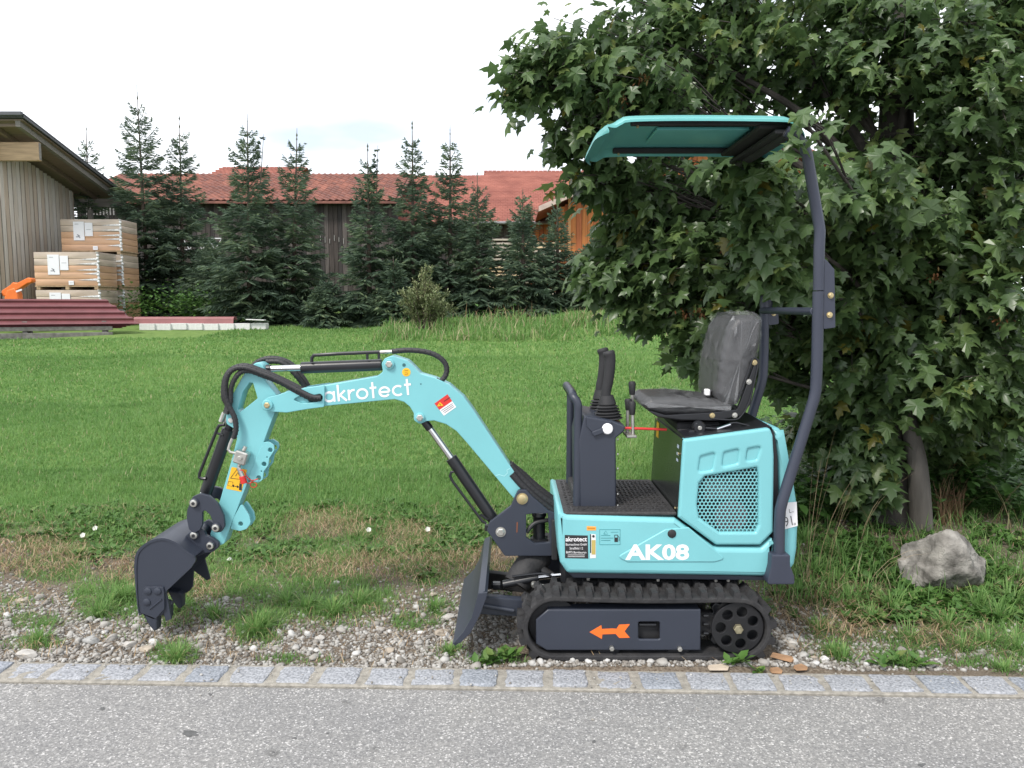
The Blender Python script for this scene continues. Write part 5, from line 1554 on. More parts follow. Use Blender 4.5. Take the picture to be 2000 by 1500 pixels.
o = bag.build('weeds', WEED); tag(o, kind='stuff')

# ================================================================== MAPLE
BARK = M('maple_bark', (.050, .043, .037), rough=.9, var=.4, scale=10, bump=.9, bscale=30, stretch=(1, 1, .25))
GREYWOOD = M('weathered_stem', (.10, .09, .08), rough=.9, var=.35, scale=14, bump=.8, bscale=40, stretch=(1, 1, .12))
MAPLE = leafmat('maple_leaf', [(0, (.050, .088, .036)), (.4, (.085, .146, .053)), (.75, (.130, .205, .068)), (.94, (.21, .27, .085)), (1, (.17, .16, .03))], rough=.36, trans=.42, spec=.6)
base = G(1728, 1012)
MT = thing('maple_tree', (base.x, base.y, float(gz(base.x, base.y))), 'big leafy maple tree with hanging branches behind the canopy roof', 'tree')
rs = np.random.RandomState(77)
bx, by, bz = MT.location
def trunk_at(h):      # h metres above the ground
    return Vector((bx + .02 * h + .03 * math.sin(h * 1.7), by + .06 * h, bz - .05 + h))
g = Geo(); g.tube([trunk_at(h) for h in (0, .15, .5, 1, 1.6, 2.2, 3, 3.8, 4.6)], [.24, .17, .155, .15, .14, .125, .10, .075, .04], 18, smooth=3)
part_ = g.build('trunk', BARK, MT)
g = Geo(); s0 = P(1803, 1000, by - .22); s0.z = float(gz(s0.x, s0.y)) - .05
g.tube([s0, P(1793, 920, by - .20), P(1780, 850, by - .16), P(1768, 780, by - .08), P(1752, 700, by + .02)], [.075, .062, .055, .052, .05], 14, smooth=4)
o = g.build('trunk', GREYWOOD, MT); o['label'] = 'leaning paler second stem'

BLOBS = [  # where the crown's masses are: (u, v, distance, half-width px, half-height px, half-depth m, twigs)
    (1060, 115, 4.7, 95, 95, .35, 24), (1005, 150, 4.6, 38, 60, .15, 7), (1180, 160, 4.8, 100, 130, .45, 40), (1120, 270, 4.7, 60, 60, .3, 12), (1290, 70, 5.0, 150, 100, .6, 46), (1270, 165, 5.1, 130, 75, .5, 30),
    (1110, 345, 4.9, 40, 20, .2, 4), (1160, 345, 5.0, 50, 35, .25, 6),
    (1450, 60, 5.2, 160, 120, .7, 56), (1430, 170, 5.5, 150, 60, .5, 18), (1620, 110, 5.3, 150, 150, .8, 62), (1780, 80, 5.0, 160, 150, .8, 66), (1930, 140, 4.8, 130, 190, .8, 70), (1860, 280, 5.0, 170, 130, .8, 60),
    (1690, 300, 5.6, 110, 130, .6, 30), (1660, 355, 4.35, 105, 75, .3, 30), (1730, 420, 4.7, 130, 90, .4, 34), (1920, 420, 5.0, 140, 150, .8, 56), (1780, 530, 5.1, 160, 130, .7, 52), (1930, 600, 4.8, 120, 130, .7, 46),
    (1280, 360, 5.5, 120, 45, .4, 20), (1420, 385, 5.4, 160, 75, .6, 48), (1540, 400, 5.2, 100, 100, .5, 34), (1210, 455, 5.2, 95, 75, .4, 34), (1170, 520, 5.1, 55, 60, .3, 18), (1320, 490, 5.1, 140, 90, .5, 56),
    (1240, 560, 5.1, 85, 65, .35, 26), (1300, 620, 5.1, 70, 55, .35, 18), (1460, 520, 5.1, 130, 120, .6, 52), (1400, 630, 5.0, 100, 75, .4, 34), (1350, 690, 4.9, 45, 28, .25, 9), (1520, 640, 5.2, 110, 110, .5, 40), (1640, 560, 5.0, 120, 150, .6, 50),
    (1660, 690, 5.2, 120, 70, .5, 30), (1540, 750, 5.3, 60, 50, .3, 10), (1800, 680, 4.9, 150, 100, .6, 48), (1740, 770, 5.0, 100, 50, .35, 20), (1900, 740, 4.8, 110, 80, .5, 32), (1980, 780, 4.9, 60, 80, .4, 14), (1640, 800, 5.4, 60, 40, .3, 7), (1850, 820, 5.1, 90, 40, .3, 13),
    (1595, 840, 5.4, 65, 45, .3, 12), (1700, 860, 4.95, 60, 70, .15, 16), (1690, 945, 5.0, 50, 50, .12, 12), (1640, 920, 5.6, 50, 40, .2, 9), (1850, 905, 5.6, 60, 40, .2, 8), (1930, 860, 5.4, 80, 40, .3, 10), (1572, 238, 3.27, 16, 20, .04, 3), (1630, 320, 3.85, 40, 40, .12, 6), (2040, 350, 5.2, 80, 330, .8, 50), (1800, 300, 6.2, 240, 200, .6, 8), (1520, 500, 6.2, 180, 130, .5, 22), (1780, 560, 6.2, 240, 140, .5, 34),
    (1490, 350, 3.97, 55, 40, .10, 9), (1470, 430, 3.95, 55, 50, .10, 11), (1495, 520, 3.98, 55, 45, .10, 10), (1420, 340, 4.35, 60, 30, .2, 8),
    (1985, 25, 5.0, 110, 80, .6, 56), (1600, -80, 5.4, 420, 90, 1.0, 50), (1300, -60, 5.2, 170, 80, .7, 20)]

def maple_template():
    half = [(0, 0), (.17, -.07), (.40, .0), (.29, .15), (.37, .23), (.62, .46), (.36, .47), (.19, .50), (.23, .70), (.12, .80), (0, 1.06)]
    pts = [(x, y) for x, y in half] + [(-x, y) for x, y in half[-2:0:-1]]
    v = [(0, .34)] + pts
    z = [-.10 * 0] + [-.20 * abs(x) - .16 * y * y + .05 * math.sin(9 * y + 7 * x) for x, y in pts]
    v3 = np.array([(x, y, zz) for (x, y), zz in zip(v, z)]); v3[0, 2] = .03
    n = len(pts)
    f = np.array([(0, 1 + i, 1 + (i + 1) % n) for i in range(n)])
    return v3, f
LV, LF = maple_template()
limb_geo, twig_geo = Geo(), Geo()
Lpos, Laz, Lsz, Lpitch, Lroll, Lr = [], [], [], [], [], []
limb_objs = []
for bi, (u, v, Y, ru, rv, rY, nt) in enumerate(BLOBS):
    c = P(u, v, Y); k = Y / F
    h = max(.5, min(3.6, (c.z - bz) * .72 - .15))
    a = trunk_at(h)
    mid = a.lerp(c, .5) + Vector((0, 0, .18 if c.z > 1.4 else .05))
    lg = Geo(); r0 = min(.045, .016 + .0006 * nt)
    lpath = catmull([a, a.lerp(mid, .5) + Vector((0, 0, .06)), mid, c], 4)
    lg.tube(lpath, [r0, r0 * .75, r0 * .5, .007], 8)
    lo = lg.build('branch', BARK, MT)
    for t in range(max(3, int(nt * (1.0 if u < 1215 else .52 if v < 330 else .76 if v < 660 else .6 if v < 795 else 1.1)))):
        d = rs.normal(size=3); d /= np.linalg.norm(d); rad = rs.random() ** .45
        tip = c + Vector((d[0] * ru * k * rad, d[1] * rY * rad, d[2] * rv * k * rad))
        st = lpath[int(len(lpath) * rs.uniform(.55, .99))]
        if (tip - st).length > .9: st = tip + (st - tip).normalized() * .9
        m_ = st.lerp(tip, .55) + Vector((0, 0, .07))
        tw = catmull([st, m_, tip], 3)
        twig_geo.tube(tw, [.006, .0035, .002], 4, caps=False)
        outw = Vector((tip.x - bx, tip.y - by, 0)); outw = outw.normalized() if outw.length > .01 else Vector((0, -1, 0))
        nl = rs.randint(20, 34) if Y > 3.5 else 5
        tone = rs.normal(0, .12)
        for q in range(nl):
            s = 1 - rs.random() ** 1.2 * (.75 if Y > 3.5 else .12)
            f_ = s * (len(tw) - 1); i = min(int(f_), len(tw) - 2)
            p = tw[i].lerp(tw[i + 1], f_ - i) + Vector(rs.normal(0, .055, 3))
            p.z -= .03
            Lpos.append(p); Laz.append(math.atan2(outw.y, outw.x) + rs.normal(0, 1.0))
            Lsz.append(rs.uniform(.05, .15) * (.82 if v < 330 and Y > 3.5 else .95)); Lpitch.append(rs.normal(-.74, .42)); Lroll.append(rs.normal(0, .45))
            Lr.append(min(.95, max(0, rs.normal(.48, .17) + tone)) if rs.random() > .012 else 1.0)
Lpos = np.array([tuple(p) for p in Lpos]); Laz = np.array(Laz); Lsz = np.array(Lsz); Lpitch = np.array(Lpitch); Lroll = np.array(Lroll); Lr = np.array(Lr)
def leaf_mats(az, pitch, roll):
    # local y = midrib; pitch tips it down, az turns it, roll twists it about the midrib
    cr, sr = np.cos(roll), np.sin(roll); cp, sp_ = np.cos(pitch), np.sin(pitch); o, z = np.ones_like(az), np.zeros_like(az)
    Rr = np.stack([np.stack([cr, z, sr], -1), np.stack([z, o, z], -1), np.stack([-sr, z, cr], -1)], -2)
    Rp = np.stack([np.stack([o, z, z], -1), np.stack([z, cp, -sp_], -1), np.stack([z, sp_, cp], -1)], -2)
    return rotz(az - math.pi / 2) @ Rp @ Rr
LM = leaf_mats(Laz, Lpitch, Lroll)
# the 300 leaves that show largest are leaves of their own, the rest one mass of foliage
uu, vv = uv_of(Lpos[:, 0], Lpos[:, 1], Lpos[:, 2])
show = Lsz / Lpos[:, 1] * ((uu > 950) & (uu < 1995) & (vv > 5) & (vv < 900)) * (np.abs(LM[:, 1, 2]) + .15)
# a leaf hidden behind several nearer ones does not count
order = np.argsort(Lpos[:, 1]); grid = {}
for i in order:
    key = (int(uu[i] // 24), int(vv[i] // 24)); n_ = grid.get(key, 0)
    if n_ >= 1: show[i] = 0
    grid[key] = n_ + 1
big = np.argsort(-show)[:300]
isbig = np.zeros(len(Lpos), bool); isbig[big] = True
rest = np.where(~isbig)[0]
wid = rs.uniform(.85, 1.2, len(rest))
tv = LV[None] * Lsz[rest][:, None, None] * np.stack([wid, np.ones_like(wid), rs.uniform(.6, 1.8, len(rest))], -1)[:, None, :]
co = np.einsum('nij,nvj->nvi', LM[rest], tv) + Lpos[rest][:, None, :]
fa = (LF[None] + (np.arange(len(rest)) * len(LV))[:, None, None]).reshape(-1, 3)
fo = bulk('foliage', co.reshape(-1, 3), [fa], MAPLE, np.repeat(Lr[rest], len(LV)), MT, off=tuple(MT.location)); tag(fo, kind='stuff')
o = twig_geo.build('twigs', BARK, MT); tag(o, kind='stuff')
lm = []
for q in range(6):
    me = bpy.data.meshes.new('leaf'); vv_ = LV.copy(); vv_[:, 2] *= (.6, 1, 1.5, .8, 1.2, 1.8)[q]; vv_[:, 0] *= (1, 1.1, .9, 1.15, 1, .95)[q]
    me.from_pydata(vv_.tolist(), [], LF.tolist()); at = me.attributes.new('rnd', 'FLOAT', 'POINT'); at.data.foreach_set('value', [(.35, .5, .62, .42, .55, .75)[q]] * len(vv_)); me.materials.append(MAPLE); lm.append(me)
for n_, i in enumerate(big):
    l_ = link('leaf', lm[n_ % 6], MT)
    Rm = Matrix(LM[i].tolist()).to_4x4()
    l_.matrix_local = Matrix.Translation(Vector(Lpos[i]) - MT.location) @ Rm @ Matrix.Scale(float(Lsz[i]), 4)
# rust-coloured bunches of winged seeds
bagk = Bag()
for (u, v, Y) in ((1365, 605, 4.6), (1340, 610, 4.7), (1255, 150, 4.5), (1215, 190, 4.6), (1460, 350, 4.6), (1590, 520, 4.6), (1640, 330, 4.2), (1830, 540, 4.6), (1950, 620, 4.4), (1420, 480, 4.7)):
    c = P(u, v, Y); n = 26
    pos = np.array(c)[None] + rs.normal(0, .022, (n, 3))
    co, f, r = broad_leaf(pos, rs.uniform(0, 6.28, n), rs.uniform(.02, .035, n), rs.uniform(.010, .014, n), rs.uniform(-1.3, .2, n), rs, rs.random(n))
    bagk.add(co, None, f, r)
SEEDM = leafmat('winged_seed', [(0, (.10, .035, .015)), (.6, (.17, .065, .02)), (1, (.16, .12, .04))], rough=.7, trans=.2)
o = bagk.build('seed_bunch', SEEDM, MT, tuple(MT.location)); tag(o, kind='stuff')

# ================================================================== BOULDER
def rock(name, cx, cy, size, seed, mat, label, cat, rotz_=0., shape=None, sub=4, sink=.15):
    bm = bmesh.new(); bmesh.ops.create_icosphere(bm, subdivisions=sub, radius=1)
    r = np.random.RandomState(seed); pl = r.normal(size=(16, 3)); pl /= np.linalg.norm(pl, axis=1, keepdims=True); dd = r.uniform(.58, .92, 16)
    for v in bm.verts:
        p = np.array(v.co); s = min(1.0, min((d / max(1e-3, p @ n)) if p @ n > 0 else 9 for n, d in zip(pl, dd)))
        p = p * s
        p += .022 * np.array([math.sin(p[1] * 7 + seed), math.sin(p[2] * 8 + 1), math.sin(p[0] * 9 + 2)]) + .014 * np.sin(p[[1, 2, 0]] * 27 + 2 * np.sin(p * 13)) + .007 * np.sin(p[[2, 0, 1]] * 63 + 3 * np.sin(p * 29))
        if shape: p = np.array(shape(p))
        v.co = Vector((p[0] * size[0], p[1] * size[1], p[2] * size[2]))
    me = bpy.data.meshes.new(name); bm.to_mesh(me); bm.free()
    me.polygons.foreach_set('use_smooth', [True] * len(me.polygons)); me.set_sharp_from_angle(angle=math.radians(35)); me.materials.append(mat)
    o = link(name, me, None, (cx, cy, float(gz(cx, cy)) + size[2] * (1 - sink) * .8)); o.rotation_euler = (0, 0, rotz_)
    return tag(o, label, cat)
ROCK = M('limestone', (.15, .138, .122), rough=.9, var=.45, scale=11, bump=1., bscale=55, col2=(.34, .32, .29), detail=12)
bp_ = G(1862, 1162)
rock('boulder', bp_.x + .01, bp_.y + .15, (.25, .18, .23), 9, ROCK, 'large grey boulder with a sloping side in the weeds under the maple', 'boulder', .1, lambda p: (p[0] * (1 + .15 * (p[2] < 0)), p[1], p[2] * (1.15 - .62 * max(0, p[0] + .25)) if p[2] > 0 else p[2] * 1.3), 5, .30)
PEB = M('pale_pebble', (.42, .40, .37), rough=.75, var=.15, scale=30, bump=.25, bscale=60)
PEBT = M('tan_pebble', (.36, .31, .25), rough=.75, var=.2, scale=25, bump=.3, bscale=60)
PEBG = M('grey_pebble', (.30, .30, .29), rough=.75, var=.2, scale=25, bump=.3, bscale=60)
EGG = M('white_pebble', (.60, .585, .56), rough=.6, var=.08, scale=20)
for (u, v, w, m_, lab) in ((448, 1098, 10, EGG, 'round white stone lying alone to the right of the bucket'), (605, 1246, 11, PEBG, 'left of two grey pebbles stood side by side below the boom lettering'), (623, 1252, 13, PEB, 'right of two grey pebbles stood side by side below the boom lettering'),
    (248, 1266, 17, PEB, 'long flat cream pebble on the gravel below the bucket tooth'), (285, 1275, 18, PEBT, 'tan pebble on the kerb edge right of the flat cream pebble'), (175, 1258, 19, PEBG, 'wide grey pebble left of the flat cream pebble'), (48, 1288, 22, PEB, 'flat pale pebble by the kerb at the left edge'),
    (866, 1243, 19, PEBT, 'large tan cobble just left of the blade tip'), (875, 1212, 16, PEB, 'oval pale pebble above the tan cobble by the blade'), (762, 1276, 13, PEBT, 'angular tan stone between the bucket and the blade'), (822, 1240, 9, EGG, 'small white pebble left of the blade'), (845, 1165, 10, PEBT, 'upright tan stone in the bare patch left of the blade'),
    (1547, 1261, 15, PEB, 'pale pebble lying just right of the track'), (1592, 1288, 9, PEBT, 'round buff pebble right of the track'), (1612, 1292, 12, EGG, 'whitish pebble right of the round buff pebble'), (1958, 1357, 13, PEBG, 'flat grey pebble lying on the kerb at the right'), (40, 1180, 15, PEBT, 'rounded tan stone at the left end of the gravel'), (1780, 1000, 14, PEB, 'pale stone leaning against the foot of the leaning stem')):
    p = G(u, v); k = p.y / F
    rock('pebble', p.x, p.y + w * k * .3, (w * k, w * k * .7, w * k * .55), u % 97, m_, lab, 'pebble', rs.uniform(-.4, .4), None, 3, .3)
# splinters of wood by the track
WOODC = M('fresh_wood', (.30, .175, .095), rough=.8, var=.3, scale=30, stretch=(.3, 1, 1))
WOODP = M('pale_wood_chip', (.50, .42, .33), rough=.8, var=.2, scale=30, stretch=(.3, 1, 1))
for (u, v, L, a, m_, lab) in ((1528, 1292, .105, -.35, WOODC, 'orange-brown wood splinter beside the right end of the track'), (1563, 1312, .06, .4, WOODC, 'short brown wood chip lying by the kerb right of the track'), (1403, 1312, .10, .28, WOODP, 'pale wood splinter on the kerb edge below the track'), (1515, 1318, .05, .2, WOODC, 'small curled brown chip beside the kerb under the sprocket')):
    p = G(u, v); g = Geo(); q = Vector((p.x, p.y, float(gz(p.x, p.y)) + .012))
    r3 = Matrix.Rotation(a, 3, 'Z') @ Matrix.Rotation(.12, 3, 'Y')
    w = .018
    vs = [Vector((-L / 2, -w * .6, 0)), Vector((L * .35, -w, .002)), Vector((L / 2, 0, 0)), Vector((L * .3, w, .003)), Vector((-L * .45, w * .8, 0))]
    vs = vs + [p_ + Vector((.004, .002, .012)) for p_ in vs]
    g.add([r3 @ p_ + q for p_ in vs], [(4, 3, 2, 1, 0), (5, 6, 7, 8, 9)] + [(i, (i + 1) % 5, 5 + (i + 1) % 5, 5 + i) for i in range(5)])
    o = g.build('wood_splinter', m_, None, q); tag(o, lab, 'wood chip')
# bindweed flowers
PETAL = M('white_petal', (.75, .75, .70), rough=.6, var=.05)
for (u, v, lab) in ((188, 1040, 'white bindweed flower in the weeds left of the bucket'), (164, 1054, 'smaller white flower just below the bindweed flower left of the bucket'), (721, 1043, 'white flower in the grass below the middle of the boom'), (836, 1042, 'white flower in the straw left of the boom cylinder')):
    p = G(u, v + 4); q = Vector((p.x, p.y, float(gz(p.x, p.y)) + .05)); g = Geo(); n = 10
    vs = [q + Vector((0, 0, -.03))]
    for k in range(n): a = 2 * math.pi * k / n; rr_ = .016 * (1 + .2 * (k % 2)); vs.append(q + Vector((rr_ * math.cos(a), -.012 + rr_ * .6 * math.sin(a), rr_ * .8 * math.sin(a))))
    g.add(vs, [(0, 1 + k, 1 + (k + 1) % n) for k in range(n)])
    o = g.build('flower', PETAL, None, q); tag(o, lab, 'flower')

# ================================================================== SPRUCES
NEEDLE = leafmat('spruce_needles', [(0, (.048, .078, .056)), (.5, (.086, .132, .084)), (.85, (.135, .188, .10)), (1, (.19, .24, .125))], rough=.6, trans=.32, spec=.3)
SBARK = M('spruce_bark', (.10, .075, .06), rough=.9, var=.3, scale=10)
def spruce(u_top, v_top, u_base, Y, rpx, seed, label, dens=1., twin=None):
    r = np.random.RandomState(seed)
    b = P(u_base, 640, Y); bz_ = float(gz(b.x, Y))
    top = P(u_top, v_top, Y); H = top.z - bz_
    R = rpx * .90 * Y / F
    T = thing('spruce', (b.x, Y, bz_), label, 'spruce', 'spruces in front of the barns')
    g = Geo(); ax = lambda h: Vector((b.x + (top.x - b.x) * (h / H), Y, bz_ + h))
    g.tube([ax(-.1), ax(H * .3), ax(H * .7), ax(H * .93), ax(H)], [.10, .075, .035, .012, .006], 8)
    if twin:
        tp = P(twin[0], twin[1], Y); g.tube([ax(H * .62), ax(H * .68) + Vector(((tp.x - ax(H).x) * .8, 0, 0)), tp], [.03, .02, .005], 6)
    g.build('trunk', SBARK, T)
    A, B_, W = [], [], []
    def branch(p, az, L, el, tfrac):
        n = max(4, int(L / .045 * dens)); d = Vector((math.cos(az), math.sin(az), 0)); s = Vector((-d.y, d.x, 0))
        droop = .35 * (1 - tfrac)
        pts = []
        for k in range(n + 1):
            q = k / n
            pts.append(p + d * (L * q * math.cos(el)) + Vector((0, 0, L * (q * math.sin(el) - droop * q * q * .5 + .12 * q ** 3))))
        for k in range(n):
            q = (k + .5) / n
            A.append(pts[k]); B_.append(pts[k + 1] + (pts[k + 1] - pts[k]) * .6); W.append(.024)
            if q > .12:
                for sd in (-1, 1):
                    l2 = (.06 + .05 * (1 - tfrac) + .42 * L * (1 - q) ** .7 * min(1, q * 3)) * r.uniform(.6, 1.15)
                    dir_ = (d * .75 + s * sd * r.uniform(.5, 1.0)).normalized()
                    e = pts[k] + dir_ * l2 + Vector((0, 0, -l2 * r.uniform(.15, .6) * (1 - tfrac * .9)))
                    m = max(1, int(l2 / .16))
                    for z in range(m):
                        a0 = pts[k].lerp(e, z / m); a1 = pts[k].lerp(e, (z + 1.35) / m) + Vector(r.normal(0, .015, 3))
                        A.append(a0); B_.append(a1); W.append((.027 - .007 * tfrac) * r.uniform(.7, 1.3))
    h = H * .03
    while h < H * .90:
        t = h / H
        Lr_ = R * 1.12 * (1 - t) ** .80 * (.95 if t > .12 else .8) + .05
        nb = int(9 - 4 * t)
        a0 = r.uniform(0, 6.28)
        el0 = -.15 + 1.10 * t ** 1.3
        for k in range(nb):
            Lb = Lr_ * r.uniform(.65, 1.2)
            branch(ax(h + r.uniform(-.05, .05)), a0 + 6.283 * k / nb + r.normal(0, .2), Lb, el0 + r.normal(0, .12), t)
        h += (.15 + .17 * t) * (H / 7) * r.uniform(.75, 1.25)
    for z in range(3): A.append(ax(H * (.93 + .02 * z))); B_.append(ax(H * (.96 + .02 * z))); W.append(.03)
    if twin:
        for k in range(11):
            t = k / 11; p = ax(H * .66).lerp(tp, t); L2 = .26 * (1 - t) + .04
            for z in range(3): branch(p, r.uniform(0, 6.28), L2, .85, .95)
    A = np.array([tuple(p) for p in A]); B_ = np.array([tuple(p) for p in B_]); W = np.array(W)
    d = B_ - A; rv = r.normal(size=A.shape); s = np.cross(d, rv); s /= np.linalg.norm(s, axis=1, keepdims=True) + 1e-9
    mid = A + d * .45
    co = np.stack([A, mid + s * W[:, None], B_, mid - s * W[:, None]], 1).reshape(-1, 3)
    q = np.arange(len(A) * 4).reshape(-1, 4)
    hgt = (A[:, 2] - bz_) / H
    rv_ = np.clip(r.normal(.48, .2, len(A)) + .12 * np.sin(A[:, 0] * 3 + A[:, 2] * 4), 0, 1)
    fo = bulk('needles', co, [q], NEEDLE, np.repeat(rv_, 4), T, off=tuple(T.location)); tag(fo, kind='stuff')
    return T
SP = [(168, 238, 180, 28.5, 80, 'bare-topped spruce just behind the eave of the wooden shed', .7, None),
      (267, 165, 292, 28.0, 112, 'tallest spruce with a broad crown right of the stacked boxes', 1, None),
      (350, 225, 360, 28.6, 92, 'slim spruce just right of the tallest spruce', 1, None),
      (483, 222, 488, 24.8, 105, 'twin-topped spruce above the hoses of the digger arm', 1, (515, 262)),
      (580, 250, 572, 25.2, 92, 'slender spruce between the twin-topped spruce and the bare barn boards', 1, None),
      (718, 280, 722, 24.6, 82, 'forked narrow spruce right of the bare barn boards', 1, (738, 284)),
      (805, 235, 808, 25.3, 90, 'spruce with a long bare leader behind the pale shrub', 1, None),
      (879, 240, 880, 25.8, 85, 'spruce with a whorled tip just right of the pale shrub', 1, None),
      (932, 335, 935, 25.2, 78, 'lower spruce beside the stacked lumber', 1, None),
      (1021, 368, 1022, 25.0, 80, 'short spruce in front of the red tiled roof and lumber', 1, None),
      (1088, 385, 1090, 25.4, 62, 'small spruce in front of the orange gable', .9, None),
      (420, 470, 418, 27.6, 95, 'low young spruce filling the gap below the metal truss', 1, None),
      (640, 545, 640, 24.3, 60, 'low bushy spruce at the foot of the bare barn boards', 1, None),
      (768, 500, 770, 24.0, 56, 'low bushy spruce left of the pale shrub', 1, None),
      (1150, 470, 1150, 25.2, 70, 'dark low spruce half hidden by the maple leaves', 1, None)]
for i, s_ in enumerate(SP): spruce(s_[0], s_[1], s_[2], s_[3], s_[4], 100 + i, s_[5], s_[6], s_[7])

# ================================================================== PALE SHRUB AND BRAMBLE
WILLOW = leafmat('willow_leaf', [(0, (.13, .17, .085)), (.6, (.24, .28, .14)), (1, (.36, .37, .20))], rough=.6, trans=.25, spec=.3)
p = P(832, 655, 20.6); SB = thing('shrub', (p.x, 20.6, float(gz(p.x, 20.6))), 'pale sage green bush in front of the dark spruces', 'shrub')
g = Geo(); bag = Bag()
for k in range(85):
    a = rs.uniform(0, 6.28); sp_ = rs.uniform(.1, .85); h = rs.uniform(.5, 1.35) * (1.1 - .45 * sp_)
    if k < 4: sp_, h = .15, 1.62
    b0 = SB.location + Vector((.25 * math.cos(a) * sp_, .2 * math.sin(a), -.02)); tip = SB.location + Vector((math.cos(a) * sp_, .7 * math.sin(a) * sp_, h))
    pth = catmull([b0, b0.lerp(tip, .5) + Vector((0, 0, .1)), tip], 4); g.tube(pth, [.010, .004], 4, caps=False)
    n = 75; s = rs.uniform(.2, 1, n) ** .8 * (len(pth) - 1.001)
    pos = np.array([tuple(pth[int(q)].lerp(pth[int(q) + 1], q - int(q))) for q in s]) + rs.normal(0, .035, (n, 3))
    L = rs.uniform(.07, .13, n); co, f, r = broad_leaf(pos, rs.uniform(0, 6.28, n), L, L * .32, rs.uniform(-.3, 1.2, n), rs, np.clip(rs.normal(.45 + .25 * (h > 1), .2, n), 0, 1)); bag.add(co, None, f, r)
g.build('stems', SBARK, SB)['kind'] = 'stuff'
o = bag.build('foliage', WILLOW, SB, tuple(SB.location)); tag(o, kind='stuff')
bag = Bag()
for (u, v, n, ru, rv) in ((380, 595, 900, 60, 28), (270, 590, 500, 60, 30), (980, 640, 500, 70, 30), (1200, 650, 700, 110, 25), (480, 625, 400, 60, 14)):
    Y = 24.6 if u < 700 else 22.6; c = P(u, v, Y); pos = np.array(c)[None] + rs.normal(0, 1, (n, 3)) * np.array([ru * Y / F * .55, .35, rv * Y / F * .55])
    pos[:, 2] = np.maximum(pos[:, 2], gz(pos[:, 0], pos[:, 1]))
    L = rs.uniform(.08, .16, n); co, f, r = broad_leaf(pos, rs.uniform(0, 6.28, n), L, L * .7, rs.uniform(-.5, .7, n), rs, np.clip(rs.normal(.35, .22, n), 0, 1)); bag.add(co, None, f, r)
o = bag.build('brambles', WEED); tag(o, kind='stuff')

# ================================================================== WOODEN SHED (left)
SHEDB = [M('grey_larch_board', (.46, .41, .35), rough=.85, var=.14, scale=14, stretch=(3, 3, .12), bump=.3, bscale=40), M('brown_larch_board', (.43, .36, .29), rough=.85, var=.14, scale=14, stretch=(3, 3, .12), bump=.3, bscale=40), M('silver_larch_board', (.52, .48, .43), rough=.85, var=.14, scale=14, stretch=(3, 3, .12), bump=.3, bscale=40)]
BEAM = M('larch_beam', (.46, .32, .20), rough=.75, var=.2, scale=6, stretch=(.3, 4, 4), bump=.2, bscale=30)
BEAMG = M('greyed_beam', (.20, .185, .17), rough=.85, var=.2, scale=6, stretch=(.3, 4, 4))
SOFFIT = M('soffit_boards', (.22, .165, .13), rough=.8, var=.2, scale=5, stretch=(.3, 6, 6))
ROOFM = M('dark_sheet_roof', (.075, .08, .09), rough=.5, var=.1, scale=5)
XV = -14.05                                   # verge (roof edge) plane, wall plane further in
XW = -15.45
def on_x(u, v, X):                            # point seen at (u, v) on the plane x = X
    lo, hi = 5., 90.
    for _ in range(40):
        m = (lo + hi) / 2
        if P(u, v, m).x > X: lo = m
        else: hi = m
    return P(u, v, lo)
rA, rB = on_x(45, 224, XV), on_x(259, 389, XV)    # upper and lower end of the roof edge
sl = (rB.z - rA.z) / (rB.y - rA.y)
roof_z = lambda y: rA.z + sl * (y - rA.y)
yw0, yw1 = rA.y + .5, on_x(156, 600, XW).y
zg = float(gz(-14, 24))
SH = thing('wooden_shed', (XW, yw1 - 3, zg), 'timber shed with vertical grey boards and a sloping roof at the left edge', 'shed')
k = 0; y = yw0; bw = .205
while y < yw1 - .01:
    w = min(bw, yw1 - y)
    ztop = roof_z(y + w / 2) - .30
    g = Geo(); g.box((XW - .012 + .004 * (k % 3), y + w / 2, (zg - .1 + ztop) / 2), (.024, w - .045, ztop - zg + .1), .003)
    g.build('board', SHEDB[(k * 7 + k // 3) % 3], SH); y += w; k += 1
g = Geo(); g.box((XW - 4, yw1 - .1, zg + 2.0), (7.9, .1, 4.2), .01); g.box((XW - .06, (yw0 + yw1) / 2, zg + 1.5), (.06, yw1 - yw0, 3.0), .01); g.box((XW - 4, yw0 + .1, zg + 2.0), (7.9, .1, 4.6), .01); g.build('wall', BEAMG, SH)
th = math.atan(sl)
def slope_box(g, x0, x1, y0, y1, dz, thick):
    vs = []
    for zz in (dz, dz - thick):
        for (x, y) in ((x0, y0), (x1, y0), (x1, y1), (x0, y1)): vs.append((x, y, roof_z(y) + zz))
    return g.add(vs, [(0, 1, 2, 3), (7, 6, 5, 4), (0, 4, 5, 1), (1, 5, 6, 2), (2, 6, 7, 3), (3, 7, 4, 0)])
g = Geo(); slope_box(g, -30, XV, rA.y, rB.y, 0, .07)
for q in range(60): slope_box(g, -30 + q * .27, -29.95 + q * .27, rA.y, rB.y, .03, .03)
rf = g.build('roof', ROOFM, SH)
g = Geo(); g.box((-22, rA.y - .03, rA.z + .02), (15.9, .12, .12), .02); g.build('ridge_cap', ROOFM, rf)
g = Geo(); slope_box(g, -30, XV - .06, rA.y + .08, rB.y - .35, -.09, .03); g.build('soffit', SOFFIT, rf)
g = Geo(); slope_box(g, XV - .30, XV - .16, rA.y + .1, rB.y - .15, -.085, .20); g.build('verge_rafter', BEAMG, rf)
g = Geo(); slope_box(g, XV - .02, XV + .02, rA.y, rB.y, .02, .10); g.build('verge_trim', ROOFM, rf)
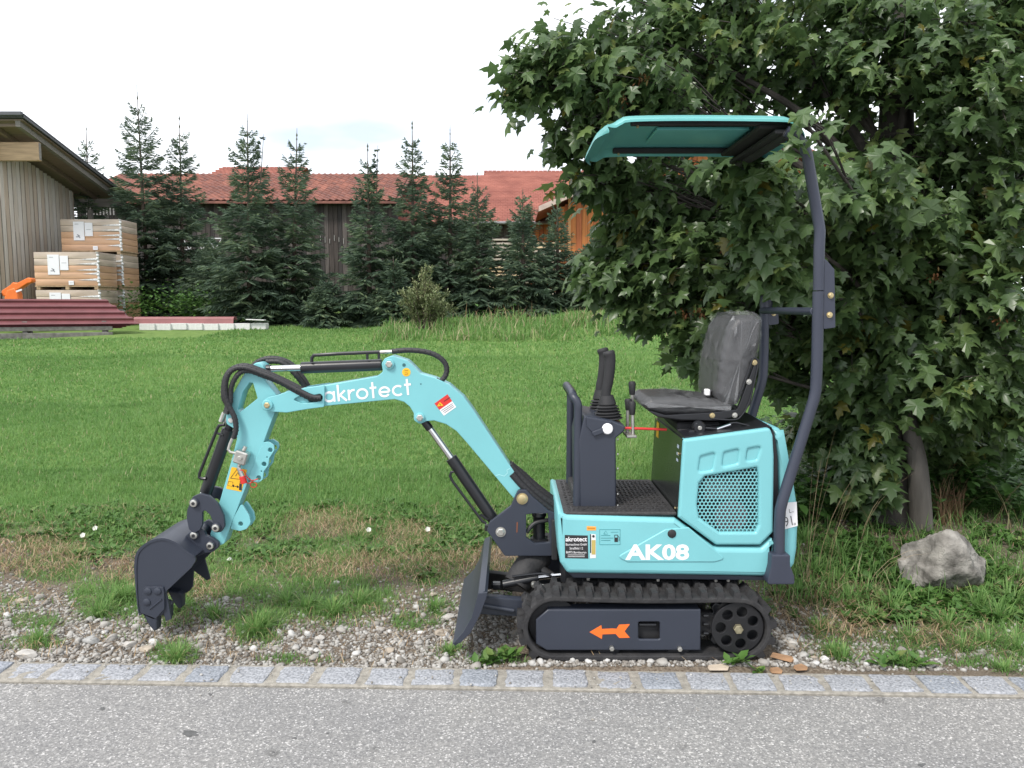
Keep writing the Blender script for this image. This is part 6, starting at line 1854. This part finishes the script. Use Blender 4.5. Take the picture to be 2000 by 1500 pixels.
for (u, v0, v1, us, m_, dy) in ((74, 277, 313, 75, BEAM, .16), (236, 388, 404, 236, BEAMG, .14)):
    a = on_x(u, v0, XV - .12); b = on_x(u, v1, XV - .12); h = a.z - b.z
    g = Geo(); g.box((XV - .12 - 2.9, a.y + dy / 2, (a.z + b.z) / 2), (5.8, dy, h), .03 if u < 100 else .01, seg=2); pu = g.build('purlin', m_, SH)
    g = Geo(); g.box((XV - .118, a.y + dy / 2, (a.z + b.z) / 2), (.01, dy - .05, h - .05), .003); g.build('end_grain', BEAMG, pu)
a = on_x(36, 234, XV - .3); b = on_x(36, 247, XV - .3)
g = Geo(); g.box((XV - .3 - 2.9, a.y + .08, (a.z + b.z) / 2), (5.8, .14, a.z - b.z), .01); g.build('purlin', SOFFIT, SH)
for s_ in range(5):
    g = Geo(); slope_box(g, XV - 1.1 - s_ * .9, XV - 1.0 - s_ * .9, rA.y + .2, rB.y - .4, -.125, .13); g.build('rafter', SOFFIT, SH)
p = P(176, 405, yw1 + .35); g = Geo(); g.box((p.x, yw1 + .35, (zg + 4.4) / 2 + .4), (.14, .14, 4.0), .01); g.build('post', BEAMG, SH)
SLAT_SLIT = M('pale_slat_and_light_slit', (.26, .25, .24), rough=.8, var=.2, scale=20)  # for the shed slats and the painted light slits of the barn
for q in range(9):
    c = P(170 + q * 6.5, 412, yw1 + 3.5); g = Geo(); g.box(c, (.05, .03, .32), .004); g.build('slat', SLAT_SLIT, SH)

# ================================================================== PALLETS OF CARTONS
CARD = M('brown_carton', (.48, .29, .17), rough=.45, var=.22, scale=2.2, stretch=(.4, .4, 3), spec=.6, coat=.35)
CARDS = M('film_grey_carton', (.42, .345, .275), rough=.35, var=.25, scale=2.5, stretch=(.5, .5, 2.5), spec=.6, coat=.4)
FILMW = M('stretch_film', (.62, .62, .62), rough=.18, var=.3, scale=6, stretch=(3, 3, 9), spec=.8, bump=.9, bscale=30)
PALW = M('pallet_wood', (.36, .26, .16), rough=.85, var=.25, scale=12)
PAPER = M('paper_label', (.68, .69, .72), rough=.6, var=.03)
GREYP = M('grey_label_print', (.22, .23, .25), rough=.7)
def carton(x0, x1, y0, depth, z0, z1, label, seed):
    """front-left to front-right at y0, stands on its own pallet"""
    h = z1 - z0; ph = .13
    T = thing('carton_pallet', ((x0 + x1) / 2, y0 + depth / 2, z0), label, 'boxed pallet', 'film-wrapped cartons stacked by the shed')
    r = random.Random(seed)
    for q in range(3):
        g = Geo(); g.box((x0 + .1 + (x1 - x0 - .2) * q / 2, y0 + depth / 2, z0 + .045), (.12, depth - .02, .09), .006); g.build('pallet_block', PALW, T)
    g = Geo(); g.box(((x0 + x1) / 2, y0 + depth / 2, z0 + .108), (x1 - x0, depth, .034), .004); g.build('pallet_deck', PALW, T)
    # body: layers of cartons, each slightly proud or shy
    n = 5; zz = z0 + .126
    for q in range(n):
        lh = (h - .126) / n; e = r.uniform(-.010, .006)
        g = Geo(); g.box(((x0 + x1) / 2, y0 + depth / 2, zz + lh / 2), (x1 - x0 - .02 + e, depth - .02 + e, lh - .006), .012, seg=2); g.build('carton', CARD if q < 3 else CARDS, T); zz += lh
    # film gathered at the corners
    for (cx, cy) in ((x1 - .012, y0 + .012),):
        g = Geo(); m = 34; pts = [(cx + .010 * math.sin(k * 1.1) , cy - .006 * math.sin(k * 1.7 + 1), z0 + .12 + (h - .12) * k / m) for k in range(m + 1)]
        g.tube(pts, [.035 + .012 * math.sin(k * 1.9) for k in range(m + 1)], 8); g.build('stretch_film', FILMW, T)
    for q in range(5):
        zc = z0 + .30 + (h - .4) * q / 4.6 + r.uniform(-.03, .03); g = Geo(); g.slab2([(x1 - r.uniform(.45, .75), zc), (x1 - .03, zc + .05), (x1 - .03, zc - .02)], [], y0 - .004, y0 + .002, 0); g.build('film_fold', FILMW, T)
    W = x1 - x0
    for (a, b, c, d) in ((.22, .40, .40, .93), (.41, .54, .52, .90), (.53, .61, .13, .24)):
        g = Geo(); g.box((x0 + W * (a + b) / 2, y0 - .006, z0 + h * (c + d) / 2), (W * (b - a), .006, h * (d - c)), .001); lb_ = g.build('label', PAPER, T)
        g = Geo()
        if d > .92:
            for k in range(3): g.box((x0 + W * (a + .09) + .03 * k - .05, y0 - .0105, z0 + h * (c + .10) + .05 * (k % 2)), (.09, .002, .03), 0, Matrix.Rotation(.5 * k, 3, 'Y'))
            g.box((x0 + W * (a + .06), y0 - .0105, z0 + h * (d - .07)), (.12, .002, .015), 0)
        else: g.box((x0 + W * (a + b) / 2, y0 - .0105, z0 + h * (c + d) / 2), (W * (b - a) * .6, .002, .012), 0)
        g.build('label_print', GREYP, lb_)
YB = 23.6
lay = lambda v, Y: P(200, v, Y).z
xa, xb = P(68, 560, YB).x, P(194, 560, YB).x
yb2 = YB + 1.30
xa2, xb2 = P(118, 460, yb2).x, P(236, 460, yb2).x
zb0 = float(gz(-13, YB)) - .02
zm = lay(566, YB); ztp = lay(492, YB)
hbx = ztp - zm
carton(xa, xb, YB, 1.13, zm, ztp, 'film-wrapped carton with two white labels, upper of the front stack', 1)
carton(xa, xb, YB, 1.13, zm - hbx - .004, zm - .004, 'film-wrapped carton behind the red sheets, lower of the front stack', 2)
zt2 = lay(428, yb2); h2 = zt2 - lay(497, yb2)
carton(xa2 + .0, xb2 + .0, yb2, 1.13, zt2 - h2, zt2, 'topmost film-wrapped carton, highest of the rear stack', 3)
carton(xb2 - 1.95, xb2, yb2, 1.13, zt2 - 2 * h2 - .006, zt2 - h2 - .006, 'middle carton of the rear stack, its side showing', 4)
carton(xb2 - 1.95, xb2, yb2, 1.13, zt2 - 3 * h2 - .012, zt2 - 2 * h2 - .012, 'bottom carton of the rear stack by the red sheet end', 5)

# ================================================================== RED SHEETS, BLOCKS, HOIST
REDS = M('oxide_red_sheet', (.15, .050, .054), rough=.38, var=.12, scale=3, spec=.5)
REDS2 = M('faded_red_sheet', (.27, .11, .11), rough=.5, var=.12, scale=3)
OLDW = M('old_grey_timber', (.16, .15, .14), rough=.9, var=.3, scale=10)
e0, e1 = P(-140, 640, 19.6), P(255, 622, 21.6)      # bottom long edge of the leaning pile
ctr = (e0 + e1) / 2
zgr = float(gz(ctr.x, ctr.y))
lx = Vector((e1.x - e0.x, e1.y - e0.y, 0)); LL = lx.length + .4; lx.normalize(); ly_ = Vector((-lx.y, lx.x, 0))
PT = thing('sheet_pile', (ctr.x, ctr.y, zgr), 'pile of dark red corrugated roofing sheets on old timbers in front of the cartons', 'sheets')
def to_pile(s, t, z): return ctr + lx * s + ly_ * t + Vector((0, 0, z + zgr - ctr.z))
for k in range(5):
    # trapezoid sheet, tilted towards the road: t along the slope
    prof = []; wdt = 1.10; nr_ = 4
    for q in range(nr_):
        b0 = wdt * q / nr_; prof += [(b0, 0), (b0 + .15, 0), (b0 + .165, .06), (b0 + .235, .06), (b0 + .272, 0)]
    ca, sa = math.cos(math.radians(36)), math.sin(math.radians(36))
    vs = []; fs = []
    for s in (-LL / 2 + .05 * k, LL / 2 - .10 * (4 - k)):
        for zz in (0, -.006):
            for (t, d) in prof:
                tt = t - .1; off = d + zz + k * .038
                vs.append(to_pile(s - (.75 * t if s > 0 else 0), tt * ca - off * sa - .1, .30 + tt * sa + off * ca))
    n = len(prof)
    for i in range(n - 1):
        fs += [(i, i + 1, 2 * n + i + 1, 2 * n + i), (n + i, 3 * n + i, 3 * n + i + 1, n + i + 1), (i, n + i, n + i + 1, i + 1), (2 * n + i, 2 * n + i + 1, 3 * n + i + 1, 3 * n + i)]
    g = Geo(); g.add(vs, fs); g.build('sheet', REDS, PT)
for (s, w) in ((-LL * .30, .12), (-.2, .12), (LL * .33, .12)):
    g = Geo(); c = to_pile(s, .35, .22); g.box(c, (.12, 1.1, .44), .01, Matrix.Rotation(math.atan2(lx.y, lx.x), 3, 'Z')); g.build('bearer', OLDW, PT)
for (t, z, h) in ((-.16, .24, .11), (-.22, .05, .16)):
    g = Geo(); c = to_pile(-.35, t, z); g.box(c, (LL * .88, .14, h), .01, Matrix.Rotation(math.atan2(lx.y, lx.x), 3, 'Z')); g.build('timber', OLDW, PT)
g = Geo(); g.tube([to_pile(LL * .30, 1.0, .98), to_pile(LL * .34, .55, .78), to_pile(LL * .40, .05, .50), to_pile(LL * .43, -.15, .32)], .008, 6, smooth=4); o = g.build('strap', REDS2, PT)
BLK = M('white_aerated_block', (.60, .60, .59), rough=.9, var=.08, scale=20)
for k in range(8):
    u0 = 272 + k * 31; Yk = 22.6 + k * .06; a = P(u0, 640, Yk); b = P(u0 + 30, 640, Yk); zz = float(gz(a.x, Yk))
    g = Geo(); g.box(((a.x + b.x) / 2, Yk + .15, zz + .10), (b.x - a.x, .30, .19), .006); o = g.build('aerated_block', BLK, None, ((a.x + b.x) / 2, Yk + .15, zz))
    tag(o, ('leftmost white block, tucked against the end of the red sheets', 'second white block from the red pile', 'third white block from the red pile', 'fourth white block from the red pile', 'fifth white block from the red pile', 'white block under the right end of the pink-red sheet', 'white block standing just clear of the pink-red sheet', 'last white block of the row, nearest the spruces')[k], 'block', 'row of white blocks')
a, b = P(262, 620, 22.75), P(457, 622, 23.1); zz = float(gz(-9, 22.8)) + .20
g = Geo(); n = 4; prof = [(-.17, 0), (-.15, .14), (-.10, .19), (.03, .20), (.1, .20), (.13, .12), (.22, .10)]
vs = [Vector((a.x, a.y + t + .1, zz + d)) for t, d in prof] + [Vector((b.x, b.y + t + .1, zz + d)) for t, d in prof]; vs += [v_ - Vector((0, 0, .008)) for v_ in vs]; n = len(prof)
fs = []
for i in range(n - 1): fs += [(i, i + 1, n + i + 1, n + i), (2 * n + i, 3 * n + i, 3 * n + i + 1, 2 * n + i + 1)]
for e in (0, n): fs += [(e + i, 2 * n + e + i, 2 * n + e + i + 1, e + i + 1) for i in range(n - 1)]
g.add(vs, fs); o = g.build('ridge_sheet', REDS2, None, (a + b) / 2); tag(o, 'long pink-red metal sheet lying on the row of white blocks', 'sheet')
g = Geo(); c = P(500, 632, 23.0); g.box((c.x, 23.0, float(gz(c.x, 23)) + .30), (.55, .2, .03), .008, Matrix.Rotation(.04, 3, 'Y')); o = g.build('pale_plank', BLK, None, c); tag(o, 'thin pale plank at the right end of the white blocks', 'plank')
ORG = M('orange_machine_paint', (.72, .16, .02), rough=.4, var=.06)
hp0 = P(20, 610, 21.8); T = thing('hoist_arm', (hp0.x, 21.8, float(gz(hp0.x, 21.8))), 'orange lifting arm standing by the shed wall behind the red sheets', 'hoist')
g = Geo(); g.slab([(10, 640), (8, 580), (14, 566), (28, 562), (34, 575), (40, 640)], 21.7, 21.95, bev=.03, bs=3); g.build('column', ORG, T)
g = Geo(); g.slab([(2, 568, 4), (20, 556, 4), (24, 551, 3), (32, 553, 3), (54, 542, 4), (61, 543, 4), (62, 552, 4), (54, 553, 3), (26, 571, 4), (4, 580, 4)], 21.72, 21.93, bev=.02, bs=2); g.build('jib', ORG, T)
g = Geo(); g.slab([(18, 572), (42, 564), (43, 567), (19, 576)], 21.71, 21.72, bev=0); g.build('jib_label', PAPER, T)
g = Geo(); g.tube([P(2, 572, 21.69), P(3, 600, 21.69), P(5, 640, 21.69)], .02, 8); g.build('hose', DARKP, T)

# ================================================================== BARNS BEHIND THE SPRUCES
TILE = M('clay_tile', (.20, .075, .055), rough=.8, var=.3, scale=1.3, col2=(.30, .115, .080))
TILE2 = M('weathered_clay_tile', (.15, .062, .050), rough=.85, var=.3, scale=2.0, col2=(.24, .10, .075))
TILER = M('red_plain_tile', (.27, .090, .068), rough=.8, var=.2, scale=1.0, col2=(.34, .125, .092))
DARKB = [M('tarred_board', (.050, .040, .037), rough=.9, var=.35, scale=8, stretch=(3, 3, .2)), M('grey_brown_board', (.085, .072, .068), rough=.9, var=.3, scale=8, stretch=(3, 3, .2)), M('dark_board', (.035, .030, .030), rough=.9, var=.3, scale=8, stretch=(3, 3, .2))]
ORB = [M('orange_board', (.48, .17, .045), rough=.7, var=.18, scale=6, stretch=(3, 3, .2)), M('red_orange_board', (.40, .12, .04), rough=.7, var=.18, scale=6, stretch=(3, 3, .2))]
EAVE = M('pale_eave_board', (.40, .36, .33), rough=.8, var=.1)

def gable_roof(T, x0, x1, y_e, z_e, y_r, z_r, m1, m2, tw, tl, singles, overlap=.0):
    """tiles laid course by course on the slope facing the road, plus the far slope as a plain sheet"""
    dy, dz = y_r - y_e, z_r - z_e; L = math.hypot(dy, dz); cy, sz = dy / L, dz / L
    g = Geo(); g.add([(x0, y_e, z_e - .05), (x1, y_e, z_e - .05), (x1, y_r, z_r - .05), (x0, y_r, z_r - .05), (x0, y_r + dy, z_e - .05), (x1, y_r + dy, z_e - .05),
                      (x0, y_e, z_e - .15), (x1, y_e, z_e - .15), (x1, y_r, z_r - .15), (x0, y_r, z_r - .15), (x0, y_r + dy, z_e - .15), (x1, y_r + dy, z_e - .15)],
                     [(0, 1, 2, 3), (3, 2, 5, 4), (6, 9, 8, 7), (9, 10, 11, 8), (0, 6, 7, 1), (4, 5, 11, 10), (0, 3, 9, 6), (3, 4, 10, 9), (1, 7, 8, 2), (2, 8, 11, 5)])
    rf = g.build('roof', m2, T)
    nxr, nyr = int((x1 - x0) / tw), int(L / tl)
    # one pantile: S-curved across, its lower end lifted
    cs = 5; vs = []
    for (s, lift) in ((0, .035), (tl * 1.12, .0)):
        for k in range(cs + 1):
            t = k / cs; vs.append((tw * t, s * cy - (.028 * math.sin(2 * math.pi * t) + lift) * sz * 0, s * sz + .030 * math.sin(2 * math.pi * t) + lift))
    n = cs + 1
    for k in range(cs + 1): vs.append((vs[k][0], vs[k][1], vs[k][2] - .03))
    fs = [(k, k + 1, n + k + 1, n + k) for k in range(cs)] + [(k, 2 * n + k, 2 * n + k + 1, k + 1) for k in range(cs)]
    mes = []
    for m_ in (m1, m2, m1):
        g = Geo(); g.add(vs, fs); me = g.mesh('tile', m_); mes.append(me)
    V = np.array(vs); off = np.array(wloc(T)); co = []; q4 = []; cnt = 0; nb = 0
    cand = []
    for j in range(nyr):
        for i in range(nxr):
            p = Vector((x0 + i * tw, y_e + j * tl * cy, z_e + j * tl * sz)); u, v = proj(p.x, p.y, p.z)
            hid = any(abs(u - s_[2]) < s_[4] * (1 - max(0, (640 - v) / (640 - s_[1]))) * .8 for s_ in SP)
            cand.append((0 if (0 < u < 1200 and not hid) else 1, rr.random(), p))
    cand.sort(key=lambda c: c[:2])
    F4 = np.array(fs)
    for k, (_, _, p) in enumerate(cand):
        if k < singles:
            o = link('tile', mes[k % 3], rf); o.location = p - wloc(rf)
            o.rotation_euler = (rr.uniform(-.01, .01), rr.uniform(-.01, .01), 0)
        else:
            co.append(V + np.array(p) + np.array([0, 0, rr.uniform(-.004, .004)])); q4.append(F4 + nb); nb += len(V)
    if co:
        o = bulk('tiles', np.concatenate(co), [np.concatenate(q4)], m1, None, rf, off=tuple(off)); tag(o, kind='stuff')
    return rf

# -- dark barn with pantiles
YBN = 36.0
zE = P(600, 391, YBN - .5).z; zR = P(600, 338, YBN + 5).z
xl, xr_ = P(150, 400, YBN).x, P(772, 400, YBN).x
zgb = float(gz(-8, YBN))
BN = thing('dark_barn', ((xl + xr_) / 2, YBN, zgb), 'dark boarded barn with a clay pantile roof behind the left spruces', 'barn')
x = xl; k = 0
while x < xr_ - .1:
    w = .21 + .02 * math.sin(k * 2.3); g = Geo(); hh = zE - zgb - .1
    g.box((x + w / 2, YBN - .015 + .006 * (k % 3), zgb + hh / 2 - .02 * (k % 4)), (w - .016, .03, hh + .2), .003); g.build('board', DARKB[(k * 5 + k // 4) % 3], BN); x += w; k += 1
g = Geo(); g.box(((xl + xr_) / 2, YBN + 5, zgb + (zE - zgb) / 2), (xr_ - xl - .1, 9.8, zE - zgb), .01); g.build('wall', DARKB[2], BN)
g = Geo(); g.box(((xl + xr_) / 2, YBN - .48, zE - .09), (xr_ - xl, .06, .07), .01); g.build('eave_board', EAVE, BN)
for k in range(10):
    c = P(640 + (k % 5) * 9, 445 + 12 * (k // 5), YBN - .05); 
gable_roof(BN, xl - .3, xr_ + .2, YBN - .55, zE, YBN + 5, zR, TILE, TILE2, .30, .36, 300)
for k in range(6):      # pale strips put the light showing through board gaps into colour
    c = P(626 + k * 9, 465 + 3 * (k % 3), YBN - .06); g = Geo(); g.box(c, (.03, .02, .22 + .05 * (k % 2)), .004); g.build('light_slit', SLAT_SLIT, BN)
# -- red-roofed long barn to its right
Y2 = 37.5
zE2 = P(1000, 434, Y2 - .6).z; zR2 = P(1000, 341, Y2 + 6.5).z
x2l, x2r = P(765, 430, Y2).x, P(1080, 430, Y2).x
LB = thing('red_roofed_barn', ((x2l + x2r) / 2, Y2, zgb), 'long barn with a bright red tiled roof behind the middle spruces', 'barn')
for k in range(36):
    w = (x2r - x2l) / 36; g = Geo(); g.box((x2l + w * (k + .5), Y2 + .05, zgb + (zE2 - zgb) / 2), (w - .014, .03, zE2 - zgb), .003); g.build('board', DARKB[k % 3] if k < 31 else ORB[k % 2], LB)
g = Geo(); g.box(((x2l + x2r) / 2, Y2 + 6, zgb + (zE2 - zgb) / 2), (x2r - x2l, 11.7, zE2 - zgb), .01); g.build('wall', DARKB[2], LB)
def plain_roof(T, x0, x1, y_e, z_e, y_r, z_r, tl, tw, z_step=None):
    """plain tiles too small to tell apart from here: real overlapping courses, each cut into tiles"""
    dy, dz = y_r - y_e, z_r - z_e; L = math.hypot(dy, dz); cy, sz = dy / L, dz / L; n = int(L / tl)
    g = Geo(); g.add([(x0, y_e, z_e - .06), (x1, y_e, z_e - .06), (x1, y_r, z_r - .06), (x0, y_r, z_r - .06), (x0, y_r + dy, z_e), (x1, y_r + dy, z_e)], [(0, 1, 2, 3), (3, 2, 5, 4)]); rf = g.build('roof', TILER, T)
    nt = int((x1 - x0) / tw); co = []; ff = []; nb = 0
    base_ = np.array([[0, 0, .055], [tw * .94, 0, .055], [tw * .94, tl * 1.1 * cy, tl * 1.1 * sz], [0, tl * 1.1 * cy, tl * 1.1 * sz], [0, 0, -.01], [tw * .94, 0, -.01]])
    fq = np.array([[0, 1, 2, 3], [0, 4, 5, 1]])
    for j in range(n):
        for i in range(nt):
            co.append(base_ + np.array([x0 + i * tw + (tw / 2 if j % 2 else 0), y_e + j * tl * cy, z_e + j * tl * sz + rr.uniform(0, .012)])); ff.append(fq + nb); nb += 6
    o = bulk('tiles', np.concatenate(co), [np.concatenate(ff)], TILER, None, rf, off=tuple(wloc(T))); tag(o, kind='stuff'); return rf
rf = plain_roof(LB, x2l - .2, x2r + .55, Y2 - .7, zE2, Y2 + 6.5, zR2, .26, .24)
g = Geo(); g.tube([(x2l + 3, Y2 - .78, zE2 - .05), (x2r + .5, Y2 - .78, zE2 - .05)], .07, 10); g.build('gutter', M('zinc_gutter', (.22, .22, .23), rough=.5), LB)
# higher ridge block and a further roof
zR3 = P(1050, 333, Y2 + 7.5).z; x3l, x3r = P(945, 340, Y2 + 7).x, P(1200, 340, Y2 + 7).x
TB = thing('rear_barn', ((x3l + x3r) / 2, Y2 + 8, zgb), 'taller red tiled roof rising behind the short spruce', 'barn')
plain_roof(TB, x3l, x3r + 8, Y2 + 3.0, P(1050, 385, Y2 + 3.0).z, Y2 + 7.5, zR3, .26, .24)
g = Geo(); g.box(((x3l + x3r) / 2 + 4, Y2 + 11, zgb + 2.4), (x3r - x3l + 7.6, 6, 4.8), .02); g.build('wall', DARKB[1], TB)
x4l, x4r = P(424, 330, 47).x, P(592, 330, 47).x
FB = thing('far_barn', ((x4l + x4r) / 2, 48, zgb), 'distant tiled roof peeping over the ridge behind the twin-topped spruce', 'barn')
plain_roof(FB, x4l, x4r, 45.0, P(500, 345, 45.).z, 48, P(500, 325, 48).z, .3, .26)
g = Geo(); g.box(((x4l + x4r) / 2, 48, zgb + 3), (x4r - x4l - .4, 5, 6), .02); g.build('wall', DARKB[1], FB)
# -- orange gabled barn to the right, its verge climbing to the right behind the maple
Y5 = 33.0
gA, gB = P(1062, 432, Y5 - 1.0), P(1095, 388, Y5 - 1.0); gC = P(1400, 262, Y5 - 1.0)
x5l, x5r = P(1092, 450, Y5).x, P(1760, 450, Y5).x
slope5 = (gC.z - gB.z) / (gC.x - gB.x)
OB = thing('orange_barn', ((x5l + x5r) / 2, Y5, zgb), 'barn gable clad in orange-brown boards behind the maple', 'barn')
xm = (x5l + x5r) / 2; top5 = lambda x: gB.z + slope5 * (min(x, 2 * xm - x) - gB.x) - .25
x = x5l; k = 0
while x < x5r:
    w = .24; hh = top5(x + w / 2) - zgb; g = Geo(); g.box((x + w / 2, Y5 - .01 + .006 * (k % 2), zgb + hh / 2), (w - .014, .03, hh), .003); g.build('board', ORB[(k * 3 + k // 5) % 2], OB); x += w; k += 1
g = Geo(); pl5 = [(x5l, zgb), (x5r, zgb), (x5r, top5(x5r)), (xm, top5(xm)), (x5l, top5(x5l))]; g.slab2(pl5, [], Y5 + .03, Y5 + 14, .01); g.build('wall', ORB[1], OB)
g = Geo(); e = gA; zr5 = top5(xm) + .55; zl5 = top5(x5l) + .1
for s in (-1, 1):
    xo = xm + s * (xm - x5l + .9); zo = gB.z + slope5 * (x5l - .9 - gB.x)
    g.slab2([(xm, zr5), (xo, zo + .12), (xo, zo - .06), (xm, zr5 - .2)], [], Y5 - 1.0, Y5 + 14.5, .01)
rf5 = g.build('roof', TILER, OB)
g = Geo(); zo = gB.z + slope5 * (x5l - .9 - gB.x)
g.slab2([(xm, zr5 - .02), (xm - (xm - x5l + .9), zo + .06), (xm - (xm - x5l + .9), zo - .16), (xm, zr5 - .24)], [], Y5 - 1.06, Y5 - 1.005, .005); g.build('bargeboard', M('pale_bargeboard', (.46, .36, .31), rough=.7, var=.1), OB)
g = Geo(); c = P(1112, 455, Y5 - .12); g.box((c.x, Y5 - .08, zgb + 2.9), (.12, .1, 5.0), .01); g.build('corner_post', M('light_post', (.50, .27, .12), rough=.7), OB)
# -- sawn lumber stacks
LUM = [M('fresh_sawn_plank', (.62, .47, .30), rough=.8, var=.15, scale=8, stretch=(.2, 4, 4)), M('grey_sawn_plank', (.42, .37, .31), rough=.85, var=.2, scale=8, stretch=(.2, 4, 4))]
def lumber(u0, u1, v0, v1, Y, lab, seed, fresh):
    a, b = P(u0, v0, Y), P(u1, v1, Y); T = thing('lumber_stack', ((a.x + b.x) / 2, Y + .6, float(gz(a.x, Y))), lab, 'lumber', 'stacks of sawn planks')
    z = float(gz(a.x, Y)) + .1; r = random.Random(seed); k = 0
    while z < a.z:
        g = Geo(); g.box(((a.x + b.x) / 2 + r.uniform(-.08, .08), Y + .55 + r.uniform(-.03, .03), z + .04), (b.x - a.x, 1.1, .075), .008); g.build('plank', LUM[0 if fresh(z, a.z) else 1], T)
        if k % 1 == 0:
            for q in range(3):
                g = Geo(); g.box((a.x + .2 + (b.x - a.x - .4) * q / 2, Y + .55, z + .10), (.05, 1.0, .04), .004); g.build('spacer', OLDW, T)
        z += .155; k += 1
lumber(952, 1012, 466, 560, 31.0, 'stack of sawn planks glowing pale between two spruces', 3, lambda z, t: z < t - .9)
lumber(1024, 1094, 476, 570, 31.6, 'greyer stack of planks left of the orange gable', 4, lambda z, t: z > t - .3)
lumber(1235, 1330, 486, 580, 31.3, 'stack of planks seen through the maple leaves', 5, lambda z, t: True)
# -- white lattice truss leaning at the dark barn
WM = M('galvanised_truss', (.55, .56, .58), rough=.5, var=.1)
c = P(385, 477, 34.5); TR = thing('lattice_truss', (c.x, 34.5, c.z - .5), 'pale metal lattice truss in front of the dark barn boards', 'truss')
for v in (466, 488):
    g = Geo(); g.tube([P(262, v + 1, 34.5), P(432, v, 34.5)], .028, 8); g.build('chord', WM, TR)
for k in range(7):
    u = 345 + k * 12.5; g = Geo(); g.tube([P(u, 466 if k % 2 else 488, 34.5), P(u + 12.5, 488 if k % 2 else 466, 34.5)], .018, 6); g.build('lattice_bar', WM, TR)
for u in (300, 428):
    g = Geo(); a = P(u, 488, 34.5); g.tube([a, Vector((a.x, 34.5, zgb - .1))], .03, 8); g.build('leg', WM, TR)
g = Geo(); g.tube([P(290, 525, 34.6), P(322, 525, 34.6)], .03, 8); g.tube([P(322, 525, 34.6), P(372, 526, 34.6)], .016, 8); g.build('rail', WM, TR)
